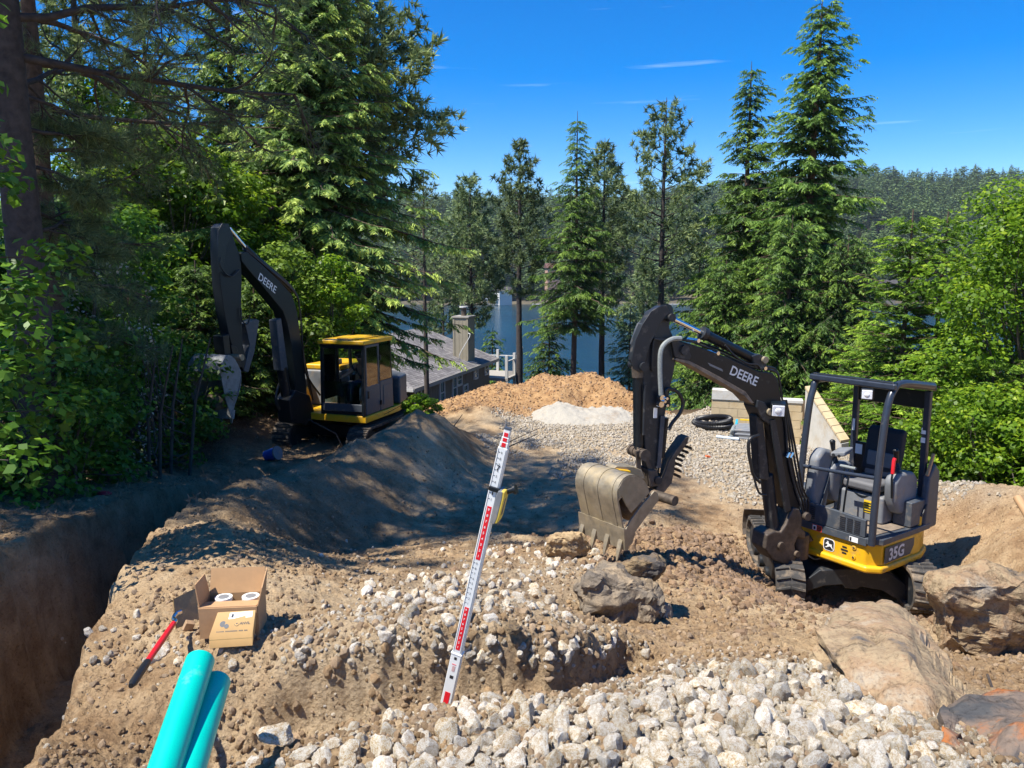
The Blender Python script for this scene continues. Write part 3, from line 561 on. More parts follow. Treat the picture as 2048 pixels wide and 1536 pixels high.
def conifer(seed, H, Rad, m_leaf, m_bark, base=0.1, whorls=34, per=6, kind='spruce', r=0.2, dens=1.0, droop=0.25, top_thin=0.0, size=1.0, shape=0.85, irregular=0.25, gaps=0.0, k=9):
    rs = np.random.RandomState(seed); path, rr = trunk_np(rs, H, r); wood = [tube_np(path, rr, 10)]
    B, D, L, T = [], [], [], []
    for i in range(whorls):
        f = (i + rs.uniform(-0.3, 0.3)) / whorls; z = H * (base + (0.985 - base) * np.clip(f, 0, 1)); g = (H - z) / (H * (1 - base))
        reach = Rad * (g ** shape) * (1 - 0.35 * max(0, 0.15 - f) / 0.15) + 0.03 * Rad
        if kind == 'pine': reach = Rad * min(1, (g * 1.45) ** 0.85 + 0.06) * (1 if f > 0.2 else 0.45 + 2.7 * f)
        cx = np.interp(z, path[:, 2], path[:, 0]); cy = np.interp(z, path[:, 2], path[:, 1]); a0 = rs.uniform(0, 6.28)
        for j in range(per):
            if rs.rand() < gaps: continue
            a = a0 + 6.283 * (j + rs.uniform(-0.35, 0.35)) / per; ln = reach * (1 + rs.normal(0, irregular)); 
            if ln < 0.05: continue
            up0 = {'spruce': 0.15, 'fir': 0.12, 'pine': 0.45, 'larch': 0.25}[kind] + 0.6 * (f ** 3)
            m_ = max(4, int(4 + ln * 2.2)); s_ = np.linspace(0, 1, m_); hd = np.array([math.cos(a), math.sin(a)])
            dr = droop * (1 - 0.6 * f)
            bz = z + ln * (up0 * s_ - dr * s_ ** 2 * 1.3 + dr * 0.55 * s_ ** 4) if kind != 'pine' else z + ln * (up0 * s_ * 0.7 + 0.35 * s_ ** 2 - dr * s_ * (1 - f))
            wob = np.cumsum(rs.normal(0, 0.05, m_)) * ln * 0.5
            P = np.c_[cx + hd[0] * ln * s_ - hd[1] * wob, cy + hd[1] * ln * s_ + hd[0] * wob, bz]
            if ln > 0.5: wood.append(tube_np(P, np.linspace(max(0.010, 0.013 * ln), 0.005, m_), 4))
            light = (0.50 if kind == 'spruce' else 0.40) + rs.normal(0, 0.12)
            if kind == 'pine':
                q = max(3, int(ln * 5.6 * dens)); fs = np.sqrt(rs.uniform(0.12 if f > .3 else .35, 1.0, q)); fs[0] = 1
                for f2 in fs:
                    p = np.array([np.interp(f2, s_, P[:, c_]) for c_ in range(3)]) + rs.normal(0, 0.11 * ln * (1.15 - 0.6*f2), 3) * [1, 1, 0.7]
                    B.append(p); D.append(unit(np.array([[hd[0] + rs.normal(0, 0.5), hd[1] + rs.normal(0, 0.5), 0.55 + rs.normal(0, 0.35)]]))[0]); L.append(size * rs.uniform(0.75, 1.25)); T.append(light + rs.normal(0, .12))
            else:
                q = max(3, int((ln * 6.2 + 2) * dens)); fs = rs.uniform(0.08, 1.0, q); fs[:2] = (1.0, 0.93)
                for n_, f2 in enumerate(fs):
                    p = np.array([np.interp(f2, s_, P[:, c_]) for c_ in range(3)]); sg = 1 if n_ % 2 else -1
                    an = sg * rs.uniform(0.5, 1.05) * (1 if f2 < 0.9 else 0.35); d2 = np.array([hd[0] * math.cos(an) - hd[1] * math.sin(an), hd[0] * math.sin(an) + hd[1] * math.cos(an), -0.12 - 0.5 * dr + rs.normal(0, 0.12)])
                    l2 = size * (0.32 + 0.42 * ln * 0.5 * (1.05 - f2) + 0.1) * rs.uniform(0.8, 1.25)
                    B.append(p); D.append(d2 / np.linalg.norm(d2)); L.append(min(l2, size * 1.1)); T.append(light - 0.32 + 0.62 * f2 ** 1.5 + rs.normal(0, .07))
    B, D, L, T = map(np.array, (B, D, L, T)); D = unit(D)
    if kind == 'pine':
        n = len(B); V_, T_2 = [], []
        for i in range(k + 5):
            dd = unit(D * 0.55 + unit(rs.normal(0, 1, (n, 3))) * 0.95); ss = unit(np.cross(dd, rs.normal(0, 1, (n, 3))))
            V, F, T3 = tris_from(B - dd * 0.02, dd, ss, L * rs.uniform(0.26, 0.46, n), L * 0.075 * rs.uniform(0.7, 1.4, n), rs, np.clip(T + rs.normal(0.08, 0.14, n), 0, 1)); V_.append(V); T_2.append(T3)
        V = np.concatenate(V_); F = np.arange(len(V)).reshape(-1, 3); T3 = np.concatenate(T_2)
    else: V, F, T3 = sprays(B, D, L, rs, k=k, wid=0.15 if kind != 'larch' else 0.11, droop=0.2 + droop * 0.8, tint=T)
    tv, tf = join_np(wood)
    return np_mesh('trunk', tv, tf, m_bark, smooth=True), np_mesh('crown', V, F, m_leaf, T3)
def leaf_cloud(rs, blobs, n, size, tint_top=0.5, jitter=0.35, shell=0.55):
    """n leaves spread through ellipsoid clumps (cx, cy, cz, rx, ry, rz)"""
    bl = np.array(blobs); wgt = bl[:, 3] * bl[:, 4] + bl[:, 5] * bl[:, 3]; ids = rs.choice(len(bl), n, p=wgt / wgt.sum())
    d = unit(rs.normal(0, 1, (n, 3))); rad = (shell + (1 - shell) * rs.rand(n) ** 0.6) * (1 + rs.normal(0, 0.09, n)); P = bl[ids, :3] + d * rad[:, None] * bl[ids, 3:]
    tw = unit(rs.normal(0, 1, (n, 3))); nn_ = unit(d * 0.7 + [0, 0, 0.7] + tw * jitter * 2); a = unit(np.cross(nn_, rs.normal(0, 1, (n, 3)))); b_ = np.cross(nn_, a); s = size * rs.uniform(0.6, 1.3, n)[:, None]
    V = np.empty((n, 4, 3)); V[:, 0] = P - a * s * 0.5; V[:, 1] = P + b_ * s * 0.34 - a * s * 0.02; V[:, 2] = P + a * s * 0.5 - nn_ * s * 0.12; V[:, 3] = P - b_ * s * 0.34 - a * s * 0.02
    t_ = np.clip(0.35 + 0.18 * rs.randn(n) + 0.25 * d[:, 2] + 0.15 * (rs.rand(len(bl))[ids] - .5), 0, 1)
    return V.reshape(-1, 3), np.arange(4 * n).reshape(-1, 4), np.repeat(t_, 4)
def broadleaf(seed, H, Rad, m_leaf, m_bark, n=9000, size=0.1, blobs=40, base=0.15, r=0.08, stems=1, flat=0.55, dome=0.6):
    rs = np.random.RandomState(seed); wood = []; bl = []
    roots = [(rs.normal(0, 0.12 * stems), rs.normal(0, 0.12 * stems)) for _ in range(stems)]
    for i in range(blobs):
        f = base + (1 - base) * ((i + 0.5) / blobs); a = i * 2.4 + rs.uniform(-0.4, 0.4); rad = Rad * math.sqrt(max(0.02, 1 - (max(0, f - dome) / (1.02 - dome)) ** 2)) * (0.55 + 0.45 * min(1, f / 0.35)) * rs.uniform(0.35, 1.0)
        br = Rad * rs.uniform(0.20, 0.36); p = np.array([math.cos(a) * rad, math.sin(a) * rad, f * H]); bl.append((*p, br, br, br * flat)); rt = roots[i % stems]
        s_ = np.linspace(0, 1, 6)[:, None]; st = np.array([rt[0], rt[1], max(0, f * H * 0.45 - 0.3)]); pth = st + (p - st) * s_ + np.array([0, 0, 1]) * (np.sin(s_ * 3.14) * -0.08 * H); pth += rs.normal(0, 0.015 * Rad, pth.shape); wood.append(tube_np(pth, np.linspace(r * 0.4, 0.006, 6), 4))
    for rt in roots: wood.append(tube_np(np.array([[rt[0], rt[1], -0.4], [rt[0] * 1.2, rt[1] * 1.2, H * 0.3], [rt[0] * 1.6, rt[1] * 1.3, H * 0.62]]), [r, r * 0.75, r * 0.35], 7))
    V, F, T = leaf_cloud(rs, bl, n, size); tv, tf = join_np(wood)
    return np_mesh('trunk', tv, tf, m_bark, smooth=True), np_mesh('crown', V, F, m_leaf, T)
def plant(kind, meshes, label, cat, x, y, z=None, rz=0, scale=1, group=None):
    z = g1(x, y) - 0.05 if z is None else z
    t_ = thing(kind, label, cat, (x, y, z), group); t_.rotation_euler = (0, 0, rz); t_.scale = (scale,) * 3 if not isinstance(scale, tuple) else scale
    tr = link('trunk', meshes[0], t_); crn = link('crown', meshes[1], t_); return t_

# far forest: a few cheap tree shapes
def far_tree(seed, kind=0):
    rs = np.random.RandomState(seed); H = 1.0; n = 210 if kind == 0 else 170; f = rs.rand(n) ** (0.8 if kind == 0 else 0.6); z = 0.06 + 0.94 * f
    Rr = (0.15 * (1 - f) + 0.008) if kind == 0 else 0.15 * np.sqrt(np.clip(1 - ((f - 0.45) / 0.56) ** 2, 0, 1)) + 0.01
    a = rs.uniform(0, 6.283, n); hd = np.c_[np.cos(a), np.sin(a), np.zeros(n)]; B = np.c_[np.zeros((n, 2)), z + 0.02] + hd * (Rr * 0.3)[:, None]; dd = unit(hd + np.c_[np.zeros((n, 2)), rs.uniform(-0.75, 0.05, n)])
    ss = unit(np.cross(dd, unit(np.c_[rs.normal(0, .4, (n, 2)), np.ones(n)]))); V, F, T = tris_from(B, -dd, ss, -Rr * rs.uniform(0.6, 1.25, n), rs.uniform(0.03, 0.06, n), rs, np.clip(0.3 + rs.normal(0, .15, n) + 0.3 * f, 0, 1))
    V = V.reshape(-1, 3, 3); tip = V[:, 2].copy(); mid = V[:, :2].mean(1); V[:, 0] = tip + (V[:, 0] - mid); V[:, 1] = tip + (V[:, 1] - mid) ; V[:, 2] = mid
    tk = tube_np(np.array([[0, 0, -0.1], [0, 0, 0.5], [0, 0, 0.96]]), [0.014, 0.010, 0.003], 4)[0]; tri = []
    for i in range(2):
        for q in range(4): a_, b_, c_, d_ = i * 4 + q, i * 4 + (q + 1) % 4, (i + 1) * 4 + (q + 1) % 4, (i + 1) * 4 + q; tri += [(a_, b_, c_), (a_, c_, d_)]
    VV = np.concatenate([V.reshape(-1, 3), tk]); FF_ = np.concatenate([F, np.array(tri) + len(V) * 3]); return np_mesh('far_tree', VV, FF_, M['farfir'], np.concatenate([T, np.full(len(tk), 0.05)]))
FT = [far_tree(i, 0 if i < 4 else 1) for i in range(7)]
def lib(name, meshes):
    c = bpy.data.collections.new(name)
    for i, me_ in enumerate(meshes): o = bpy.data.objects.new('%s_shape_%02d' % (name, i), me_); c.objects.link(o)
    return c
def scatter(name, P, rot, scl, coll, label, ids):
    me_ = bpy.data.meshes.new(name); me_.vertices.add(len(P)); me_.vertices.foreach_set('co', np.asarray(P, np.float32).ravel())
    a = me_.attributes.new('rot', 'FLOAT_VECTOR', 'POINT'); a.data.foreach_set('vector', np.asarray(rot, np.float32).ravel())
    a = me_.attributes.new('scl', 'FLOAT_VECTOR', 'POINT'); a.data.foreach_set('vector', np.asarray(scl, np.float32).ravel())
    a = me_.attributes.new('pick', 'INT', 'POINT'); a.data.foreach_set('value', np.asarray(ids, np.int32))
    o = bpy.data.objects.new(name, me_); COL.objects.link(o); ng = bpy.data.node_groups.new(name, 'GeometryNodeTree')
    ng.interface.new_socket('Geometry', in_out='INPUT', socket_type='NodeSocketGeometry'); ng.interface.new_socket('Geometry', in_out='OUTPUT', socket_type='NodeSocketGeometry')
    gi = ng.nodes.new('NodeGroupInput'); go = ng.nodes.new('NodeGroupOutput'); ip = ng.nodes.new('GeometryNodeInstanceOnPoints'); ci = ng.nodes.new('GeometryNodeCollectionInfo')
    ci.inputs['Collection'].default_value = coll; ci.inputs['Separate Children'].default_value = True; ci.inputs['Reset Children'].default_value = True
    def at(nm, dt): n_ = ng.nodes.new('GeometryNodeInputNamedAttribute'); n_.data_type = dt; n_.inputs['Name'].default_value = nm; return n_.outputs['Attribute']
    ip.inputs['Pick Instance'].default_value = True; L_ = ng.links.new
    L_(gi.outputs[0], ip.inputs['Points']); L_(ci.outputs[0], ip.inputs['Instance']); L_(at('pick', 'INT'), ip.inputs['Instance Index']); L_(at('rot', 'FLOAT_VECTOR'), ip.inputs['Rotation']); L_(at('scl', 'FLOAT_VECTOR'), ip.inputs['Scale']); L_(ip.outputs[0], go.inputs[0])
    md = o.modifiers.new('scatter', 'NODES'); md.node_group = ng; return tag(o, label, kind='stuff')
rs = np.random.RandomState(5); n = 6500; fx = rs.uniform(-480, 620, n); fy = 446 + 600 * rs.rand(n) ** 1.15
fy = np.maximum(fy, 444 + 18 * fbm(fx / 90, fx * 0 + 2.2, 3) + 6); fz = hill_z(fx, fy)
inview = np.abs(fx / fy) < 0.75; fx, fy, fz = fx[inview], fy[inview], fz[inview]; hh = rs.uniform(15, 29, len(fx)) * (1 + 0.3 * (rs.rand(len(fx)) < .06)) * (1 + 0.15 * fbm(fx / 60, fy / 60, 2)); kinds = rs.randint(0, 7, len(fx))
size_px = hh / fy; vis = (fx / fy > -0.14); order = np.argsort(-(size_px * vis)); big = order[:300]; rest = order[300:]
cl = lib('far_tree', FT)
wd = rs.uniform(1.0, 1.6, len(fx))
scatter('far_forest', np.c_[fx, fy, fz][rest], np.c_[0 * fx, 0 * fx, rs.uniform(0, 6.28, len(fx))][rest], np.c_[hh * wd, hh * wd, hh][rest], cl, 'dense conifer forest covering the far hillside', kinds[rest])
for i in big:
    o = link('conifer', FT[kinds[i]], None, (fx[i], fy[i], fz[i] - 0.3), rs.uniform(0, 6.28), (hh[i] * wd[i], hh[i] * wd[i], hh[i]))
    tag(o, 'small dark conifer low on the far shore slope above the lake', 'tree', 'conifers near the far shoreline')
# ---------------------------------------------------------------- trees around the site
def stand(name_, u, vtop, Y, label, maker, cat='tree', group=None, rz=0, ubase=None, **kw):
    """grow a tree whose top shows at (u, vtop) and that stands Y metres away"""
    tp_ = atY(u, vtop, Y); x = tp_.x; z0 = g1(x, Y); H = tp_.z - z0 + 0.1
    ms = maker(H=H, **kw); return plant(name_, ms, label, cat, x, Y, z0 - 0.1, rz, 1, group)
def cf(**k): return conifer(k.pop('seed'), k.pop('H'), k.pop('Rad'), k.pop('leaf'), k.pop('bark', M['bark']), **k)
# across the middle, down the slope to the lake
mid = 'conifers on the slope between the site and the lake'
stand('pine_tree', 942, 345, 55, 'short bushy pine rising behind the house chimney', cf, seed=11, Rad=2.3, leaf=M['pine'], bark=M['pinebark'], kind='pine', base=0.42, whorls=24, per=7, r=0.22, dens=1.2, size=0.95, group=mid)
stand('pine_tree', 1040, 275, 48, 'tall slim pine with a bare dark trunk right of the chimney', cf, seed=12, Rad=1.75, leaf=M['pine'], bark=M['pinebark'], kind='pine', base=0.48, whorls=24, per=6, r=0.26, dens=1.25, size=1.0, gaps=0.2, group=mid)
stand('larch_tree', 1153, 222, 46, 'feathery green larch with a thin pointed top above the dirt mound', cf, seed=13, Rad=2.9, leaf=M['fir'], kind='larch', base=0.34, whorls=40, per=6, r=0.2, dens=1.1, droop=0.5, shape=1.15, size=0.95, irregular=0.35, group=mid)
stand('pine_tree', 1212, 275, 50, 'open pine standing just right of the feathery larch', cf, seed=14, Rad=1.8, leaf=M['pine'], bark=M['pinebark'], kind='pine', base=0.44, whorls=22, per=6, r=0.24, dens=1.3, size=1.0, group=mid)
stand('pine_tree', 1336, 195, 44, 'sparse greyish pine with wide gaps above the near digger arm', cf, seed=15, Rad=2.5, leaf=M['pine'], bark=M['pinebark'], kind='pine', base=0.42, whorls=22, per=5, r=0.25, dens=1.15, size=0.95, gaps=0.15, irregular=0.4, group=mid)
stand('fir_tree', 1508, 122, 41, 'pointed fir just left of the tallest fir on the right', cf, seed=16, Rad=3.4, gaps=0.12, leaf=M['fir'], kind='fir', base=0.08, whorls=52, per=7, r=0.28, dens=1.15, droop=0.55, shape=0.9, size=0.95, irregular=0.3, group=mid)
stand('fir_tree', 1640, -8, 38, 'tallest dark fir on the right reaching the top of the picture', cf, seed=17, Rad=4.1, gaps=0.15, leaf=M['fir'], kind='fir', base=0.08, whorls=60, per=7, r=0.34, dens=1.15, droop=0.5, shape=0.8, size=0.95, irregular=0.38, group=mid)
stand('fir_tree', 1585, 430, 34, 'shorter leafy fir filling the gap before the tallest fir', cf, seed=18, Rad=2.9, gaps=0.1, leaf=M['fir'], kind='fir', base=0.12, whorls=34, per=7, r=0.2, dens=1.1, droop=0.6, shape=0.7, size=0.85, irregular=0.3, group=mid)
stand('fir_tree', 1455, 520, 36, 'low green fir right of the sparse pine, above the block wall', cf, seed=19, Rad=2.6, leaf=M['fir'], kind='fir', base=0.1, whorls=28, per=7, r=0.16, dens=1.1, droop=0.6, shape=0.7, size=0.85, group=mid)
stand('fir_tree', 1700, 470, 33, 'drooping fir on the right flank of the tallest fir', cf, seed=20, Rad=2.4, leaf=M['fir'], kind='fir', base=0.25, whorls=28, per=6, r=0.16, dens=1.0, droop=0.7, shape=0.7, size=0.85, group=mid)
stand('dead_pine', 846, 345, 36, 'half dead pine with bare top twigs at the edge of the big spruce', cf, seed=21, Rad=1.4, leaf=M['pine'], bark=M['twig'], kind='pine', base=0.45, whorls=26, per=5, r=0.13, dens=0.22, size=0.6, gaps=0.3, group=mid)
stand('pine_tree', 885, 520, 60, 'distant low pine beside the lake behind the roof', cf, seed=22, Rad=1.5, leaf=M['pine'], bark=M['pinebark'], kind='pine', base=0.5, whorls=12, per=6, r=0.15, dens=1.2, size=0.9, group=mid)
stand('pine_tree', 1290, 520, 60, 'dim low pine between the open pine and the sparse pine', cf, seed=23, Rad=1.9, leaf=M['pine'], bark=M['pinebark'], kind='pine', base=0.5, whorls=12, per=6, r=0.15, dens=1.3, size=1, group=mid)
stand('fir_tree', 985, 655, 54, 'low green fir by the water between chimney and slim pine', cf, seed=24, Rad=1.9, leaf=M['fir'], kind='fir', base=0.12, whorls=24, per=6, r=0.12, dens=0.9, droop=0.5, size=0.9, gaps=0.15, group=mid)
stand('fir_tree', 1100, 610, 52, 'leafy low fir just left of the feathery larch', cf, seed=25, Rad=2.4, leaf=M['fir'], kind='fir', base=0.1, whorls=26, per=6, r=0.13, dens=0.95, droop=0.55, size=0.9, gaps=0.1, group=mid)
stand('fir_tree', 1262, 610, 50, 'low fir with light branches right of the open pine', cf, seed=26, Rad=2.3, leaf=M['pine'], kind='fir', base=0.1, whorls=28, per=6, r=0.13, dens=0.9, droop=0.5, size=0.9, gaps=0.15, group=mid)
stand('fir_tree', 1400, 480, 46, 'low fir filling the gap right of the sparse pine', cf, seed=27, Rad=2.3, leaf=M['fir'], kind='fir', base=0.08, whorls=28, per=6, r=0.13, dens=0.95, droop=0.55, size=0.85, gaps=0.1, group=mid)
# right side
right = 'young firs and maples along the right edge of the site'
stand('young_fir', 1828, 418, 17, 'young fir with a bare leader shoot left of the right-hand maple', cf, seed=31, Rad=2.0, leaf=M['brightfir'], kind='fir', base=0.05, whorls=26, per=7, r=0.08, dens=1.7, droop=0.15, shape=0.85, size=0.55, group=right)
stand('young_fir', 1893, 418, 18, 'second young fir with a tufted leader just left of the maple', cf, seed=32, Rad=1.8, leaf=M['brightfir'], kind='fir', base=0.05, whorls=28, per=7, r=0.08, dens=1.6, droop=0.12, shape=0.8, size=0.5, group=right)
stand('young_fir', 1905, 700, 14.5, 'low bright fir behind the canopy of the near digger', cf, seed=33, Rad=1.6, leaf=M['brightfir'], kind='fir', base=0.03, whorls=18, per=8, r=0.06, dens=2.0, droop=0.1, shape=0.7, size=0.45, group=right)
stand('young_fir', 1990, 720, 13.5, 'bushy low fir above the right-hand dirt bank', cf, seed=34, Rad=1.4, leaf=M['brightfir'], kind='fir', base=0.03, whorls=18, per=8, r=0.06, dens=2.0, droop=0.12, shape=0.7, size=0.42, group=right)
stand('young_fir', 1760, 640, 24, 'small bright fir seen through the digger canopy', cf, seed=35, Rad=1.9, leaf=M['brightfir'], kind='fir', base=0.03, whorls=20, per=8, r=0.07, dens=1.6, droop=0.15, shape=0.75, size=0.55, group=right)
stand('maple_tree', 2120, 372, 14.5, 'bright green maple filling the right edge of the picture', lambda H, **k: broadleaf(41, H, 2.6, M['maple'], M['twig'], n=46000, size=0.095, blobs=110, base=0.05, r=0.1, stems=4, dome=0.35), group=right)
stand('leafy_shrub', 1985, 790, 12.6, 'leafy green shrub with bare lower stems above the dirt bank', lambda H, **k: broadleaf(42, H, 1.5, M['maple'], M['twig'], n=14000, size=0.08, blobs=50, base=0.2, r=0.05, stems=6), cat='shrub', group=right)
stand('leafy_shrub', 1925, 860, 13.0, 'low shrub beside the seat back of the near digger', lambda H, **k: broadleaf(43, H, 1.2, M['shrub'], M['twig'], n=6000, size=0.09, blobs=40, base=0.1, r=0.04, stems=6), cat='shrub', group=right)
stand('leafy_shrub', 2075, 850, 12, 'leafy shrub cut by the right edge of the picture', lambda H, **k: broadleaf(44, H, 1.3, M['maple'], M['twig'], n=8000, size=0.11, blobs=40, base=0.1, r=0.04, stems=6), cat='shrub', group=right)
# left wood
left = 'trees of the wood on the left'
stand('spruce_tree', 600, -190, 25, 'huge spruce with tiered branches in the middle of the left wood', cf, seed=51, Rad=3.8, leaf=M['spruce'], kind='spruce', base=0.13, whorls=62, per=8, r=0.24, dens=1.35, droop=0.55, shape=0.72, size=0.72, irregular=0.28, k=10, group=left)
stand('pine_tree', 690, -120, 28, 'long-needled pine whose branches poke out right of the huge spruce', cf, seed=52, Rad=2.3, leaf=M['pine'], bark=M['pinebark'], kind='pine', base=0.42, whorls=26, per=6, r=0.2, dens=1.8, size=0.95, irregular=0.3, group=left)
stand('spruce_tree', 440, -220, 27, 'spruce standing left of the huge spruce behind the raised arm', cf, seed=53, gaps=0.2, Rad=3.3, leaf=M['spruce'], kind='spruce', base=0.1, whorls=50, per=7, r=0.22, dens=1.2, droop=0.5, shape=0.75, size=0.75, group=left)
stand('spruce_tree', 690, 420, 27, 'lower spruce at the right foot of the huge spruce', cf, seed=54, Rad=1.35, leaf=M['spruce'], kind='spruce', base=0.25, whorls=26, per=7, r=0.12, dens=1.1, droop=0.45, shape=0.8, size=0.6, group=left)
stand('spruce_tree', 270, -160, 29, 'thin spruce seen through the dark pine limbs at upper left', cf, seed=55, gaps=0.3, Rad=2.3, leaf=M['spruce'], kind='spruce', base=0.1, whorls=44, per=6, r=0.17, dens=1.0, droop=0.5, size=0.7, group=left)
stand('pine_tree', 130, -200, 22, 'tall pine behind the darkest trunk at the left edge', cf, seed=56, gaps=0.3, Rad=2.2, leaf=M['pine'], bark=M['pinebark'], kind='pine', base=0.2, whorls=30, per=6, r=0.22, dens=1.3, size=0.75, group=left)
def bl(seed, Rad, leaf, n, size, blobs, base=0.08, stems=4, r=0.07, dome=0.5): return lambda H, **k: broadleaf(seed, H, Rad, leaf, M['twig'], n=n, size=size, blobs=blobs, base=base, stems=stems, r=r, dome=dome)
stand('maple_tree', 335, 270, 21, 'sunlit yellow-green maple in the middle of the left wood', bl(61, 2.6, M['maple'], 15000, 0.17, 70, 0.1), group=left)
stand('maple_tree', 235, 150, 23, 'tall yellow-green maple showing through the dark limbs at upper left', bl(59, 2.6, M['maple'], 15000, 0.15, 80, 0.15), group=left)
stand('maple_tree', 430, 330, 22.5, 'sunlit maple just above the tip of the raised arm', bl(58, 2.0, M['maple'], 11000, 0.14, 60, 0.12), group=left)
stand('maple_tree', 560, 500, 20, 'leafy maple directly behind the boom of the far digger', bl(62, 1.7, M['shrub'], 9000, 0.13, 50), group=left)
stand('maple_tree', 650, 520, 20.5, 'light green young maple above the cab roof of the far digger', bl(63, 1.3, M['maple'], 7000, 0.12, 40), group=left)
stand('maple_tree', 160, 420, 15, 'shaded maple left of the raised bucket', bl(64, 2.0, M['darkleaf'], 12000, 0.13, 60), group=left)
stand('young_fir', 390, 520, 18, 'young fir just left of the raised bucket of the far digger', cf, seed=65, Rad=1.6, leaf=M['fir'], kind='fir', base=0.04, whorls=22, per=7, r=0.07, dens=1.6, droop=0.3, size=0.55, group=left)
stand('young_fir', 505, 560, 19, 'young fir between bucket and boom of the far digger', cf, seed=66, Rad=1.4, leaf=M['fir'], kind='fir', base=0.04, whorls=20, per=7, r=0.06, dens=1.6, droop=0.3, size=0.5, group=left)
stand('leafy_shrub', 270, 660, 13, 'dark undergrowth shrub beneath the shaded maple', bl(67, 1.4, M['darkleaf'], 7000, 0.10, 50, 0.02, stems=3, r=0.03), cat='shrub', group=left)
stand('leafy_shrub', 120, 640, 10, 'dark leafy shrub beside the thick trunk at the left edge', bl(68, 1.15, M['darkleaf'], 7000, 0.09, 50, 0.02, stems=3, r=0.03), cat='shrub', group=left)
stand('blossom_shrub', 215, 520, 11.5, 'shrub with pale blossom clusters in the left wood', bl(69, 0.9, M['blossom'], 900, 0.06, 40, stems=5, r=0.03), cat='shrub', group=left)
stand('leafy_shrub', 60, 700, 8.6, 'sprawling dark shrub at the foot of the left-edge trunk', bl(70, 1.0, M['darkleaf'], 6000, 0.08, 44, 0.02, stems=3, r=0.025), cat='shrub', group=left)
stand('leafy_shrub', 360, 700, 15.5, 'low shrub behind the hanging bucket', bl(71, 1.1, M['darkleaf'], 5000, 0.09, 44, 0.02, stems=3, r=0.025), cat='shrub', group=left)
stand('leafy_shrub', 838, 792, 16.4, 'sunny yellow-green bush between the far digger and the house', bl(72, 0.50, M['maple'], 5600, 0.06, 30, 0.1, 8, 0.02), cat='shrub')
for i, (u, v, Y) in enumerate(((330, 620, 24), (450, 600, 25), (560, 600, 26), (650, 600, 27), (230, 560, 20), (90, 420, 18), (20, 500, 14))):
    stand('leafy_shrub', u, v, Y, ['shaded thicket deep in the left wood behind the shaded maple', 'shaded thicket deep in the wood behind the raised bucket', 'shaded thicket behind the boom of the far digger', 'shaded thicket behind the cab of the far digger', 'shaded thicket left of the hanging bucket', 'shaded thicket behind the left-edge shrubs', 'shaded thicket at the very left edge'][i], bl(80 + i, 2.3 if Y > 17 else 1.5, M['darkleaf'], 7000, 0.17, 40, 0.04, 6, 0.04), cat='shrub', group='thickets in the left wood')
# big pine at the left edge, its limbs reaching across the upper left
def limb_pine(seed, H, r, limbs, leaf, bark):
    rs = np.random.RandomState(seed); path, rr = trunk_np(rs, H, r, 0.012, 14); wood = [tube_np(path, rr, 14)]; B, D, L = [], [], []
    def tw(p, d, ln, rad, lev):
        m_ = 7; pts = [np.array(p, float)]; d = np.array(d, float)
        for i in range(m_):
            d = d + rs.normal(0, 0.13, 3) + np.array([0, 0, 0.02 if lev else -0.01]); d /= np.linalg.norm(d); pts.append(pts[-1] + d * ln / m_)
        wood.append(tube_np(np.array(pts), np.linspace(rad, rad * 0.3, m_ + 1), 5 if lev < 2 else 3))
        if lev < 2:
            for i in range(2, m_ + 1):
                for s_ in ((0, 1) if lev == 0 else (0,)):
                    sd_ = np.cross(d, [0, 0, 1]) * rs.choice([-1, 1]); dd = d * 0.5 + sd_ * rs.uniform(0.3, 0.9) + np.array([0, 0, rs.uniform(-0.75, 0.25)])
                    tw(pts[i], dd / np.linalg.norm(dd), ln * rs.uniform(0.22, 0.42), rad * 0.42, lev + 1)
        if lev >= 1:
            for i in range(3, m_ + 1):
                if rs.rand() < (0.26 if lev == 2 else 0.15) or i == m_: B.append(pts[i]); D.append(d); L.append(rs.uniform(0.6, 1.0))
    for (z, az, el, ln) in limbs:
        tw([np.interp(z, path[:, 2], path[:, 0]), np.interp(z, path[:, 2], path[:, 1]), z], [math.cos(az) * math.cos(el), math.sin(az) * math.cos(el), math.sin(el)], ln, 0.018 + 0.011 * ln, 0)
    B, D, L = map(np.array, (B, D, L)); n = len(B); V_, T_3 = [], []
    for i in range(16):
        dd = unit(D * 0.7 + unit(rs.normal(0, 1, (n, 3))) * 0.85); ss = unit(np.cross(dd, rs.normal(0, 1, (n, 3)))); V, F, T3 = tris_from(B, dd, ss, L * 0.20, L * 0.009, rs, np.clip(0.4 + rs.normal(0, 0.2, n), 0, 1)); V_.append(V); T_3.append(T3)
    V = np.concatenate(V_); tv, tf = join_np(wood); return np_mesh('trunk', tv, tf, bark, smooth=True), np_mesh('crown', V, np.arange(len(V)).reshape(-1, 3), leaf, np.concatenate(T_3))
rs = np.random.RandomState(3)
p = atY(48, 540, 8.6); zb = g1(p.x, p.y)
lm = [(h - 0.0, rs.uniform(-0.5, 1.25), rs.uniform(-0.02, 0.3), rs.uniform(2.2, 3.6)) if h > 4.7 else (h, rs.uniform(0.9, 2.0), 0.0, rs.uniform(0.8, 1.5)) for h in np.linspace(2.6, 9.5, 19)] + [(h, rs.uniform(1.6, 5.6), 0.2, rs.uniform(2, 3.4)) for h in np.linspace(4, 13, 14)]
plant('pine_tree', limb_pine(5, 15, 0.21, lm, M['pine'], M['pinebark']), 'thick rough pine trunk with long dark limbs at the left edge', 'tree', p.x, p.y, zb, group=left)
p = atY(105, 540, 10.6); zb = g1(p.x, p.y); lm = [(h, rs.uniform(-0.6, 1.2), rs.uniform(-0.05, 0.25), rs.uniform(2.0, 3.4) if h > 5 else 1.3) for h in np.linspace(2.2, 9, 13)]
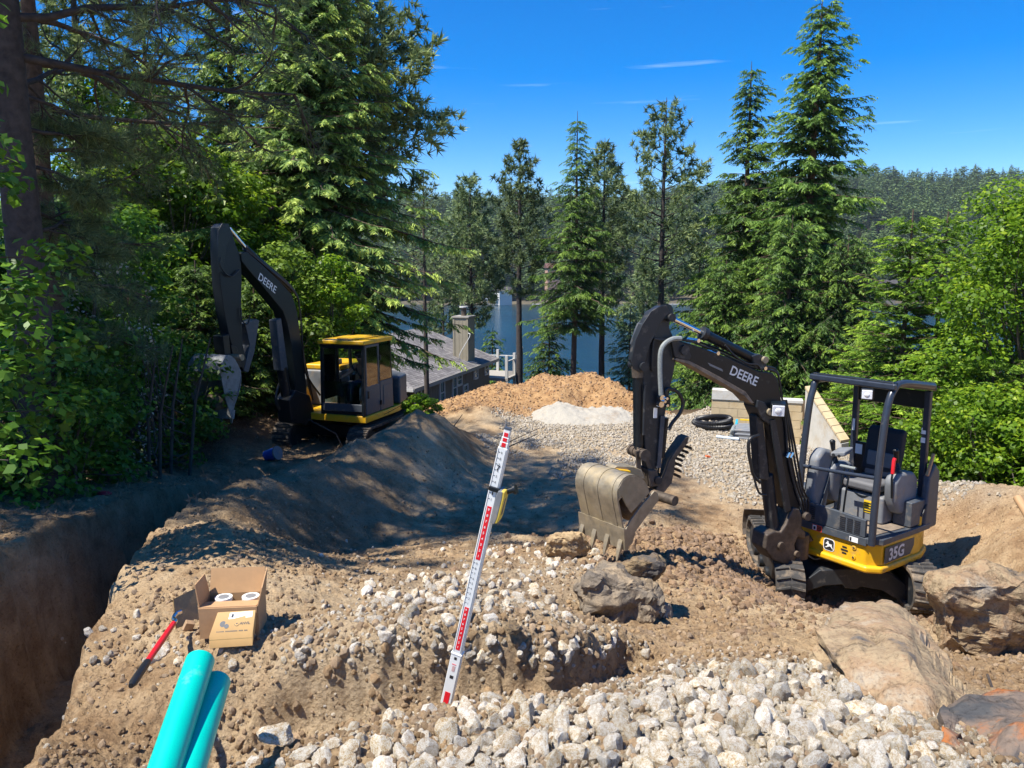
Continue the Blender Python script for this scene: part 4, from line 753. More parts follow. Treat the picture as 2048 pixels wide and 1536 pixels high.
plant('pine_tree', limb_pine(6, 13, 0.13, lm, M['pine'], M['bark']), 'slimmer second pine trunk just right of the thick left-edge trunk', 'tree', p.x, p.y, zb, group=left)
p = atY(790, 700, 19.5)
# maple sprays hanging in the near left corner
x0, y0 = -3.9, 4.9
rs = np.random.RandomState(9); bls = [(rs.uniform(-0.7, 0.85), rs.uniform(-0.5, 0.5), z_, 0.30, 0.28, 0.2) for z_ in np.linspace(0.9, 5.2, 40)]
V, F, T = leaf_cloud(rs, bls, 3800, 0.085, shell=0.1); wd_ = [tube_np(np.array([[-0.9, 0, 0.0], [-0.7, 0.05, 2.0], [-0.5, 0, 5.4]]), [0.035, 0.028, 0.01], 6)] + [tube_np(np.array([[-0.7, 0.03, b_[2] - 0.25], [(b_[0] - 0.7) / 2, b_[1] / 2, b_[2] - 0.02], [b_[0], b_[1], b_[2]]]), [0.012, 0.008, 0.003], 4) for b_ in bls]
tv, tf = join_np(wd_)
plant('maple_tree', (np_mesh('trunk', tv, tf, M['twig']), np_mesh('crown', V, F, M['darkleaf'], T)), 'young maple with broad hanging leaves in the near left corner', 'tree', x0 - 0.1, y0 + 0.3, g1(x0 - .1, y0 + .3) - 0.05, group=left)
# trees just outside the left of the picture; their shade falls over the trench and the pad
shd = [conifer(91, 22, 3.6, M['fir'], M['bark'], base=0.25, whorls=24, per=5, kind='fir', r=0.25, dens=0.42, size=0.8, gaps=0.3, shape=0.65), conifer(92, 19, 3.0, M['pine'], M['pinebark'], base=0.4, whorls=18, per=4, kind='pine', r=0.25, dens=0.5, size=0.95, gaps=0.25)]
for i, (x, y, k, s, r_) in enumerate(((-10.2, 5.6, 0, 0.95, 1), (-9.6, 7.8, 1, 1.1, 2), (-13, 5.0, 1, 1.3, 0.5), (-12.5, 8.6, 0, 1.15, 2.6), (-11.8, 12.0, 0, 0.95, 1.2))):
    plant('fir_tree' if k == 0 else 'pine_tree', shd[k], 'tall conifer beyond the left edge that shades the trench', 'tree', x, y, rz=r_, scale=s, group='conifers beyond the left edge')
# ---------------------------------------------------------------- house down the slope
A1 = Vector((-5.0, 36.0, 0)); A2 = Vector((-1.45, 47.7, 0)); hd = (A2 - A1).normalized(); hn = Vector((hd.y, -hd.x, 0))     # long wall direction and its outward side (towards +x)
HL = (A2 - A1).length; ZE = -1.9; ZB = -6.2; HW = 9.6
M['siding'] = simple('taupe_siding', (0.17, 0.145, 0.11), 0.8, var=0.08, scale=3)
M['sidinglight'] = simple('khaki_chimney_siding', (0.30, 0.26, 0.18), 0.8, var=0.08, scale=3)
M['trim'] = simple('pale_trim', (0.55, 0.54, 0.50), 0.6, var=0.05)
M['fascia'] = simple('taupe_trim', (0.34, 0.31, 0.26), 0.65, var=0.05)
m, t, b = mat('asphalt_shingle'); c = coords(t); br = N(t, 'ShaderNodeTexBrick'); br.inputs['Scale'].default_value = 1.0; br.inputs['Mortar Size'].default_value = 0.012
br.inputs['Color1'].default_value = (0.25, 0.24, 0.235, 1); br.inputs['Color2'].default_value = (0.15, 0.14, 0.14, 1); br.inputs['Mortar'].default_value = (0.06, 0.055, 0.055, 1); br.inputs['Brick Width'].default_value = 0.32; br.inputs['Row Height'].default_value = 0.16
n1 = N(t, 'ShaderNodeTexNoise', Scale=1.2, Detail=6); mxx = N(t, 'ShaderNodeMix', data_type='RGBA', blend_type='MULTIPLY'); mxx.inputs['Factor'].default_value = 0.7; rr_ = ramp(t, [(0.35, (0.6, 0.58, 0.56)), (0.65, (1.2, 1.15, 1.1))])
at_ = N(t, 'ShaderNodeAttribute'); at_.attribute_name = 'uvroof'; t.links.new(at_.outputs['Vector'], br.inputs['Vector']); t.links.new(c, n1.inputs['Vector']); t.links.new(n1.outputs['Fac'], rr_.inputs['Fac']); t.links.new(br.outputs['Color'], mxx.inputs['A']); t.links.new(rr_.outputs['Color'], mxx.inputs['B'])
t.links.new(mxx.outputs['Result'], b.inputs['Base Color']); b.inputs['Roughness'].default_value = 0.9; bp = N(t, 'ShaderNodeBump', Strength=0.8, Distance=0.02); t.links.new(br.outputs['Fac'], bp.inputs['Height']); bp.invert = True; t.links.new(bp.outputs['Normal'], b.inputs['Normal']); M['shingle'] = m
def HP(s, d, z): return A1 + hd * s + hn * d + Vector((0, 0, z))       # s along the wall, d outwards
house = thing('house', 'low taupe house with grey shingle roof and khaki chimney down the slope', 'house', tuple(HP(HL / 2, -HW / 2, ZB)))
mb = MB(); mb.prism([HP(0.5, 0, ZB), HP(HL, 0, ZB), HP(HL, -HW, ZB), HP(0.5, -HW, ZB)], (0, 0, ZE - ZB + 0.02)); build('wall', mb, M['siding'], house)
ridge = ZE + 1.85
mb = MB(); mb.prism([HP(HL, -0.05, ZE), HP(HL, -HW / 2, ridge - 0.12), HP(HL, -HW + 0.05, ZE)], hd * -0.15); build('gable_wall', mb, M['siding'], house)
# grooves of the vertical siding: battens standing 1 cm proud
for k in range(40):
    s = 0.8 + k * 0.305
    if s > HL - 0.2: break
    mb = MB(); mb.box(HP(s, 0.006, (ZB + ZE) / 2), (0.03, 0.012, ZE - ZB - 0.1), Matrix((( hd.x, hn.x, 0), (hd.y, hn.y, 0), (0, 0, 1)))); build('siding_batten', mb, M['siding'], house)
# roof: near end hipped, far end gabled
ov = 0.45; e0, e1 = -ov, HL + ov
def roofpart(name, pts, parent):
    pts = [Vector(p_) for p_ in pts]; mb = MB(); nn_ = (pts[1] - pts[0]).cross(pts[2] - pts[0]).normalized(); nn_ = nn_ if nn_.z > 0 else -nn_
    mb.prism([p_ - nn_ * 0.10 for p_ in pts], nn_ * 0.10); o = build(name, mb, M['shingle'], parent)
    e = (pts[1] - pts[0]).normalized(); f = nn_.cross(e); a = o.data.attributes.new('uvroof', 'FLOAT_VECTOR', 'POINT')
    off = parent.location
    a.data.foreach_set('vector', [c_ for v_ in o.data.vertices for c_ in ((Vector(v_.co) + off - pts[0]).dot(e), (Vector(v_.co) + off - pts[0]).dot(f), 0)]); return o
zl = ZE - 0.02
r1 = roofpart('roof_slope', [HP(e0, ov, zl), HP(e1, ov, zl), HP(e1, -HW / 2, ridge), HP(4.6, -HW / 2, ridge)], house)
roofpart('roof_slope', [HP(e0, -HW - ov, zl), HP(e1, -HW - ov, zl), HP(e1, -HW / 2, ridge), HP(4.6, -HW / 2, ridge)], house)
roofpart('roof_hip', [HP(e0, ov, zl), HP(e0, -HW - ov, zl), HP(4.6, -HW / 2, ridge)], house)
mb = MB(); mb.bar(HP(e0, ov + 0.02, ZE - 0.12), HP(e1, ov + 0.02, ZE - 0.12), 0.05, 0.2); build('fascia', mb, M['fascia'], house)
mb = MB(); mb.bar(HP(e0 - 0.02, ov, ZE - 0.10), HP(e0 - 0.02, -HW - ov, ZE - 0.10), 0.10, 0.14); build('gutter', mb, M['trim'], house)
mb = MB(); mb.bar(HP(e1, ov, zl - 0.08), HP(e1, -HW / 2, ridge - 0.1), 0.06, 0.2); build('rake_board', mb, M['fascia'], house)
mb = MB(); mb.tube([HP(-0.35, -0.5, ZE - 0.15), HP(0.3, -0.25, ZE - 0.55), HP(0.42, -0.2, ZE - 0.7), HP(0.44, -0.2, ZB)], 0.05, 8); build('downpipe', mb, M['fascia'], house)
mb = MB(); mb.box(HP(0.49, -2.2, (ZB + ZE) / 2 - 0.1), (0.02, 4.2, ZE - ZB - 0.6), Matrix(((hd.x, hn.x, 0), (hd.y, hn.y, 0), (0, 0, 1)))); M['porch'] = simple('dark_green_porch', (0.045, 0.055, 0.03), 0.8); build('porch_wall', mb, M['porch'], house)
MR = Matrix(((hd.x, hn.x, 0), (hd.y, hn.y, 0), (0, 0, 1)))
def window(s, z, w_, h_, mull=True):
    fr = MB()
    for dx, dz, sx, sz in ((-w_ / 2, 0, 0.10, h_ + 0.1), (w_ / 2, 0, 0.10, h_ + 0.1), (0, h_ / 2, w_ - 0.104, 0.10), (0, -h_ / 2, w_ - 0.104, 0.13)): fr.box(HP(s + dx, 0.035, z + dz), (sx, 0.07, sz), MR)
    f = build('window', fr, M['trim'], house)
    p_ = MB(); p_.box(HP(s, 0.018, z), (w_ - 0.1, 0.02, h_ - 0.1), MR); build('pane', p_, M['winglass'], f)
    if mull:
        g = MB(); g.box(HP(s, 0.036, z), (w_ - 0.106, 0.03, 0.06), MR); g.box(HP(s, 0.034, z + h_ / 4), (0.025, 0.024, h_ / 2 - 0.16), MR); build('muntin', g, M['trim'], f)
def s_at(u):                       # distance along the wall seen at picture column u
    r = Vector(ray(u, 760)); k = A1.dot(hn) / Vector((r.x, r.y, 0)).dot(hn); return (Vector((r.x, r.y, 0)) * k - A1).dot(hd), k
for u, v, wpx, hpx in ((813, 795, 0.75, 48), (883, 771, 0.62, 50), (908, 764, 0.62, 48), (918 + 0, 743 + 2, 0.7, 22), (951, 734, 0.6, 21), (972, 725, 0.6, 20), (930, 782, 0.68, 24)):
    s, k = s_at(u); z = CAM_H + ray(u, v)[2] * k; hh_ = hpx / 1500 * k; window(max(0.95, s), min(z, ZE - 0.28 - hh_ / 2), wpx, hh_)
s, k = s_at(960)
ch0 = HP(9.3, -0.62, 0); cz = atY(942, 634, ch0.y).z
mb = MB(); mb.box(Vector((ch0.x, ch0.y, (ZE + cz) / 2)), (1.15, 0.95, cz - ZE), MR); chm = build('chimney', mb, M['sidinglight'], house)
mb = MB(); mb.box(Vector((ch0.x, ch0.y, cz + 0.03)), (1.27, 1.07, 0.09), MR); build('chimney_cap', mb, M['fascia'], chm)
for k_ in range(4): mb = MB(); mb.box(Vector((ch0.x, ch0.y, (ZE + cz) / 2)) - hd * 0.578 + hn * (-0.33 + 0.22 * k_), (0.012, 0.03, cz - ZE - 0.2), MR); build('batten', mb, M['sidinglight'], chm)
for q in (-1, 1): mb = MB(); mb.box(Vector((ch0.x, ch0.y, (ZE + cz) / 2)) - hd * 0.585 + hn * (0.43 * q), (0.03, 0.10, cz - ZE - 0.2), MR); build('corner_board', mb, M['sidinglight'], chm)
mb = MB(); mb.tube([Vector((ch0.x, ch0.y, cz + 0.06)), Vector((ch0.x, ch0.y, cz + 0.55))], 0.16, 12); build('flue', mb, M['darksteel'], chm)
mb = MB(); mb.tube([Vector((ch0.x, ch0.y, cz + 0.56)), Vector((ch0.x, ch0.y, cz + 0.64))], 0.26, 12); build('flue_cap', mb, M['trim'], chm)
mb = MB(); mb.tube(smooth_path([ch0 - hd * 0.6 + hn * 0.5 + Vector((0, 0, cz - 0.9)), ch0 - hd * 0.7 + hn * 0.62 + Vector((0, 0, ZE + 1.7)), HP(8.4, -0.6, ZE + 0.42), HP(9.0, 0.3, ZE + 0.12)]), 0.025, 6); build('cable', mb, M['trim'], house)
mb = MB(); mb.box(HP(5.2, -2.6, ZE + 1.22), (0.35, 0.3, 0.14), MR); build('roof_vent', mb, M['black'], house)
# deck with railing beyond the far corner
dk = thing('deck', 'timber deck with pale posts at the far corner of the house', 'deck', tuple(HP(HL + 1.8, 0, ZE - 2.0)))
mb = MB(); mb.box(HP(HL + 1.9, -0.6, ZE - 1.35), (3.6, 3.6, 0.18), MR); build('deck_floor', mb, M['fascia'], dk)
for (s_, d_) in ((0.2, 1.1), (1.9, 1.1), (3.6, 1.1), (3.6, -0.6)):
    mb = MB(); mb.box(HP(HL + s_, d_, ZE - 1.1), (0.17, 0.17, 2.6), MR); build('post', mb, M['trim'], dk)
mb = MB(); mb.bar(HP(HL + 0.2, 1.1, ZE - 0.2), HP(HL + 3.6, 1.1, ZE - 0.2), 0.08, 0.06); mb.bar(HP(HL + 3.6, 1.1, ZE - 0.2), HP(HL + 3.6, -2.0, ZE - 0.2), 0.08, 0.06); build('handrail', mb, M['trim'], dk)
for k_ in range(20): mb = MB(); mb.bar(HP(HL + 0.35 + 0.165 * k_, 1.1, ZE - 1.2), HP(HL + 0.35 + 0.165 * k_, 1.1, ZE - 0.24), 0.02, 0.02); build('baluster', mb, M['black'], dk)
mb = MB(); mb.ell(HP(HL + 3.6, 1.1, ZE + 0.36), (0.11, 0.11, 0.13)); build('post_lamp', mb, M['trim'], dk)

# ---------------------------------------------------------------- far shore: houses, docks, boat shelter
M['peach'] = simple('peach_siding', (0.42, 0.25, 0.17), 0.8); M['brownroof'] = simple('brown_roof', (0.13, 0.06, 0.045), 0.8)
def cabin(u, v, Y, w_, h_, label, wall, roofm, rz=0.2):
    p_ = atY(u, v, Y); t_ = thing('lake_house', label, 'house', tuple(p_)); mb = MB(); Mz = Matrix.Rotation(rz, 3, 'Z')
    mb.box(p_ + Vector((0, 0, h_ / 2 - 4)), (w_, w_ * 0.7, h_ + 8), Mz); build('wall', mb, wall, t_)
    mb = MB(); P_ = [Mz @ Vector(q) + p_ for q in ((-w_ * .58, -w_ * .45, h_), (-w_ * .58, w_ * .45, h_), (-w_ * .58, 0, h_ + w_ * .28))]; mb.prism(P_, Mz @ Vector((w_ * 1.16, 0, 0))); build('roof', mb, roofm, t_)
    for q in (-0.25, 0.2): mb = MB(); mb.box(p_ + Mz @ Vector((w_ * q, -w_ * 0.36, h_ * 0.55)), (w_ * 0.2, 0.1, h_ * 0.35), Mz); build('window', mb, M['winglass'], t_)
cabin(1108, 552, 424, 9, 4.5, 'peach-walled house with brown roof across the lake', M['peach'], M['brownroof'])
cabin(1007, 592, 430, 8, 3, 'small pale house by the water across the lake', M['trim'], M['shingle'], 0.5)
cabin(1775, 580, 428, 8, 3.5, 'small house across the lake right of the tallest fir', M['siding'], M['shingle'], -0.3)
cabin(1742, 418, 640, 3.6, 2, 'white house high on the wooded far hill', M['white'], M['white'], 0.1)
def dock(u, L_, label, roofed=False, col='trim'):
    p_ = atY(u, 608, 428); p_.z = LAKE + 0.5; t_ = thing('dock', label, 'dock', tuple(p_)); mb = MB(); mb.box(p_, (L_, 2.2, 0.3)); build('dock_deck', mb, M[col], t_)
    for k_ in range(4): mb = MB(); mb.cyl(p_ + Vector((-L_ * .45 + L_ * .3 * k_, -1, -4)), p_ + Vector((-L_ * .45 + L_ * .3 * k_, -1, 0.9)), 0.18, 6); build('pile', mb, M['fascia'], t_)
    if roofed:
        for q in (-1, 1):
            for w_ in (-1, 1): mb = MB(); mb.cyl(p_ + Vector((3 * q, w_, 0)), p_ + Vector((3 * q, w_, 3)), 0.12, 6); build('post', mb, M['white'], t_)
        mb = MB(); mb.box(p_ + Vector((0, 0, 3.1)), (7.6, 3.4, 0.5)); build('canopy', mb, M['white'], t_)
dock(985, 9, 'white-roofed boat shelter across the lake above the chimney', True)
dock(1086, 13, 'pale dock across the lake left of the larch'); dock(1795, 14, 'white dock across the lake at far right'); dock(1350, 12, 'low dock across the lake behind the sparse pine'); dock(880, 10, 'tan dock across the lake left of the chimney', col='peach')

# ---------------------------------------------------------------- block retaining wall and its wing wall
m_block = simple('sandy_concrete_block', (0.56, 0.44, 0.26), 0.9, var=0.12, scale=8, bump=0.004, dirt=(0.40, 0.27, 0.12), dirt_amt=0.3, dscale=2)
m_conc = simple('pale_concrete', (0.55, 0.53, 0.47), 0.9, var=0.1, scale=4, bump=0.003, dirt=(0.44, 0.33, 0.18), dirt_amt=0.35, dscale=1.6)
wa = atY(1424, 797, 17.6); wb = atY(1606, 797, 17.0); wd = (wb - wa); wd.z = 0; WL = wd.length; wd.normalize(); wz = wa.z; wn = Vector((wd.y, -wd.x, 0))
Mw = Matrix(((wd.x, wn.x, 0), (wd.y, wn.y, 0), (0, 0, 1)))
rw_ = thing('retaining_wall', 'tan block retaining wall at the far right corner of the gravel pad', 'wall', (wa.x, wa.y, wz - 1.2))
def WP(s, d, z): return Vector((wa.x, wa.y, wz)) + wd * s + wn * d + Vector((0, 0, z))
mb = MB(); mb.box(WP(WL / 2, -0.13, -0.62), (WL - 0.02, 0.2, 1.2), Mw); build('core', mb, m_conc, rw_)
blk = None
for row in range(6):
    n_ = int(WL / 0.4); 
    for k_ in range(n_ + 1):
        s0 = k_ * 0.4 - (0.2 if row % 2 else 0); a_, b_ = max(0, s0), min(WL, s0 + 0.394)
        if b_ - a_ < 0.08: continue
        top = (row == 0); mb = MB(); mb.box(WP((a_ + b_) / 2, 0.04, -0.1 - 0.2 * row), (b_ - a_, 0.14, 0.192), Mw); build('block', mb, m_block, rw_)
for k_ in range(int(WL / 0.8) + 1):
    a_, b_ = k_ * 0.8, min(WL, k_ * 0.8 + 0.792)
    if b_ - a_ > 0.1 and not 0.5 < a_ < 0.0: mb = MB(); mb.box(WP((a_ + b_) / 2, -0.05, 0.035 + (0.08 if k_ == 0 else 0)), (b_ - a_, 0.36, 0.06 + (0.16 if k_ == 0 else 0)), Mw); build('cap_stone', mb, m_conc, rw_)
q0, q1, q2, q3 = atY(1611, 778, 16.8), atY(1683, 888, 15.0), atY(1683, 925, 15.0), atY(1606, 910, 16.8)
ww = thing('wing_wall', 'white triangular concrete wing wall beside the block wall', 'wall', (q3.x, q3.y, q3.z))
dd_ = Vector((0.9, 0.55, 0)).normalized(); mb = MB(); mb.prism([q0, q1, q2, q3], dd_ * 0.24); build('wall_face', mb, m_conc, ww)
for k_ in range(8):
    a_ = q0.lerp(q1, k_ / 8) + Vector((0, 0, 0.014)); b_ = q0.lerp(q1, (k_ + 0.93) / 8) + Vector((0, 0, 0.014)); mb = MB(); mb.add([a_ - dd_ * .02, b_ - dd_ * .02, b_ + dd_ * 0.27, a_ + dd_ * 0.27, a_ - dd_ * .02 + Vector((0, 0, .05)), b_ - dd_ * .02 + Vector((0, 0, .05)), b_ + dd_ * 0.27 + Vector((0, 0, .05)), a_ + dd_ * 0.27 + Vector((0, 0, .05))], [(0, 1, 2, 3), (7, 6, 5, 4), (0, 4, 5, 1), (1, 5, 6, 2), (2, 6, 7, 3), (3, 7, 4, 0)]); build('cap_stone', mb, m_block, ww)
# ---------------------------------------------------------------- shared pieces of the two diggers
_text_cache = {}
def text_part(s, size, org, xd, up, m, parent, name='lettering', extrude=0.0015, bold=0.012, align='LEFT', shear=0):
    cu = bpy.data.curves.new('letters', 'FONT'); cu.body = s; cu.size = 1; cu.offset = bold; cu.extrude = 0.0; cu.resolution_u = 3; cu.align_x = align; cu.shear = shear
    to = bpy.data.objects.new('letters', cu); COL.objects.link(to); bpy.context.view_layer.update()
    me_ = bpy.data.meshes.new_from_object(to.evaluated_get(bpy.context.evaluated_depsgraph_get())); bpy.data.objects.remove(to)
    xd = Vector(xd).normalized(); up = Vector(up).normalized(); nn_ = xd.cross(up); org = Vector(org) + nn_ * extrude
    off = parent.location.copy(); q = parent.parent
    while q is not None: off += q.location; q = q.parent
    for v in me_.vertices: v.co = org + xd * v.co.x * size + up * v.co.y * size - off
    me_.materials.clear(); me_.materials.append(m); o = bpy.data.objects.new(name, me_); COL.objects.link(o); o.parent = parent; return o
def decal(pts, m, parent, name='decal', t=0.002):
    pts = [Vector(p_) for p_ in pts]; nn_ = (pts[1] - pts[0]).cross(pts[2] - pts[0]).normalized()
    if nn_.dot(Vector((0, 0, CAM_H)) - pts[0]) < 0: nn_ = -nn_
    mb = MB(); mb.prism([p_ - nn_ * 0.001 for p_ in pts], nn_ * (t + 0.001)); return build(name, mb, m, parent)
def pprism(pl, px, c_off, wd_, name, m, parent, bevel=0.008, **k):
    mb = MB(); mb.prism([pl(u, v, c_off + wd_ / 2) for u, v in px], pl.n * -wd_); return build(name, mb, m, parent, bevel=bevel, **k)
def pcyl(pl, a, b_, r_, off, name, m, parent, n=16):
    mb = MB(); mb.cyl(pl(*a, off), pl(*b_, off), r_, n); return build(name, mb, m, parent, smooth=True)
def pin(pl, a, r_, w_, off, name, m, parent):
    mb = MB(); c_ = pl(*a, off); mb.cyl(c_ - pl.n * w_ / 2, c_ + pl.n * w_ / 2, r_, 16); return build(name, mb, m, parent, smooth=True)
def track(root, C, T, S, L, Ht, Wd, zb, steel, nl):
    """one crawler: C ground centre, T along, S sideways outward"""
    C = Vector(C); T = Vector((*T, 0)).normalized(); S = Vector((*S, 0)).normalized(); r_ = Ht / 2; hl = L / 2 - r_; Z = Vector((0, 0, 1)); tr = None
    def loop(rr): 
        pts = [T * (-hl + 2 * hl * i / 8) + Z * (r_ + rr) for i in range(8)] + [T * (hl + rr * math.sin(a)) + Z * (r_ + rr * math.cos(a)) for a in np.linspace(0, math.pi, 11)[:-1]]
        pts += [T * (hl - 2 * hl * i / 8) + Z * (r_ - rr) for i in range(8)] + [T * (-hl - rr * math.sin(a)) + Z * (r_ - rr * math.cos(a)) for a in np.linspace(0, math.pi, 11)[:-1]]; return pts
    o_, i_ = loop(r_ - 0.02), loop(r_ - 0.055); base = C + Z * zb; n = len(o_); mb = MB(); vs = []
    for side in (-1, 1):
        for lp in (o_, i_): vs += [base + p_ + S * side * Wd / 2 for p_ in lp]
    fs = []
    for k_ in range(n):
        j = (k_ + 1) % n; fs += [(k_, j, 2 * n + j, 2 * n + k_), (n + k_, 3 * n + k_, 3 * n + j, n + j), (k_, n + k_, n + j, j), (2 * n + k_, 2 * n + j, 3 * n + j, 3 * n + k_)]
    mb.add(vs, fs); tr = build('track', mb, M['rubber'], root)
    per = 4 * hl + 2 * math.pi * (r_ - 0.02); me_l = None
    for k_ in range(nl):
        d = per * k_ / nl
        if d < 2 * hl: p_, nn_ = T * (-hl + d) + Z * (2 * r_ - 0.02), Z
        elif d < 2 * hl + math.pi * r_: a = (d - 2 * hl) / (r_ - 0.02); nn_ = T * math.sin(a) + Z * math.cos(a); p_ = T * hl + Z * r_ + nn_ * (r_ - 0.02)
        elif d < 4 * hl + math.pi * r_: p_, nn_ = T * (hl - (d - 2 * hl - math.pi * (r_ - .02))) + Z * 0.02, -Z
        else: a = (d - 4 * hl - math.pi * (r_ - .02)) / (r_ - 0.02) + math.pi; nn_ = T * math.sin(a) + Z * math.cos(a); p_ = -T * hl + Z * r_ + nn_ * (r_ - 0.02)
        tt = nn_.cross(S).normalized(); X_m = Matrix((S, tt, nn_)).transposed().to_4x4(); X_m.translation = base + p_ - (root.location + tr.location)
        if me_l is None:
            q = MB(); h_ = 0.022
            if steel: q.box((0, 0.0, 0.0), (Wd * 1.0, per / nl * 0.86, 0.02)); q.box((0, per / nl * 0.25, 0.018), (Wd * 0.99, 0.016, 0.028)); q.box((0, -per / nl * 0.1, 0.014), (Wd * 0.985, 0.012, 0.018))
            else:
                for sg in (-1, 1):
                    q.add([(sg * Wd * 0.03, -0.006, 0), (sg * Wd * 0.49, 0.022, 0), (sg * Wd * 0.49, 0.050, 0), (sg * Wd * 0.03, 0.026, 0), (sg * Wd * 0.03, 0.0, h_), (sg * Wd * 0.48, 0.027, h_), (sg * Wd * 0.48, 0.045, h_), (sg * Wd * 0.03, 0.02, h_)], [(0, 1, 5, 4), (1, 2, 6, 5), (2, 3, 7, 6), (3, 0, 4, 7), (4, 5, 6, 7), (3, 2, 1, 0)])
            me_l = bpy.data.meshes.new('track_pad'); me_l.from_pydata(q.v, [], q.f); me_l.materials.append(M['rubber'])
        o = bpy.data.objects.new('track_pad', me_l); COL.objects.link(o); o.parent = tr; o.matrix_local = X_m
    mb = MB(); mb.box(base + Z * r_, (L - Ht * 0.9, Wd * 0.62, Ht * 0.42), Matrix((T, S, Z)).transposed()); build('track_frame', mb, M['blackdusty'], root, bevel=0.02)
    for q in (-1, 1): mb = MB(); mb.cyl(base + Z * r_ + T * hl * q - S * Wd * 0.36, base + Z * r_ + T * hl * q + S * Wd * 0.36, r_ - 0.06, 20); build('idler_wheel', mb, M['blackdusty'], root, smooth=True)
    for q in np.linspace(-0.75, 0.75, 4): mb = MB(); mb.cyl(base + Z * 0.12 + T * hl * q - S * Wd * 0.4, base + Z * 0.12 + T * hl * q + S * Wd * 0.4, 0.07, 12); build('track_roller', mb, M['blackdusty'], root, smooth=True)
    return tr
def bucket(pl, arc, near, wd_, lip, cutter, teeth, root, mt, side_poly, ribs=(0.0,), tl=0.17, tw=0.05):
    """arc: profile of the shell (pixels, near side); built as one bent plate between two side plates"""
    P0 = [pl(u, v, near) for u, v in arc]; P0 = smooth_path(P0, 4); n = len(P0); mb = MB(); th = 0.018; cen = sum(P0, Vector()) / n
    inn = []
    for i, p_ in enumerate(P0):
        t_ = (P0[min(i + 1, n - 1)] - P0[max(i - 1, 0)]).normalized(); q = t_.cross(pl.n).normalized(); q = q if q.dot(cen - p_) > 0 else -q; inn.append(p_ + q * th)
    vs = []; 
    for dd in (0, -wd_): vs += [p_ + pl.n * dd for p_ in P0] + [p_ + pl.n * dd for p_ in inn]
    fs = []
    for i in range(n - 1): fs += [(i, i + 1, 2 * n + i + 1, 2 * n + i), (n + i, 3 * n + i, 3 * n + i + 1, n + i + 1), (i, n + i, n + i + 1, i + 1), (2 * n + i, 2 * n + i + 1, 3 * n + i + 1, 3 * n + i)]
    fs += [(0, 2 * n, 3 * n, n), (n - 1, 2 * n - 1, 4 * n - 1, 3 * n - 1)]; mb.add(vs, fs)
    bk = build('bucket', mb, mt, root, smooth=True)
    for k_, f in enumerate(ribs):                                     # welded wear bands
        q = MB(); i0, i1 = int(n * 0.08), int(n * 0.92); c0 = -wd_ * f; hw = wd_ * 0.055; out_ = []
        for i in range(i0, i1): t_ = (P0[min(i + 1, n - 1)] - P0[max(i - 1, 0)]).normalized(); w_ = t_.cross(pl.n).normalized(); w_ = -w_ if w_.dot(cen - P0[i]) > 0 else w_; out_.append((P0[i] + w_ * 0.006, P0[i] - w_ * 0.002))
        vv = []; 
        for a, b_ in out_: vv += [a + pl.n * (c0 - hw), a + pl.n * (c0 + hw), b_ + pl.n * (c0 - hw), b_ + pl.n * (c0 + hw)]
        ff = []
        for i in range(len(out_) - 1): o_ = i * 4; ff += [(o_, o_ + 1, o_ + 5, o_ + 4), (o_, o_ + 4, o_ + 6, o_ + 2), (o_ + 1, o_ + 3, o_ + 7, o_ + 5)]
        q.add(vv, ff); build('wear_band', q, mt, bk, smooth=True)
    for dd in (0.004, -wd_ + 0.014):
        mb = MB(); mb.prism([pl(u, v, near) + pl.n * dd for u, v in side_poly], pl.n * -0.018); build('side_plate', mb, mt, bk, bevel=0.003)
        mb = MB(); mb.prism([pl(u, v, near) + pl.n * (dd + (0.018 if dd > 0 else -0.02)) for u, v in cutter], pl.n * -0.018); build('side_cutter', mb, mt, bk, bevel=0.003)
    mb = MB(); mb.prism([pl(u, v, near) + pl.n * 0.03 for u, v in lip], pl.n * -(wd_ + 0.06)); build('cutting_edge', mb, mt, bk, bevel=0.003)
    (u0, v0), (u1, v1) = teeth; a = pl(u0, v0, near); d = (pl(u1, v1, near) - a).normalized(); sdn = d.cross(pl.n).normalized()
    for k_ in range(4):
        c_ = a - pl.n * (wd_ * (0.04 + 0.92 * k_ / 3)); q = MB(); vs = []
        for f, w_, h_ in ((-0.35, tw * 0.9, tw * 0.5), (0.0, tw * 1.1, tw * 0.8), (0.45, tw * 0.9, tw * 0.62), (1.0, tw * 0.34, tw * 0.16)):
            for x_, y_ in ((-1, -1), (1, -1), (1, 1), (-1, 1)): vs.append(c_ + d * tl * f + pl.n * x_ * w_ / 2 + sdn * y_ * h_ / 2)
        fs = [(0, 1, 2, 3), (12, 15, 14, 13)]
        for s_ in range(3):
            for e in range(4): fs.append((s_ * 4 + e, s_ * 4 + 4 + e, s_ * 4 + 4 + (e + 1) % 4, s_ * 4 + (e + 1) % 4))
        q.add(vs, fs); build('tooth', q, mt, bk, bevel=0.003)
    return bk

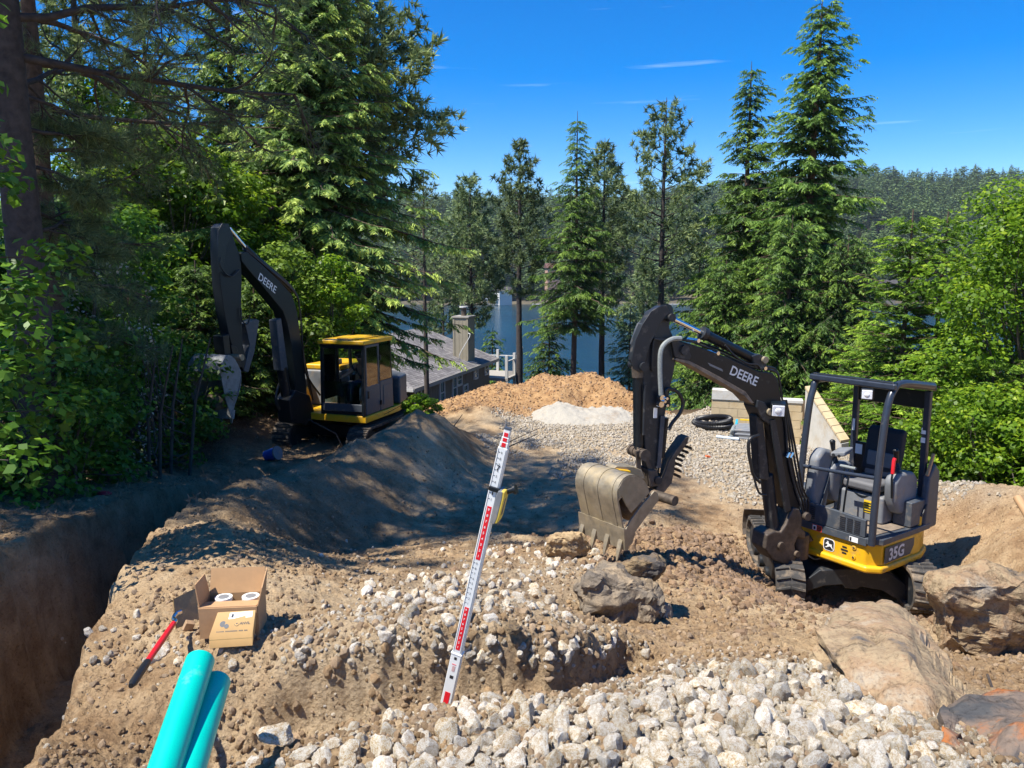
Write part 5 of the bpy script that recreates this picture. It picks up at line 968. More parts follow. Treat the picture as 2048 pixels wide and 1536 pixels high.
# ---------------------------------------------------------------- near mini excavator
OO = Vector((3.87, 7.63, 0)); ax = Vector((0.82, 0.57, 0)).normalized(); ay = Vector((-ax.y, ax.x, 0))
def W(x, y, z): return OO + ax * x + ay * y + Vector((0, 0, z))       # x rearwards, y to the far side
MW = Matrix((ax, ay, Vector((0, 0, 1)))).transposed()
UC = Vector((3.88, 8.62, 0)); TT = Vector((0.14, 0.99, 0)).normalized(); TS = Vector((0.99, -0.14, 0)).normalized()
mini = thing('mini_excavator', 'black and yellow mini excavator with open canopy, bucket resting on the rocky bank', 'excavator', (UC.x, UC.y, -0.05))
for s_ in (-1, 1): track(mini, UC + TS * 0.71 * s_, TT[:2], (TS * s_)[:2], 2.02, 0.5, 0.31, -0.0, False, 42)
PA = Plane(UC - TT * 0.62, TS)
mb = MB(); mb.prism([PA(u, v) for u, v in ((1606, 1186), (1612, 1160), (1640, 1140), (1700, 1138), (1780, 1146), (1828, 1180), (1850, 1215), (1843, 1232), (1828, 1228), (1800, 1203), (1765, 1182), (1722, 1174), (1715, 1179), (1690, 1177), (1685, 1170), (1650, 1172), (1625, 1180))], TT * 1.1)
build('undercarriage_frame', mb, M['blackdusty'], mini, bevel=0.015)
mb = MB(); 
bpts = [(-0.86, 0.0), (0.86, 0.0)]
for i in range(9):
    z0, z1 = 0.0 + 0.36 * i / 8, 0; 
pf = [(0.00, 0.02), (-0.05, 0.08), (-0.07, 0.18), (-0.05, 0.29), (0.0, 0.38), (0.03, 0.38), (-0.02, 0.28), (-0.035, 0.18), (-0.02, 0.09), (0.03, 0.02)]
mb.prism([UC + TT * (1.26 - a) - TS * 0.86 + Vector((0, 0, z + 0.06)) for a, z in pf], TS * 1.72); build('dozer_blade', mb, M['darksteel'], mini)
mb = MB(); mb.cyl(UC + TT * 0.35 + Vector((0, 0, .25)), UC + TT * 1.1 + Vector((0, 0, .3)), 0.05); build('blade_arm', mb, M['blackdusty'], mini, smooth=True)
mb = MB(); mb.cyl(UC + Vector((0, 0, 0.36)), UC + Vector((0, 0, 0.5)), 0.42, 28); build('swing_bearing', mb, M['darksteel'], mini, smooth=True)
def outline(g=0.0, y1=1.28):
    P_ = [(-0.02 - g, 0.10 - g), (0.10 - g, -0.02 - g), (0.82, -0.04 - g)]
    for a in np.linspace(-math.pi / 2 + 0.12, math.pi / 2 - 0.12, 9): P_.append((0.78 + (0.66 + g) * math.cos(a), 0.62 + (0.66 + g) * math.sin(a)))
    return P_ + [(0.3, y1 + g), (-0.02 - g, y1 - 0.25)]
def slab(name, P_, z0, z1, m_, parent=mini, bevel=0.02, **k):
    mb = MB(); mb.prism([W(x, y, z0) for x, y in P_], (0, 0, z1 - z0)); return build(name, mb, m_, parent, bevel=bevel, **k)
chas = slab('chassis', outline(0), 0.50, 0.79, M['yellow'])
slab('skirt_rim', outline(0.035), 0.475, 0.555, M['yellow'], bevel=0.03, seg=3)
slab('counterweight', [(x, y) for x, y in outline(0.0) if x > 0.75] , 0.792, 1.0, M['yellow'], bevel=0.03)
# deck and louvred front panel
slab('floor_deck', [(-0.045, 0.06), (0.06, -0.05), (1.02, -0.06), (1.02, 1.0), (-0.045, 1.0)], 0.80, 0.865, M['gray'], bevel=0.008)
slab('floor_mat', [(0.02, 0.08), (0.62, 0.02), (0.62, 0.9), (0.02, 0.9)], 0.866, 0.875, M['dustflange'], bevel=0)
mb = MB(); mb.prism([W(-0.05, 0.10, 0.868), W(-0.05, 0.97, 0.868), W(-0.05, 0.97, 1.10), W(-0.05, 0.10, 1.06)], ax * 0.04); fp = build('front_panel', mb, M['gray'], mini, bevel=0.006)
M['slot'] = M['ink']
for g0, rows in ((0.16, 7), (0.70, 7)):
    for cidx in range(3 if g0 < 0.5 else 2):
        for k_ in range(rows):
            mb = MB(); mb.box(W(-0.053, g0 + 0.085 * cidx + 0.03, 0.895 + 0.022 * k_ + (0.0 if g0 < .5 else 0.02)), (0.006, 0.066, 0.009), MW); build('louvre_slot', mb, M['ink'], fp)
mb = MB(); mb.prism([W(-0.052, 0.08, 0.775), W(-0.052, 1.0, 0.775), W(-0.052, 1.0, 0.862), W(-0.052, 0.08, 0.862)], ax * 0.05); build('step_panel', mb, M['gray'], mini, bevel=0.006)
M['label_w'] = M['white']; M['label_r'] = simple('warning_red', (0.65, 0.06, 0.03), 0.5); M['label_y'] = simple('warning_yellow', (0.75, 0.50, 0.02), 0.5)
def fdecal(y0, y1, z0, z1, m_, x=-0.0535, name='warning_label', par=mini): return decal([W(x, y0, z0), W(x, y1, z0), W(x, y1, z1), W(x, y0, z1)], m_, par, name)
wl = fdecal(0.60, 0.72, 0.780, 0.850, M['label_r']); fdecal(0.665, 0.712, 0.787, 0.843, M['white'], -0.056, 'pictogram_panel', wl); fdecal(0.675, 0.70, 0.795, 0.83, M['ink'], -0.0585, 'pictogram', wl)
for z_ in (0.797, 0.815, 0.833): fdecal(0.608, 0.658, z_ - .005, z_ + .005, M['ink'], -0.0562, 'text_line', wl)
wl = fdecal(0.17, 0.27, 0.785, 0.84, M['white']); fdecal(0.243, 0.263, 0.792, 0.832, M['ink'], -0.0562, 'data_mark', wl)
# yellow front face: leaping deer badge, slots, bolts
bx = -0.0235
def circ(cy, cz, rad, n=20): return [(cy + rad * math.cos(2 * math.pi * i / n), cz + rad * math.sin(2 * math.pi * i / n)) for i in range(n)]
def rrect(cy, cz, w_, h_, rad): 
    out = []
    for sx, sy, a0 in ((1, 1, 0), (-1, 1, 90), (-1, -1, 180), (1, -1, 270)):
        for a in (0, 30, 60, 90): out.append((cy + sx * (w_ / 2 - rad) + rad * math.cos(R(a0 + a)), cz + sy * (h_ / 2 - rad) + rad * math.sin(R(a0 + a))))
    return out
def fpoly(P_, x, m_, name, par): return decal([W(x, y, z) for y, z in P_], m_, par, name, 0.0015)
bd = fpoly(rrect(0.52, 0.655, 0.135, 0.14, 0.035), bx, M['white'], 'badge', mini); fpoly(rrect(0.52, 0.655, 0.118, 0.123, 0.03), bx - 0.002, M['ink'], 'badge_field', bd)
deer = [(-.42, .02), (-.34, .18), (-.22, .26), (-.25, .40), (-.12, .30), (-.02, .42), (-.04, .24), (.05, .12), (.30, .10), (.42, .16), (.38, .02), (.46, -.18), (.60, -.34), (.42, -.28), (.28, -.12), (.10, -.10), (-.02, -.16), (-.30, -.30), (-.50, -.28), (-.24, -.16), (-.14, -.02), (-.20, .10)]
fpoly([(0.52 - a * 0.095, 0.652 + b_ * 0.115) for a, b_ in deer], bx - 0.004, M['white'], 'leaping_deer_mark', bd)
for k_, w_ in ((-1, 0.055), (0, 0.085), (1, 0.055)): fpoly(rrect(0.335, 0.652 + k_ * 0.034, w_, 0.018, 0.008), bx, M['ink'], 'vent_slot', mini)
for z_ in (0.605, 0.715):
    mb = MB(); mb.cyl(W(-0.017, 0.225, z_), W(-0.03, 0.225, z_), 0.026, 14); q = build('bolt', mb, M['yellow'], mini, smooth=True); mb = MB(); mb.cyl(W(-0.03, 0.225, z_), W(-0.036, 0.225, z_), 0.012, 8); build('bolt_head', mb, M['chrome'], q)
# model panel on the near side
sp_ = Plane(W(0, -0.035, 0), ax)
def side(px, off=0.004): return [sp_(u, v, off) for u, v in px]
sy = -0.046
def srf(P_, y_, m_, name, par): return decal([W(x, y_ , z) for x, z in P_], m_, par, name, 0.0015)
q = srf([(0.13, 0.575), (0.13, 0.755), (0.80, 0.755), (0.66, 0.575)], -0.036, M['gray'], 'number_panel', mini)
text_part('35G', 0.185, W(0.20, -0.041, 0.602), ax, (0, 0, 1), M['silvertext'], q, bold=0.03)
# canopy
def tubeW(pts, r_, name, m_=M['tubep'], par=mini, k=5, n=12): mb = MB(); mb.tube(smooth_path([W(*p_) for p_ in pts], k), r_, n); return build(name, mb, m_, par, smooth=True)
tubeW([(-0.03, 0.03, 0.80), (-0.02, 0.03, 1.3), (0.03, 0.03, 1.94), (0.08, 0.03, 2.28), (0.17, 0.03, 2.45), (0.33, 0.02, 2.515), (0.98, 0.02, 2.43)], 0.038, 'canopy_post')
tubeW([(-0.03, 0.93, 0.80), (-0.0, 0.93, 1.5), (0.06, 0.93, 2.1), (0.12, 0.93, 2.34), (0.24, 0.93, 2.46), (0.9, 0.93, 2.40)], 0.038, 'canopy_post')
tubeW([(-0.01, 0.06, 1.53), (-0.01, 0.5, 1.50), (-0.01, 0.9, 1.48)], 0.022, 'front_rail')
for y_ in (0.06, 0.9): mb = MB(); mb.bar(W(1.0, y_, 0.88), W(0.98, y_, 2.37), 0.07, 0.06, ax); build('rear_post', mb, M['tubep'], mini, bevel=0.012)
mb = MB(); mb.prism([W(0.12, 0.0, 2.50), W(1.05, 0.0, 2.365), W(1.05, 0.96, 2.365), W(0.12, 0.96, 2.50)], (0, 0, 0.05)); build('canopy_roof', mb, M['black'], mini, bevel=0.02)
slab('roof_rim', [(0.10, -0.02), (0.16, -0.02), (0.16, 0.98), (0.10, 0.98)], 2.46, 2.53, M['tubep'], bevel=0.02)
mb = MB(); mb.box(W(0.99, 0.48, 2.26), (0.03, 0.80, 0.20), MW); build('rear_header', mb, M['black'], mini, bevel=0.01)
mb = MB(); mb.box(W(0.99, 0.66, 1.32), (0.03, 0.44, 0.66), MW); q = build('rear_guard', mb, M['black'], mini, bevel=0.01); decal([W(0.972, 0.78, 1.50), W(0.972, 0.88, 1.50), W(0.972, 0.88, 1.62), W(0.972, 0.78, 1.62)], M['white'], q, 'notice')
def pn(x0, y0, z0, z1, w_=0.03): decal([W(x0, y0, z0), W(x0, y0 + w_, z0), W(x0, y0 + w_, z1), W(x0, y0, z1)], M['label_w'], mini, 'notice')
pn(0.958, 0.885, 1.78, 1.98); pn(0.958, 0.045, 1.78, 1.84, 0.05); pn(0.958, 0.045, 1.88, 1.95, 0.05)
# canopy lamp
def lamp(c_, fdir, w_, h_, d_, par=mini, name='work_lamp'):
    fdir = Vector(fdir).normalized(); sd_ = fdir.cross(Vector((0, 0, 1))).normalized(); upv = sd_.cross(fdir); Mx = Matrix((fdir, sd_, upv)).transposed()
    mb = MB(); mb.box(Vector(c_), (d_, w_, h_), Mx); L_ = build(name, mb, M['black'], par, bevel=0.018, seg=3)
    mb = MB(); mb.box(Vector(c_) + fdir * (d_ / 2), (0.012, w_ * 0.8, h_ * 0.8), Mx); build('lens', mb, M['lamp'], L_, bevel=0.012, seg=3)
    mb = MB(); mb.ell(Vector(c_) + fdir * (d_ / 2 + 0.004), (0.010, w_ * 0.24, h_ * 0.24), M=Mx); build('reflector', mb, M['white'], L_, smooth=True); return L_
lamp(W(0.05, 0.24, 2.40), (-0.5, -0.85, -0.12), 0.13, 0.12, 0.07)
# seat, consoles, levers
st = slab('seat', [(0.42, 0.26), (0.86, 0.26), (0.86, 0.68), (0.42, 0.68)], 1.22, 1.33, M['seatgrey'], bevel=0.04, seg=3)
mb = MB(); P_ = [(0.84, 1.30), (0.90, 1.36), (0.97, 1.60), (1.00, 1.86), (0.95, 1.90), (0.88, 1.86), (0.84, 1.62), (0.78, 1.40)]; mb.prism([W(x, 0.26, z) for x, z in P_], ay * 0.42); build('backrest', mb, M['seat'], mini, bevel=0.06, seg=4)
mb = MB(); mb.prism([W(x, 0.31, z) for x, z in [(0.775, 1.33), (0.82, 1.35), (0.86, 1.60), (0.82, 1.62)]], ay * 0.32); build('back_cushion', mb, M['seatgrey'], mini, bevel=0.03, seg=3)
slab('seat_box', [(0.46, 0.20), (0.96, 0.20), (0.96, 0.80), (0.46, 0.80)], 0.87, 1.19, M['midgray'], bevel=0.03)
mb = MB(); mb.tube(smooth_path([W(0.5, 0.30, 1.2), W(0.46, 0.45, 1.15), W(0.5, 0.66, 1.2)], 5), 0.012, 8); build('seat_spring_bar', mb, M['black'], mini, smooth=True)
def console(y0, nm, x0=0.30):
    P_ = [(x0, 1.18), (x0 - 0.02, 1.40), (x0 + 0.06, 1.50), (x0 + 0.36, 1.47), (x0 + 0.46, 1.38), (x0 + 0.46, 1.05), (x0 + 0.30, 0.98), (x0 + 0.10, 1.02)]
    mb = MB(); mb.prism([W(x, y0, z) for x, z in P_], ay * 0.15); c_ = build(nm, mb, M['midgray'], mini, bevel=0.045, seg=4)
    b0 = W(x0 + 0.10, y0 + 0.075, 1.49); mb = MB()
    for k_ in range(5): mb.tube([b0 + Vector((0, 0, 0.022 * k_)), b0 + Vector((0, 0, 0.022 * k_ + 0.018))], [0.062 - 0.008 * k_, 0.052 - 0.008 * k_], 14)
    j = build('joystick_boot', mb, M['hose'], c_, smooth=True)
    mb = MB(); mb.tube([b0 + Vector((0, 0, .1)), b0 + ax * -0.02 + Vector((0, 0, .17)), b0 + ax * -0.035 + Vector((0, 0, .23))], [0.018, 0.026, 0.030], 10); mb.ell(b0 + ax * -0.04 + Vector((0, 0, .245)), (0.034, 0.03, 0.028)); build('joystick', mb, M['black'], c_, smooth=True); return c_
c1_ = console(0.06, 'near_console', 0.46); c2_ = console(0.72, 'far_console', 0.30)
mb = MB(); mb.tube([W(0.44, 0.10, 1.22), W(0.41, 0.10, 1.45), W(0.42, 0.10, 1.52)], 0.012, 8); q = build('safety_lever', mb, M['black'], mini, smooth=True); mb = MB(); mb.tube([W(0.42, 0.10, 1.50), W(0.425, 0.10, 1.64), W(0.44, 0.10, 1.67)], 0.02, 10); build('red_grip', mb, M['red'], q, smooth=True)
mb = MB(); mb.bar(W(0.93, -0.02, 1.42), W(1.04, -0.02, 1.66), 0.035, 0.035); build('wooden_handle', mb, simple('pale_tool_handle', (0.50, 0.27, 0.12), 0.7), mini, bevel=0.01)
mb = MB(); mb.tube(smooth_path([W(0.98, -0.02, 1.55), W(1.02, -0.03, 1.3), W(0.9, -0.04, 1.05), W(0.84, -0.03, 0.97)], 5), 0.014, 8); build('grab_hose', mb, M['hose'], mini, smooth=True)
mb = MB(); mb.prism([W(x, 0.78, z) for x, z in [(0.10, 0.88), (0.02, 1.15), (0.08, 1.58), (0.2, 1.68), (0.42, 1.62), (0.5, 1.4), (0.35, 1.1), (0.3, 0.88)]], ay * 0.14); build('side_cowl', mb, M['midgray'], mini, bevel=0.05, seg=4)
mb = MB(); mb.prism([W(0.10, 0.775, 0.9), W(0.16, 0.775, 0.9), W(0.42, 0.775, 1.55), W(0.36, 0.775, 1.55)], ay * -0.02); build('cowl_strap', mb, M['gray'], mini)
for y_ in (0.46, 0.53):
    mb = MB(); mb.tube(smooth_path([W(0.16, y_ + 0.03, 0.88), W(0.13, y_, 1.15), W(0.18, y_, 1.45), W(0.20, y_, 1.52)], 4), 0.011, 8); q = build('travel_lever', mb, M['black'], mini, smooth=True); mb = MB(); mb.tube([W(0.2, y_ + .05, 1.52), W(0.2, y_ - 0.06, 1.525)], 0.017, 8); build('lever_grip', mb, M['greyhose'], q, smooth=True)
mb = MB(); mb.prism([W(0.30, 0.60, 1.60), W(0.48, 0.60, 1.64), W(0.48, 0.78, 1.60), W(0.30, 0.78, 1.56)], (0, 0, 0.06)); q = build('gauge_cluster', mb, M['midgray'], mini, bevel=0.02, seg=3)
for k_ in range(2): mb = MB(); mb.cyl(W(0.295, 0.66 + 0.07 * k_, 1.60), W(0.285, 0.66 + 0.07 * k_, 1.60), 0.018); build('dial', mb, M['ink'], q)
slab('side_locker', [(0.64, -0.03), (1.0, -0.03), (1.0, 0.18), (0.64, 0.18)], 0.87, 1.16, M['gray'], bevel=0.015)
mb = MB(); mb.prism([W(0.90, -0.055, 0.80), W(1.18, -0.055, 0.80), W(1.16, -0.055, 1.45), W(1.04, -0.055, 1.56), W(0.92, -0.055, 1.40)], ay * 0.08); build('corner_cowl', mb, M['gray'], mini, bevel=0.03, seg=3)
slab('battery_label', [(0.452, 0.32), (0.458, 0.32), (0.458, 0.42), (0.452, 0.42)], 0.98, 1.12, M['label_y'], bevel=0)
for k_ in range(4): slab('label_line', [(0.448, 0.335), (0.4515, 0.335), (0.4515, 0.41), (0.448, 0.41)], 0.995 + 0.03 * k_, 1.007 + 0.03 * k_, M['ink'], bevel=0)
slab('engine_hood', [(1.03, 0.1), (1.35, 0.2), (1.42, 0.6), (1.35, 1.1), (0.3, 1.22), (0.3, 1.02), (1.03, 1.02)], 0.80, 1.15, M['gray'], bevel=0.04, seg=3)
# swing bracket, boom, arm
PB = Plane(atz(1578, 1062, 0.8), (-0.927, -0.375))
pprism(PB, [(1534, 1070), (1550, 1062), (1562, 1064), (1572, 1050), (1580, 1030), (1588, 1015), (1600, 1018), (1606, 1034), (1604, 1055), (1613, 1066), (1610, 1080), (1596, 1075), (1590, 1090), (1594, 1108), (1592, 1122), (1574, 1130), (1546, 1120), (1530, 1098)], 0.0, 0.24, 'swing_bracket', M['darksteel'], mini, bevel=0.02)
for p_, r_ in (((1597, 1026), 0.045), ((1546, 1084), 0.045), ((1577, 1100), 0.035)): pin(PB, p_, r_, 0.30, 0, 'pivot_pin', M['darksteel'], mini)
mb = MB(); c_ = PB(1590, 1095, 0); mb.cyl(c_ + Vector((0.05, 0.03, -0.12)), c_ + Vector((0.05, 0.03, 0.16)), 0.11, 18); build('swing_post', mb, M['darksteel'], mini, smooth=True)
mb = MB(); a_ = PB(1600, 1088, -0.1); mb.tube([a_, W(-0.03, 0.74, 0.68)], 0.045, 12); build('swing_cylinder', mb, M['darksteel'], mini, smooth=True)
boom_px = [(1343, 688), (1350, 679), (1389, 690), (1460, 716), (1518, 742), (1546, 746), (1556, 758), (1563, 800), (1575, 880), (1600, 1008), (1602, 1028), (1588, 1034), (1573, 1015), (1552, 920), (1538, 856), (1526, 832), (1508, 808), (1490, 787), (1440, 757), (1380, 724), (1350, 716)]
boom = pprism(PB, boom_px, 0, 0.17, 'boom', M['black'], mini, bevel=0.012)
pprism(PB, [(1352, 716), (1380, 722), (1440, 754), (1492, 784), (1508, 806), (1503, 807), (1488, 791), (1438, 762), (1378, 729), (1350, 720)], 0, 0.19, 'boom_flange', M['dustflange'], boom, bevel=0.004)
pprism(PB, [(1343, 684), (1352, 679), (1373, 690), (1384, 714), (1378, 722), (1350, 715)], 0, 0.19, 'boom_tip_casting', M['blackdusty'], boom, bevel=0.01)
pin(PB, (1357, 698), 0.05, 0.24, 0, 'pivot_pin', M['blackdusty'], boom)
pprism(PB, [(1516, 800), (1530, 805), (1540, 822), (1548, 845), (1540, 850), (1524, 838), (1514, 815)], 0, 0.22, 'cylinder_lug', M['blackdusty'], boom, bevel=0.01)
pin(PB, (1524, 820), 0.035, 0.27, 0, 'pivot_pin', M['steel'], boom)
a_, b_ = PB(1460, 741, 0.086), PB(1508, 763, 0.086); d_ = (b_ - a_).normalized(); upd = d_.cross(PB.n); upd = upd if upd.z > 0 else -upd
text_part('DEERE', 0.135, a_ - upd * 0.035, d_, upd, M['silvertext'], boom, bold=0.018)
mb = MB(); g_ = PB(1415, 725, 0.087); mb.prism([g_, g_ + d_ * 0.2, g_ + d_ * 0.22 - upd * 0.02, g_ - upd * 0.0 + d_ * 0.04 - upd * 0.02], PB.n * 0.002); build('stripe_decal', mb, M['midgray'], boom)
# boom cylinder in front of the boom
pcyl(PB, (1522, 822), (1534, 950), 0.028, 0, 'boom_cylinder_rod', M['chrome'], mini)
pprism(PB, [(1512, 830), (1527, 836), (1541, 962), (1520, 960)], 0, 0.13, 'rod_guard', M['blackdusty'], mini, bevel=0.02)
pcyl(PB, (1533, 950), (1548, 1078), 0.072, 0, 'boom_cylinder', M['blackdusty'], mini)
pprism(PB, [(1541, 840), (1551, 838), (1583, 1020), (1572, 1026)], 0.11, 0.03, 'boom_side_plate', M['blackdusty'], mini, bevel=0.006)
# arm (dipper)
arm_px = [(1321, 612), (1334, 612), (1341, 625), (1339, 655), (1346, 672), (1353, 700), (1352, 722), (1343, 767), (1331, 826), (1319, 905), (1312, 962), (1303, 966), (1294, 940), (1290, 900), (1287, 800), (1286, 742), (1276, 735), (1266, 722), (1273, 682), (1286, 650), (1302, 624)]
arm = pprism(PB, arm_px, 0, 0.10, 'arm', M['blackdusty'], mini, bevel=0.01)
crest = [(1321, 612), (1334, 611), (1341, 625), (1332, 632), (1318, 650), (1300, 690), (1287, 735), (1279, 745), (1268, 738), (1263, 722), (1271, 681), (1285, 649), (1302, 623)]
for o_ in (0.085, -0.085): pprism(PB, crest, o_, 0.022, 'bracket_plate', M['blackdusty'], arm, bevel=0.004)
pprism(PB, [(1290, 648), (1300, 640), (1290, 672), (1279, 700), (1275, 690), (1283, 665)], 0, 0.15, 'bracket_web', M['gray'], arm)
for p_, r_ in (((1331, 634), 0.04), ((1276, 731), 0.045), ((1304, 955), 0.04)): pin(PB, p_, r_, 0.25, 0, 'pivot_pin', M['blackdusty'], arm)
mb = MB(); mb.cyl(PB(1331, 622, -0.07), PB(1331, 622, 0.07), 0.075, 18); build('arm_head_boss', mb, M['black'], arm, smooth=True)
pprism(PB, [(1308, 816), (1315, 816), (1314, 836), (1307, 836)], 0.052, 0.004, 'data_plate', M['white'], arm, bevel=0)
pcyl(PB, (1334, 632), (1408, 668), 0.026, 0, 'arm_cylinder_rod', M['chrome'], mini)
pcyl(PB, (1404, 666), (1510, 719), 0.052, 0, 'arm_cylinder', M['black'], mini)
pcyl(PB, (1403, 665), (1411, 669), 0.068, 0, 'cylinder_gland', M['blackdusty'], mini)
pprism(PB, [(1505, 712), (1520, 708), (1532, 716), (1536, 742), (1512, 738)], 0, 0.14, 'cylinder_bracket', M['blackdusty'], boom, bevel=0.01)
pin(PB, (1519, 718), 0.036, 0.2, 0, 'pivot_pin', M['steel'], boom)
pcyl(PB, (1276, 735), (1277, 892), 0.053, 0, 'bucket_cylinder', M['black'], mini)
pcyl(PB, (1275, 733), (1276, 754), 0.060, 0, 'cylinder_end', M['darksteel'], mini)
pcyl(PB, (1277, 888), (1276, 906), 0.03, 0, 'bucket_cylinder_rod', M['chrome'], mini)
pcyl(PB, (1290, 770), (1287, 870), 0.014, 0.08, 'cylinder_pipe', M['blackdusty'], mini)
mb = MB(); c_ = PB(1277, 905, 0); mb.cyl(c_ - PB.n * 0.13, c_ + PB.n * 0.13, 0.048, 16)
for q in (-0.12, -0.05, 0.05, 0.12): mb.cyl(c_ + PB.n * (q - 0.015), c_ + PB.n * (q + 0.015), 0.058, 16)
build('link_pin', mb, M['darksteel'], mini, smooth=True)
for o_ in (0.085, -0.085):
    pprism(PB, [(1272, 902), (1282, 902), (1283, 948), (1275, 948)], o_, 0.02, 'bucket_link', M['darksteel'], mini, bevel=0.004)
    pprism(PB, [(1283, 898), (1290, 902), (1310, 948), (1302, 954)], o_ * 0.8, 0.02, 'side_link', M['darksteel'], mini, bevel=0.004)
# bucket
near = 0.33
arc = [(1247, 1066), (1244, 1050), (1239, 1025), (1234, 995), (1236, 976), (1244, 960), (1256, 951), (1270, 950), (1284, 957), (1294, 970), (1299, 985)]
sidep = [(1238, 1000), (1236, 978), (1245, 961), (1257, 953), (1270, 952), (1283, 959), (1293, 972), (1298, 986), (1262, 1026), (1252, 1010), (1243, 992)]
cut = [(1306, 981), (1313, 986), (1314, 1000), (1296, 1024), (1268, 1062), (1262, 1085), (1251, 1096), (1246, 1062), (1258, 1040), (1280, 1010)]
PK = Plane(PB(1272, 1000, 0), (-0.80, -0.60))
bk = bucket(PK, arc, near, 0.58, [(1243, 1056), (1250, 1057), (1253, 1099), (1246, 1100)], cut, ((1245, 1088), (1237, 1122)), mini, M['steel'], sidep, ribs=(0.16, 0.5, 0.84))
mb = MB(); mb.ell(PB(1262, 1015, 0.1), (0.14, 0.14, 0.13), 14, 10); build('soil_load', mb, M['clod'], bk, smooth=True)
pprism(PB, [(1226, 938), (1234, 932), (1268, 934), (1284, 940), (1290, 958), (1262, 956), (1236, 950)], 0.02, 0.16, 'bucket_ear', M['steel'], bk, bevel=0.006)
pprism(PB, [(1236, 939), (1262, 942), (1262, 950), (1238, 948)], 0.10, 0.10, 'coupler_block', M['yellow'], bk, bevel=0.006)
mb = MB(); h0 = [PB(u, v, 0.05) for u, v in ((1236, 938), (1226, 938), (1221, 943), (1213, 948), (1215, 955), (1226, 952), (1230, 944))]; mb.tube(smooth_path(h0, 4), 0.018, 10); build('lifting_hook', mb, M['steel'], bk, smooth=True)
pin(PK, (1318, 992), 0.05, 0.42, 0.20, 'bucket_pin', M['darksteel'], bk)
pprism(PB, [(1296, 940), (1316, 940), (1318, 972), (1300, 975)], 0, 0.2, 'bucket_boss', M['darksteel'], bk, bevel=0.01)
# thumb
pprism(PB, [(1379, 872), (1370, 876), (1354, 898), (1338, 922), (1329, 948), (1312, 978), (1316, 990), (1330, 984), (1344, 966), (1349, 942), (1352, 918), (1364, 902), (1376, 886)], 0.0, 0.14, 'thumb', M['darksteel'], mini, bevel=0.01)
for k_, (u, v) in enumerate([(1350, 915), (1348, 925), (1347, 936), (1346, 947), (1354, 907), (1361, 899), (1368, 891)]):
    mb = MB(); c_ = PB(u, v, 0.0); mb.prism([PB(u - 1, v - 3, -.07), PB(u + 1.5, v, -.07), PB(u - 1, v + 3, -.07)], PB.n * 0.14); build('thumb_serration', mb, M['darksteel'], mini)
pcyl(PB, (1330, 835), (1322, 915), 0.038, 0.0, 'thumb_cylinder', M['black'], mini); pcyl(PB, (1322, 912), (1318, 945), 0.02, 0.0, 'thumb_cylinder_rod', M['chrome'], mini)
pprism(PB, [(1322, 832), (1330, 832), (1322, 936), (1314, 936)], 0.07, 0.012, 'thumb_rail', M['gray'], mini, bevel=0.002)
# hoses and pipes
def hose(px, r_, m_, off=0.1, name='hose', par=mini, n=8):
    mb = MB(); mb.tube(smooth_path([PB(u, v, off if len(p_) == 2 else p_[2]) for p_ in px for (u, v) in [p_[:2]]], 6), r_, n); return build(name, mb, m_, par, smooth=True)
hose([(1362, 677), (1345, 678), (1329, 688), (1321, 706), (1320, 745), (1322, 790)], 0.024, M['greyhose'], 0.13)
for p_ in ((1320, 808), (1322, 795)): pin(PB, p_, 0.03, 0.06, 0.12, 'hose_fitting', M['chrome'], mini)
pprism(PB, [(1327, 791), (1341, 793), (1341, 814), (1327, 814)], 0.10, 0.09, 'valve_block', M['black'], mini, bevel=0.008)
for p_ in ((1333, 797), (1334, 811), (1329, 803)): pin(PB, p_, 0.014, 0.03, 0.16, 'bolt', M['chrome'], mini)
hose([(1331, 795), (1332, 780), (1340, 778), (1356, 785), (1366, 805), (1360, 826), (1345, 845), (1337, 860)], 0.019, M['hose'], 0.12)
hose([(1308, 678), (1306, 690), (1304, 730), (1305, 742)], 0.014, M['hose'], 0.07); hose([(1308, 678), (1330, 680), (1360, 679), (1385, 683)], 0.012, M['hose'], 0.09)
for k_, dv in enumerate((0, 5)): hose([(1385, 684 - dv), (1440, 705 - dv), (1500, 733 - dv), (1530, 738 - dv), (1550, 743 - dv), (1558, 756), (1563, 790), (1567, 815)], 0.011, M['hose'], 0.045 - 0.09 * k_, 'hydraulic_pipe')
for u, v in ((1387, 680), (1426, 705), (1520, 735)): pin(PB, (u, v), 0.02, 0.18, 0, 'pipe_clamp', M['chrome'], mini)
hose([(1450, 690), (1470, 712), (1495, 727), (1515, 730), (1524, 742)], 0.010, M['hose'], 0.08)
for k_ in range(4): hose([(1566 + 2 * k_, 800), (1572 + 4 * k_, 860), (1577 + 6 * k_, 920), (1590 + 5 * k_, 975), (1598 + 6 * k_, 1000), (1608 + 3 * k_, 1030)], 0.012, M['hose'] if k_ % 2 else M['blackdusty'], 0.10 - 0.05 * k_)
for k_ in range(2): hose([(1573 + 7 * k_, 915), (1578 + 7 * k_, 905)], 0.022, M['chrome'], 0.11, 'hose_fitting')
hose([(1518, 870), (1500, 878), (1497, 900), (1502, 930), (1507, 950), (1520, 965)], 0.018, M['hose'], 0.1); hose([(1502, 928), (1508, 955), (1518, 985), (1532, 990)], 0.012, M['blackdusty'], 0.1)
hose([(1593, 1097), (1610, 1085), (1628, 1083), (1640, 1086)], 0.022, M['greyhose'], -0.05); hose([(1592, 1102), (1612, 1095), (1640, 1093)], 0.018, M['hose'], -0.05); hose([(1595, 1100), (1612, 1108), (1628, 1118), (1640, 1117)], 0.008, M['greyhose'], 0.0)
pl_ = PB(1556, 818, 0.14); lamp(pl_, (-0.25, -0.95, -0.18), 0.155, 0.15, 0.12, name='boom_lamp')

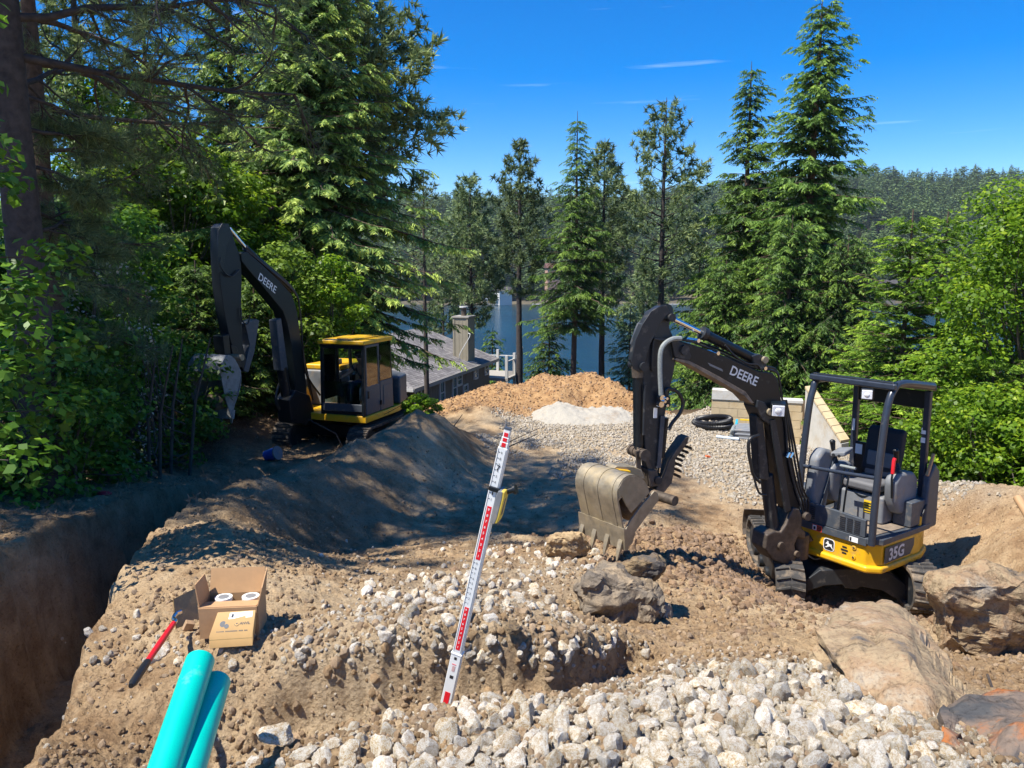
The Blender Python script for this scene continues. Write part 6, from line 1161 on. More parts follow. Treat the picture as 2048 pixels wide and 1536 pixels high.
# ---------------------------------------------------------------- far excavator with cab
CF = Vector((-3.14, 15.75, 0)); ff = Vector((-0.31, -0.951, 0)).normalized(); fr_ = Vector((-ff.y, ff.x, 0))
fr_ = fr_ if fr_.x > 0 else -fr_
def Q(x, y, z): return CF + fr_ * x - ff * y + Vector((0, 0, z))         # x to picture right, y backwards
MQ = Matrix((fr_, -ff, Vector((0, 0, 1)))).transposed(); GZF = -0.32
big_ = thing('excavator', 'larger black and yellow cab excavator working in the shade by the wood', 'excavator', tuple(Q(-1.05, 1.2, GZF)))
for s_ in (-1, 1): track(big_, Q(-1.05 + 0.93 * s_, 1.2, 0), (-ff)[:2], (fr_ * s_)[:2], 2.9, 0.66, 0.45, GZF + 0.02, True, 40)
mb = MB(); mb.box(Q(-1.05, 1.2, GZF + 0.42), (1.45, 1.2, 0.3), MQ); build('undercarriage_frame', mb, M['black'], big_, bevel=0.05)
mb = MB(); mb.cyl(Q(-1.05, 1.2, GZF + 0.55), Q(-1.05, 1.2, GZF + 0.78), 0.5, 24); build('swing_bearing', mb, M['black'], big_, smooth=True)
mb = MB(); pf = [(0.0, 0.0), (-0.07, 0.2), (-0.02, 0.42), (0.04, 0.42), (0.0, 0.2), (0.06, 0.0)]; mb.prism([Q(-2.2, 2.95 - a, GZF + z) for a, z in pf], fr_ * 2.3); build('dozer_blade', mb, M['darksteel'], big_)
def qslab(name, P_, z0, z1, m_, parent=big_, bevel=0.02, **k): mb = MB(); mb.prism([Q(x, y, z0) for x, y in P_], (0, 0, z1 - z0)); return build(name, mb, m_, parent, bevel=bevel, **k)
QP = [(-2.12, 0.25), (-1.75, 0.1), (-1.1, 0.0), (0.03, -0.02), (0.05, 1.5), (-0.1, 2.2), (-0.6, 2.55), (-1.5, 2.55), (-2.0, 2.2), (-2.12, 1.5)]
qslab('chassis', QP, 0.45, 0.60, M['yellow']); qslab('counterweight', [(0.04, 1.6), (-0.1, 2.25), (-0.6, 2.58), (-1.5, 2.58), (-2.0, 2.25), (-2.1, 1.6)], 0.602, 1.25, M['gray'], bevel=0.06, seg=3)
qslab('engine_hood', [(-2.08, 0.9), (-1.12, 0.9), (-1.12, 1.58), (-2.08, 1.58)], 0.602, 1.42, M['midgray'], bevel=0.04); qslab('hood_top', [(-2.06, 0.95), (-1.14, 0.95), (-1.1, 2.3), (-1.95, 2.2)], 1.422, 1.55, M['yellow'], bevel=0.04)
qslab('front_box', [(-2.12, 0.2), (-1.86, 0.2), (-1.86, 0.88), (-2.12, 0.88)], 0.602, 1.05, M['yellow'], bevel=0.05, seg=3); qslab('front_box_cap', [(-2.11, 0.21), (-1.88, 0.21), (-1.88, 0.87), (-2.11, 0.87)], 1.052, 1.25, M['gray'], bevel=0.05, seg=3)
# cab
zb0, zt0 = 0.60, 2.13
mb = MB()
for x, y in ((-1.04, 0.02), (-0.03, 0.0)): mb.bar(Q(x, y, zb0), Q(x, y + 0.06, zt0), 0.07, 0.07, ff)
build('front_pillar', mb, M['black'], big_, bevel=0.012)
for x in (-1.04, -0.03): mb = MB(); mb.bar(Q(x, 0.68, zb0), Q(x, 0.68, zt0), 0.05, 0.07, ff); mb.bar(Q(x, 1.3, zb0), Q(x, 1.22, zt0), 0.06, 0.08, ff); build('rear_pillar', mb, M['black'], big_, bevel=0.012)
qslab('cab_floor', [(-1.06, 0.0), (-0.01, 0.0), (-0.01, 1.36), (-1.06, 1.36)], 0.602, 0.68, M['black']); 
mb = MB(); mb.box(Q(-0.53, 0.0, 0.77), (1.0, 0.04, 0.16), MQ); build('front_sill', mb, M['gray'], big_, bevel=0.01); mb = MB(); mb.box(Q(-0.53, 0.05, 2.08), (1.0, 0.05, 0.08), MQ); build('header', mb, M['black'], big_)
rf = qslab('cab_roof', [(-1.10, -0.03), (0.03, -0.03), (0.03, 1.3), (-1.10, 1.3)], 2.13, 2.22, M['yellow'], bevel=0.025)
qslab('roof_cap', [(-0.75, 0.2), (-0.2, 0.2), (-0.2, 1.1), (-0.75, 1.1)], 2.222, 2.25, M['yellow'], rf)
qslab('roof_hatch', [(-0.95, 0.0), (-0.3, 0.0), (-0.3, 0.12), (-0.95, 0.12)], 2.222, 2.235, M['gray'], rf)
mb = MB(); mb.box(Q(0.0, 0.36, 0.92), (0.03, 0.62, 0.62), MQ); dr = build('door', mb, M['gray'], big_, bevel=0.02)
mb = MB(); mb.box(Q(0.0, 0.08, 1.66), (0.03, 0.05, 0.84), MQ); mb.box(Q(0.0, 0.63, 1.66), (0.03, 0.05, 0.84), MQ); mb.box(Q(0.0, 0.36, 2.09), (0.03, 0.6, 0.05), MQ); build('door_frame', mb, M['gray'], dr, bevel=0.006)
mb = MB(); mb.box(Q(0.002, 0.36, 1.64), (0.008, 0.5, 0.84), MQ); build('door_glass', mb, M['glass'], dr)
mb = MB(); mb.box(Q(0.024, 0.14, 1.05), (0.02, 0.06, 0.16), MQ); build('door_handle', mb, M['black'], dr, bevel=0.008)
mb = MB(); mb.box(Q(0.0, 0.99, 0.94), (0.03, 0.60, 0.66), MQ); q = build('side_door_panel', mb, M['gray'], big_, bevel=0.02); mb = MB(); mb.box(Q(0.02, 1.0, 0.94), (0.012, 0.36, 0.44), MQ); build('panel_recess', mb, M['gray'], q, bevel=0.01)
for z_ in (0.8, 1.8): mb = MB(); mb.cyl(Q(0.03, 0.68, z_ - 0.05), Q(0.03, 0.68, z_ + 0.05), 0.022, 8); build('hinge', mb, M['black'], big_)
mb = MB(); mb.box(Q(0.0, 0.97, 1.69), (0.006, 0.52, 0.82), MQ); build('side_glass', mb, M['glass'], big_); mb = MB(); mb.box(Q(-1.05, 0.35, 1.5), (0.006, 0.58, 1.2), MQ); build('side_glass', mb, M['glass'], big_); mb = MB(); mb.box(Q(-0.54, 1.29, 1.72), (0.94, 0.006, 0.8), MQ); build('rear_glass', mb, M['glass'], big_)
mb = MB(); mb.box(Q(-0.54, 1.3, 1.0), (0.96, 0.03, 0.6), MQ); build('rear_panel', mb, M['black'], big_); mb = MB(); mb.box(Q(-0.53, 0.015, 1.1), (0.94, 0.006, 0.46), MQ); build('lower_windscreen', mb, M['glass'], big_)
mb = MB(); mb.box(Q(-0.15, 0.0, 0.755), (0.10, 0.006, 0.03), MQ); 
for x in (-0.22, -0.02): pass
qslab('seat', [(-0.72, 0.60), (-0.26, 0.60), (-0.26, 1.05), (-0.72, 1.05)], 1.02, 1.13, M['seat'], bevel=0.03); mb = MB(); mb.box(Q(-0.49, 1.10, 1.42), (0.46, 0.12, 0.72), MQ); build('backrest', mb, M['seat'], big_, bevel=0.05)
qslab('seat_base', [(-0.70, 0.64), (-0.28, 0.64), (-0.28, 1.05), (-0.70, 1.05)], 0.682, 1.018, M['black']); 
for x in (-0.86, -0.16): qslab('console', [(x - .07, 0.45), (x + .07, 0.45), (x + .07, 1.0), (x - .07, 1.0)], 0.9, 1.2, M['gray'], bevel=0.03); mb = MB(); mb.tube([Q(x, 0.5, 1.2), Q(x, 0.47, 1.36)], 0.02, 8); build('joystick', mb, M['black'], big_)
for x in (-0.56, -0.44): mb = MB(); mb.bar(Q(x, 0.2, 0.70), Q(x, 0.16, 1.15), 0.02, 0.02); build('travel_lever', mb, M['chrome'], big_); mb = MB(); mb.box(Q(x, 0.2, 0.73), (0.1, 0.2, 0.02), MQ); build('pedal', mb, M['label_y'], big_)
mb = MB(); mb.box(Q(-1.42, 1.1, 1.60), (0.34, 0.3, 0.14), MQ); build('exhaust_box', mb, M['midgray'], big_, bevel=0.03)
mb = MB(); mb.tube([Q(-2.08, 0.2, 1.2), Q(-2.14, 0.02, 1.5), Q(-2.12, 0.02, 1.62)], 0.012, 6); build('mirror_arm', mb, M['black'], big_); mb = MB(); mb.box(Q(-2.10, 0.0, 1.66), (0.14, 0.03, 0.2), MQ); build('mirror', mb, M['white'], big_, bevel=0.01)
# boom and arm of the far machine
PF = Plane((-4.69, 15.99, 0.5), (-0.342, -0.94)); PF.n = Vector((0.94, -0.342, 0)).normalized() if PF.n.x < 0 else PF.n
fboom = [(482, 506), (494, 503), (526, 531), (559, 562), (584, 590), (592, 613), (597, 640), (605, 699), (612, 760), (616, 812), (606, 828), (592, 826), (592, 790), (589, 738), (583, 690), (575, 648), (566, 622), (548, 600), (526, 573), (500, 543), (484, 523)]
fb = pprism(PF, fboom, 0, 0.26, 'boom', simple('deep_green_black_paint', (0.008, 0.013, 0.015), 0.4, spec=0.3, dirt=(0.12, 0.11, 0.09), dirt_amt=0.05), big_, bevel=0.015)
a_, b_ = PF(516, 555, 0.132), PF(548, 582, 0.132); d_ = (b_ - a_).normalized(); upd = d_.cross(PF.n); upd = upd if upd.z > 0 else -upd; text_part('DEERE', 0.21, a_ - upd * 0.03, d_, upd, M['white'], fb, bold=0.01)
pprism(PF, [(578, 800), (592, 780), (620, 790), (632, 830), (612, 850), (585, 846)], 0, 0.36, 'swing_bracket', M['black'], big_, bevel=0.03)
for o_ in (0,): pcyl(PF, (560, 655), (568, 745), 0.045, 0.0, 'boom_cylinder_rod', M['chrome'], big_); pcyl(PF, (563, 735), (580, 835), 0.11, 0.0, 'boom_cylinder', M['black'], big_)
pprism(PF, [(553, 640), (563, 636), (577, 740), (563, 742)], 0, 0.2, 'rod_guard', M['gray'], big_, bevel=0.02)
farm = [(438, 455), (446, 447), (458, 449), (464, 464), (472, 490), (482, 516), (484, 560), (483, 615), (486, 690), (497, 735), (496, 744), (488, 742), (470, 712), (458, 670), (448, 620), (441, 570), (437, 500)]
fa = pprism(PF, farm, 0, 0.2, 'arm', simple('deep_blue_black_paint', (0.008, 0.012, 0.016), 0.4, spec=0.3), big_, bevel=0.015)
for o_ in (0.13, -0.13): pprism(PF, [(436, 500), (437, 462), (445, 447), (457, 447), (463, 462), (452, 500), (446, 540), (438, 545)], o_, 0.025, 'bracket_plate', M['black'], fa, bevel=0.004)
pcyl(PF, (459, 458), (492, 497), 0.04, 0, 'arm_cylinder_rod', M['chrome'], big_); pcyl(PF, (490, 495), (580, 582), 0.065, 0, 'arm_cylinder', M['black'], big_)
pcyl(PF, (443, 540), (452, 655), 0.07, 0, 'bucket_cylinder', M['black'], big_); pcyl(PF, (452, 655), (454, 690), 0.035, 0, 'bucket_cylinder_rod', M['chrome'], big_)
pprism(PF, [(446, 672), (458, 668), (462, 708), (450, 712)], 0, 0.24, 'bucket_link', M['black'], big_, bevel=0.01); pprism(PF, [(462, 690), (474, 694), (484, 735), (470, 735)], 0, 0.26, 'side_link', M['black'], big_, bevel=0.01)
pprism(PF, [(519, 641), (513, 638), (490, 648), (494, 662), (500, 690), (488, 742), (497, 745), (509, 705), (514, 672)], 0.0, 0.22, 'thumb', M['gray'], big_, bevel=0.01)
M['bucketside'] = simple('worn_grey_bucket', (0.20, 0.21, 0.21), 0.55, metal=0.2, var=0.2, dirt=(0.12, 0.11, 0.1), dirt_amt=0.25)
fbk = bucket(PF, [(464, 826), (480, 778), (482, 745), (470, 720), (458, 710), (446, 722), (440, 745)], 0.36, 0.74, [(462, 818), (468, 820), (466, 838), (462, 838)], [(440, 752), (438, 742), (446, 750), (462, 800), (466, 832), (462, 838), (450, 800)], ((464, 828), (466, 845)), big_, M['bucketside'], [(440, 750), (442, 728), (458, 709), (470, 718), (482, 742), (480, 762), (466, 826), (452, 796)], ribs=(0.5,), tl=0.18, tw=0.07)
pin(PF, (463, 714), 0.06, 0.5, 0.1, 'pivot_pin', M['steel'], fbk)
mb = MB(); mb.ell(PF(440, 800, 0.0), (0.3, 0.3, 0.2), 12, 8); build('soil_load', mb, M['darkboulder'], fbk, smooth=True)
def fh(px, r_, off=0.14): mb = MB(); mb.tube(smooth_path([PF(u, v, off) for u, v in px], 5), r_, 7); build('hose', mb, M['hose'], big_, smooth=True)
for k_ in range(3): fh([(492, 500 - 2 * k_), (540, 540 - 3 * k_), (588, 584 - 2 * k_), (600, 620), (606, 700), (618, 760 + 8 * k_), (626, 800)], 0.018, 0.09 - 0.09 * k_)
fh([(441, 515), (440, 530), (452, 548), (465, 552), (478, 540)], 0.016); fh([(482, 615), (484, 640), (495, 648), (500, 630)], 0.014); fh([(562, 760), (552, 790), (556, 815), (575, 830)], 0.03, -0.1)
fh([(606, 700), (610, 740), (622, 765), (640, 790)], 0.022, 0.16)

# ---------------------------------------------------------------- operator in the cab
M['skin'] = simple('skin', (0.36, 0.19, 0.12), 0.55, var=0.06); M['jeans'] = simple('blue_jeans', (0.03, 0.05, 0.11), 0.9, var=0.2, bump=0.001, scale=60); M['shirt'] = simple('dark_shirt', (0.03, 0.03, 0.035), 0.9, var=0.2); M['cap'] = simple('dark_cap', (0.025, 0.03, 0.025), 0.85); M['hair'] = simple('brown_hair', (0.04, 0.022, 0.012), 0.8)
per = thing('person', 'seated operator in dark shirt, jeans and cap leaning forward inside the cab', 'person', tuple(Q(-0.49, 0.9, 1.12)))
def figure(name, verts, edges, radii, m_, sub=2):
    me_ = bpy.data.meshes.new(name); off = per.location; bm = bmesh.new(); lay = bm.verts.layers.skin.verify(); vs = [bm.verts.new(tuple(Vector(v) - off)) for v in verts]
    [bm.edges.new((vs[a], vs[b_])) for a, b_ in edges]
    for i, (v, r_) in enumerate(zip(vs, radii)): v[lay].radius = r_ if isinstance(r_, tuple) else (r_, r_); v[lay].use_root = (i == 0)
    bm.to_mesh(me_); bm.free(); o = bpy.data.objects.new(name, me_); COL.objects.link(o); o.parent = per; s_ = o.modifiers.new('skin', 'SKIN'); s_.use_smooth_shade = True
    b_ = o.modifiers.new('sub', 'SUBSURF'); b_.levels = b_.render_levels = sub; me_.materials.append(m_); return o
px0 = -0.42
bv = [Q(px0, 0.92, 1.22), Q(px0, 0.84, 1.42), Q(px0 + .02, 0.70, 1.60), Q(px0 + .03, 0.62, 1.68), Q(px0 + .04, 0.54, 1.76), Q(px0 + .04, 0.50, 1.84),   # pelvis..head
      Q(px0 - 0.19, 0.70, 1.58), Q(px0 - 0.29, 0.56, 1.42), Q(px0 - 0.38, 0.44, 1.36), Q(px0 + 0.22, 0.70, 1.58), Q(px0 + 0.30, 0.60, 1.40), Q(px0 + 0.26, 0.48, 1.33),
      Q(px0 - 0.10, 0.88, 1.19), Q(px0 - 0.14, 0.42, 1.20), Q(px0 - 0.15, 0.34, 0.80), Q(px0 - 0.15, 0.22, 0.74), Q(px0 + 0.10, 0.88, 1.19), Q(px0 + 0.16, 0.42, 1.20), Q(px0 + 0.17, 0.34, 0.80), Q(px0 + 0.17, 0.22, 0.74)]
figure('body', bv, [(0, 1), (1, 2), (2, 3), (3, 4), (4, 5), (2, 6), (6, 7), (7, 8), (2, 9), (9, 10), (10, 11), (0, 12), (12, 13), (13, 14), (14, 15), (0, 16), (16, 17), (17, 18), (18, 19)],
       [0.14, 0.145, 0.14, 0.06, 0.085, 0.088, 0.065, 0.045, 0.028, 0.065, 0.045, 0.028, 0.09, 0.068, 0.045, 0.045, 0.09, 0.068, 0.045, 0.045], M['skin'])
figure('shirt', [Q(px0, 0.92, 1.20), Q(px0, 0.84, 1.42), Q(px0 + .02, 0.70, 1.58), Q(px0 - 0.19, 0.70, 1.57), Q(px0 - 0.245, 0.62, 1.49), Q(px0 + 0.22, 0.70, 1.57), Q(px0 + 0.265, 0.64, 1.49)], [(0, 1), (1, 2), (2, 3), (3, 4), (2, 5), (5, 6)], [0.155, 0.16, 0.155, 0.08, 0.062, 0.08, 0.062], M['shirt'])
figure('trousers', [Q(px0, 0.93, 1.17), Q(px0 - 0.10, 0.88, 1.18), Q(px0 - 0.14, 0.42, 1.20), Q(px0 - 0.15, 0.34, 0.82), Q(px0 + 0.10, 0.88, 1.18), Q(px0 + 0.16, 0.42, 1.20), Q(px0 + 0.17, 0.34, 0.82)], [(0, 1), (1, 2), (2, 3), (0, 4), (4, 5), (5, 6)], [0.15, 0.105, 0.085, 0.07, 0.105, 0.085, 0.07], M['jeans'])
hc = Q(px0 + .04, 0.49, 1.83)
mb = MB(); mb.ell(hc + Vector((0, 0, 0.055)), (0.098, 0.108, 0.065), M=MQ); mb.prism([hc + fr_ * a - ff * b_ + Vector((0, 0, 0.05)) for a, b_ in ((-0.07, -0.06), (0.07, -0.06), (0.06, -0.17), (0, -0.19), (-0.06, -0.17))], (0, 0, 0.012)); build('cap', mb, M['cap'], per, smooth=True)
mb = MB(); mb.ell(hc + ff * -0.04 + Vector((0, 0, -0.01)), (0.088, 0.075, 0.075), M=MQ); build('hair', mb, M['hair'], per, smooth=True)
mb = MB(); mb.ell(hc + ff * 0.098 + Vector((0, 0, -0.01)), (0.012, 0.02, 0.02), M=MQ); build('nose', mb, M['skin'], per, smooth=True)
for q in (-1, 1):
    mb = MB(); mb.ell(hc + ff * 0.082 + fr_ * 0.032 * q + Vector((0, 0, 0.018)), (0.010, 0.008, 0.006), M=MQ); build('eye', mb, M['ink'], per); mb = MB(); mb.ell(hc + fr_ * 0.09 * q, (0.01, 0.022, 0.03), M=MQ); build('ear', mb, M['skin'], per, smooth=True)
mb = MB(); mb.box(hc + ff * 0.088 + Vector((0, 0, -0.042)), (0.04, 0.006, 0.007), MQ); build('mouth', mb, M['red'], per)
for wr in (bv[8], bv[11]):
    for k_ in range(5): mb = MB(); s0 = wr + fr_ * (-0.03 + 0.015 * k_) ; ln = (0.035, 0.065, 0.072, 0.066, 0.052)[k_]; mb.tube([s0, s0 + ff * ln * 0.6 + Vector((0, 0, -0.005)), s0 + ff * ln + Vector((0, 0, -0.03))], [0.009, 0.008, 0.006], 6); build('finger', mb, M['skin'], per, smooth=True)
for x in (-0.15, 0.17): mb = MB(); mb.ell(Q(px0 + x, 0.24, 0.735), (0.05, 0.13, 0.05), M=MQ); build('boot', mb, M['darksteel'], per, smooth=True)
# ---------------------------------------------------------------- grade rod with receiver
p0 = atY(893, 1393, 3.27); p0.z = max(g1(p0.x, p0.y), 1.68) + 0.005; p1 = atY(1016, 858, 3.15); rd = (p1 - p0).normalized(); RL = (p1 - p0).length
fn_ = Vector((-0.25, -1.0, 0.12)); fn_ = (fn_ - rd * fn_.dot(rd)).normalized(); rs_ = rd.cross(fn_).normalized(); rs_ = rs_ if rs_.x > 0 else -rs_   # face normal, sideways
rod = thing('grade_rod', 'white telescopic grade rod with red scale blocks leaning in the small trench', 'measuring rod', tuple(p0))
MRd = Matrix((rs_, fn_, rd)).transposed()
def RP(s, x=0, d=0): return p0 + rd * s + rs_ * x + fn_ * d
def rsec(s0, s1, w_, d_, name): mb = MB(); mb.box(RP((s0 + s1) / 2, 0, 0), (w_, d_, s1 - s0), MRd); return build(name, mb, M['rodwhite'], rod, bevel=0.003)
c0_ = rsec(0, 0.27, 0.050, 0.040, 'bottom_section'); c1s = rsec(0.2702, RL * 0.94, 0.044, 0.036, 'main_section'); c2s = rsec(RL * 0.94, RL * 0.958, 0.038, 0.031, 'top_section'); rsec(RL * 0.958, RL * 0.974, 0.033, 0.027, 'top_section'); c4s = rsec(RL * 0.974, RL, 0.029, 0.023, 'top_section')
mb = MB(); mb.box(RP(0.272), (0.054, 0.044, 0.008), MRd); build('collar', mb, M['white'], rod, bevel=0.002); mb = MB(); mb.box(RP(RL + .003), (0.031, 0.026, 0.006), MRd); build('end_cap', mb, M['gray'], rod)
def mark(s0, s1, x0, x1, m_, par, name, f=0.0185, t_=0.0012):
    mb = MB(); mb.box(RP((s0 + s1) / 2, (x0 + x1) / 2, f), ((x1 - x0), t_, s1 - s0), MRd); return build(name, mb, m_, par)
k = RL / 538.0                                  # metres per picture pixel along the rod
def sp(v): return (1393 - v) / 535.0 * RL
for v0, v1 in ((1393, 1366),): mark(sp(v0) + 0.004, sp(v1), -0.013, 0.013, M['rodred'], c0_, 'red_block', 0.0206)
mark(sp(1337), sp(1331), -0.008, 0.009, M['ink'], c0_, 'black_mark', 0.0206); mark(sp(1322), sp(1311), -0.006, 0.008, simple('faded_pink', (0.55, 0.35, 0.33), 0.5), c0_, 'faded_label', 0.0206); mark(sp(1308.5), sp(1307.5), -0.010, 0.010, M['rodred'], c0_, 'red_line', 0.0206); mark(sp(1298), sp(1293), -0.006, 0.006, M['ink'], c0_, 'maker_mark', 0.0206)
for sx in (-0.0165, 0.0165): mark(0.285, RL * 0.935, sx - 0.0006, sx + 0.0006, M['gray'], c1s, 'edge_line')
rb = [mark(sp(1278), sp(1192), -0.010, 0.010, M['rodred'], c1s, 'red_block'), mark(sp(1098), sp(997), -0.010, 0.010, M['rodred'], c1s, 'red_block')]
tick = 0.0
nums = [(1190 - i * 10.0, False) for i in range(9)] + [(991 - i * 11.3, False) for i in range(9)]
for i in range(9): text_part(str(i + 1), 0.016, RP(sp(1274 - i * 9.4), -0.005, 0.0192), rs_, rd, M['white'], rb[0], 'scale_digit', bold=0.01, extrude=0.001)
for i in range(9): text_part(str(i + 1), 0.017, RP(sp(1093 - i * 11), -0.005, 0.0192), rs_, rd, M['white'], rb[1], 'scale_digit', bold=0.01, extrude=0.001)
for i in range(9): text_part(str((i % 9) + 1), 0.015, RP(sp(1186 - i * 9.8), -0.004, 0.0186), rs_, rd, M['ink'], c1s, 'scale_digit', bold=0.0, extrude=0.001); mark(sp(1184 - i * 9.8), sp(1183.2 - i * 9.8), -0.014, -0.008, M['ink'], c1s, 'tick')
for i in range(10): text_part(str((i % 9) + 1), 0.016, RP(sp(986 - i * 10.6), -0.004, 0.0186), rs_, rd, M['ink'], c1s, 'scale_digit', bold=0.0, extrude=0.001); mark(sp(984 - i * 10.6), sp(983 - i * 10.6), -0.014, -0.008, M['ink'], c1s, 'tick')
text_part('7', 0.032, RP(sp(930), -0.008, 0.0186), rs_, rd, M['ink'], c1s, 'foot_digit', bold=0.02, extrude=0.001); text_part('1', 0.032, RP(sp(975), -0.008, 0.0186), rs_, rd, M['ink'], c1s, 'foot_digit', bold=0.02, extrude=0.001)
mark(RL * 0.9425, RL * 0.9565, -0.009, 0.009, M['rodred'], c2s, 'red_block', 0.0160); mark(RL * 0.9605, RL * 0.9725, -0.009, 0.009, M['rodred'], c2s, 'red_block', 0.0142); mark(RL * 0.9765, RL * 0.989, -0.009, 0.009, M['rodred'], c4s, 'red_block', 0.0122)
# laser receiver clamped to its right side
rc = thing('laser_receiver', 'yellow and grey laser receiver clamped on the right side of the white rod', 'laser receiver', tuple(RP(sp(990), 0.045)))
def rbox(s0, s1, x0, x1, d0, d1, name, m_, bevel=0.004, par=rc): mb = MB(); mb.box(RP((s0 + s1) / 2, (x0 + x1) / 2, (d0 + d1) / 2), (abs(x1 - x0), abs(d1 - d0), s1 - s0), MRd); return build(name, mb, m_, par, bevel=bevel, seg=3)
mb = MB(); pr = [(sp(1022), -0.02), (sp(1022), 0.02), (sp(1010), 0.032), (sp(972), 0.036), (sp(962), 0.03), (sp(962), -0.01), (sp(975), -0.02)]
mb.prism([RP(s, 0.032 + x * 0.5, 0.03 + 0.010) for s, x in pr], fn_ * -0.07); build('grey_housing', mb, M['midgray'], rc, bevel=0.003)
mb = MB(); mb.prism([RP(s + 0.003, 0.044 + x * 0.45, 0.038) for s, x in pr], fn_ * -0.066); build('yellow_housing', mb, simple('receiver_yellow', (0.62, 0.44, 0.06), 0.5), rc, bevel=0.006, seg=3)
rbox(sp(1005), sp(975), 0.058, 0.0605, 0.0, 0.028, 'brown_label', M['dustflange'], 0.001); rbox(sp(968), sp(960), -0.02, 0.03, 0.018, 0.03, 'clamp_jaw', M['black'])
mb = MB(); kb = RP(sp(966), 0.052, -0.01); mb.cyl(kb, kb + rs_ * 0.03 + rd * 0.018, 0.014, 14); mb.cyl(kb + rs_ * 0.03 + rd * 0.018, kb + rs_ * 0.04 + rd * 0.024, 0.022, 16); build('clamp_knob', mb, M['black'], rc, smooth=True)

# ---------------------------------------------------------------- cardboard box and what is round it
bz = g1(*atz(455, 1262, 1.76).xy) ; bz = max(bz, 1.72) + 0.005
A_, B_ = atz(401, 1277, bz), atz(517, 1272, bz); bxd = (B_ - A_); bxd.z = 0; BW = bxd.length; bxd.normalize(); byd = Vector((-bxd.y, bxd.x, 0)); BD, BH = BW * 0.62, BW * 0.56
box = thing('cardboard_box', 'open brown cardboard box with raised flaps on the sunlit dirt', 'box', tuple(A_ + bxd * BW / 2 + byd * BD / 2))
def X(x, y, z): return A_ + bxd * x + byd * y + Vector((0, 0, z))
t4 = 0.005
def sheet(pts, name, m_, par=None, t_=t4, **k_):
    pts = [Vector(p_) for p_ in pts]; nn_ = (pts[1] - pts[0]).cross(pts[2] - pts[0]).normalized(); mb = MB(); mb.prism(pts, nn_ * t_); return build(name, mb, m_, par or box, **k_)
sheet([X(0, 0, 0), X(BW, 0, 0), X(BW, 0, BH), X(0, 0, BH)], 'front_panel', M['card']); sheet([X(0, BD, 0), X(BW, BD, 0), X(BW, BD, BH), X(0, BD, BH)], 'back_panel', M['cardin'])
sheet([X(0, t4 + .0005, 0), X(0, BD - t4, 0), X(0, BD - t4, BH), X(0, t4 + .0005, BH)], 'side_panel', M['card']); sheet([X(BW - .001, t4, 0), X(BW - .001, BD - t4, 0), X(BW - .001, BD - t4, BH), X(BW - .001, t4, BH)], 'side_panel', M['card'])
sheet([X(t4, t4, 0.004), X(BW - t4, t4, 0.004), X(BW - t4, BD - t4, 0.004), X(t4, BD - t4, 0.004)], 'bottom', M['cardin'])
sheet([X(0.004, BD, BH), X(BW - .004, BD, BH), X(BW - .004, BD + 0.05, BH + BW * 0.42), X(0.004, BD + 0.05, BH + BW * 0.42)], 'back_flap', M['cardin'])
sheet([X(0, 0.002, BH), X(0, BD, BH), X(-0.018, BD - 0.01, BH + BW * 0.40), X(-0.018, 0.012, BH + BW * 0.42)], 'side_flap', M['card']); sheet([X(BW, 0.002, BH), X(BW, BD, BH), X(BW + 0.012, BD + 0.01, BH + BW * 0.46), X(BW + 0.02, 0.03, BH + BW * 0.30)], 'side_flap', M['card'])
sheet([X(0.003, 0.0, BH), X(BW - .003, 0.0, BH), X(BW - .003, BD * 0.52, BH - 0.012), X(0.003, BD * 0.52, BH - 0.012)], 'front_flap', M['card'])
for x_ in (0.30, 0.78):
    f = thing('pipe_coupling', 'round white plastic coupling inside the box, %s' % ('left one in the shade of the flap' if x_ < .5 else 'right one in the sun'), 'pipe fitting', tuple(X(BW * x_, BD * 0.74, 0.012))); mb = MB(); c_ = X(BW * x_, BD * 0.74, 0.012)
    mb.tube([c_, c_ + Vector((0, 0, BH - 0.03))], 0.042, 24); build('body', mb, M['white'], f, smooth=True); mb = MB(); mb.tube([c_ + Vector((0, 0, BH - 0.029)), c_ + Vector((0, 0, BH - 0.012))], 0.046, 24); build('rim', mb, M['rodwhite'], f, smooth=True); mb = MB(); mb.tube([c_ + Vector((0, 0, BH - 0.0118)), c_ + Vector((0, 0, BH - 0.010))], 0.028, 20); build('bore', mb, M['midgray'], f, smooth=True)
# small printed carton leaning on the front
cb = thing('small_carton', 'small printed carton with shipping label leaning on the front of the open box', 'box', tuple(X(BW * 0.62, -0.05, 0)))
P8 = [X(BW * 0.26, -0.115, 0.0), X(BW * 0.985, -0.105, 0.0), X(BW * 0.985, -0.09, 0.062), X(BW * 0.26, -0.10, 0.062), X(BW * 0.33, -0.012, 0.085), X(BW * 0.985, -0.010, 0.085), X(BW * 0.985, -0.008, 0.152), X(BW * 0.33, -0.008, 0.147)]
mb = MB(); mb.add(P8, [(0, 1, 2, 3), (0, 4, 5, 1), (1, 5, 6, 2), (3, 2, 6, 7), (0, 3, 7, 4), (4, 7, 6, 5)]); cbo = build('carton', mb, M['cardprint'], cb, bevel=0.002)
tpo, tx = P8[3], (P8[2] - P8[3]).normalized(); tu = (P8[7] - P8[3]); tu = (tu - tx * tu.dot(tx)).normalized(); LX, LU = (P8[2] - P8[3]).length, (P8[6] - P8[2]).length
def TP(a, b_): return P8[3].lerp(P8[2], a).lerp(P8[7].lerp(P8[6], a), b_)
tn = tx.cross(tu); 
lab = decal([TP(0.34, 0.66), TP(0.93, 0.70), TP(0.93, 0.95), TP(0.34, 0.93)], M['white'], cb, 'shipping_label', 0.0015)
lift = tn * 0.003
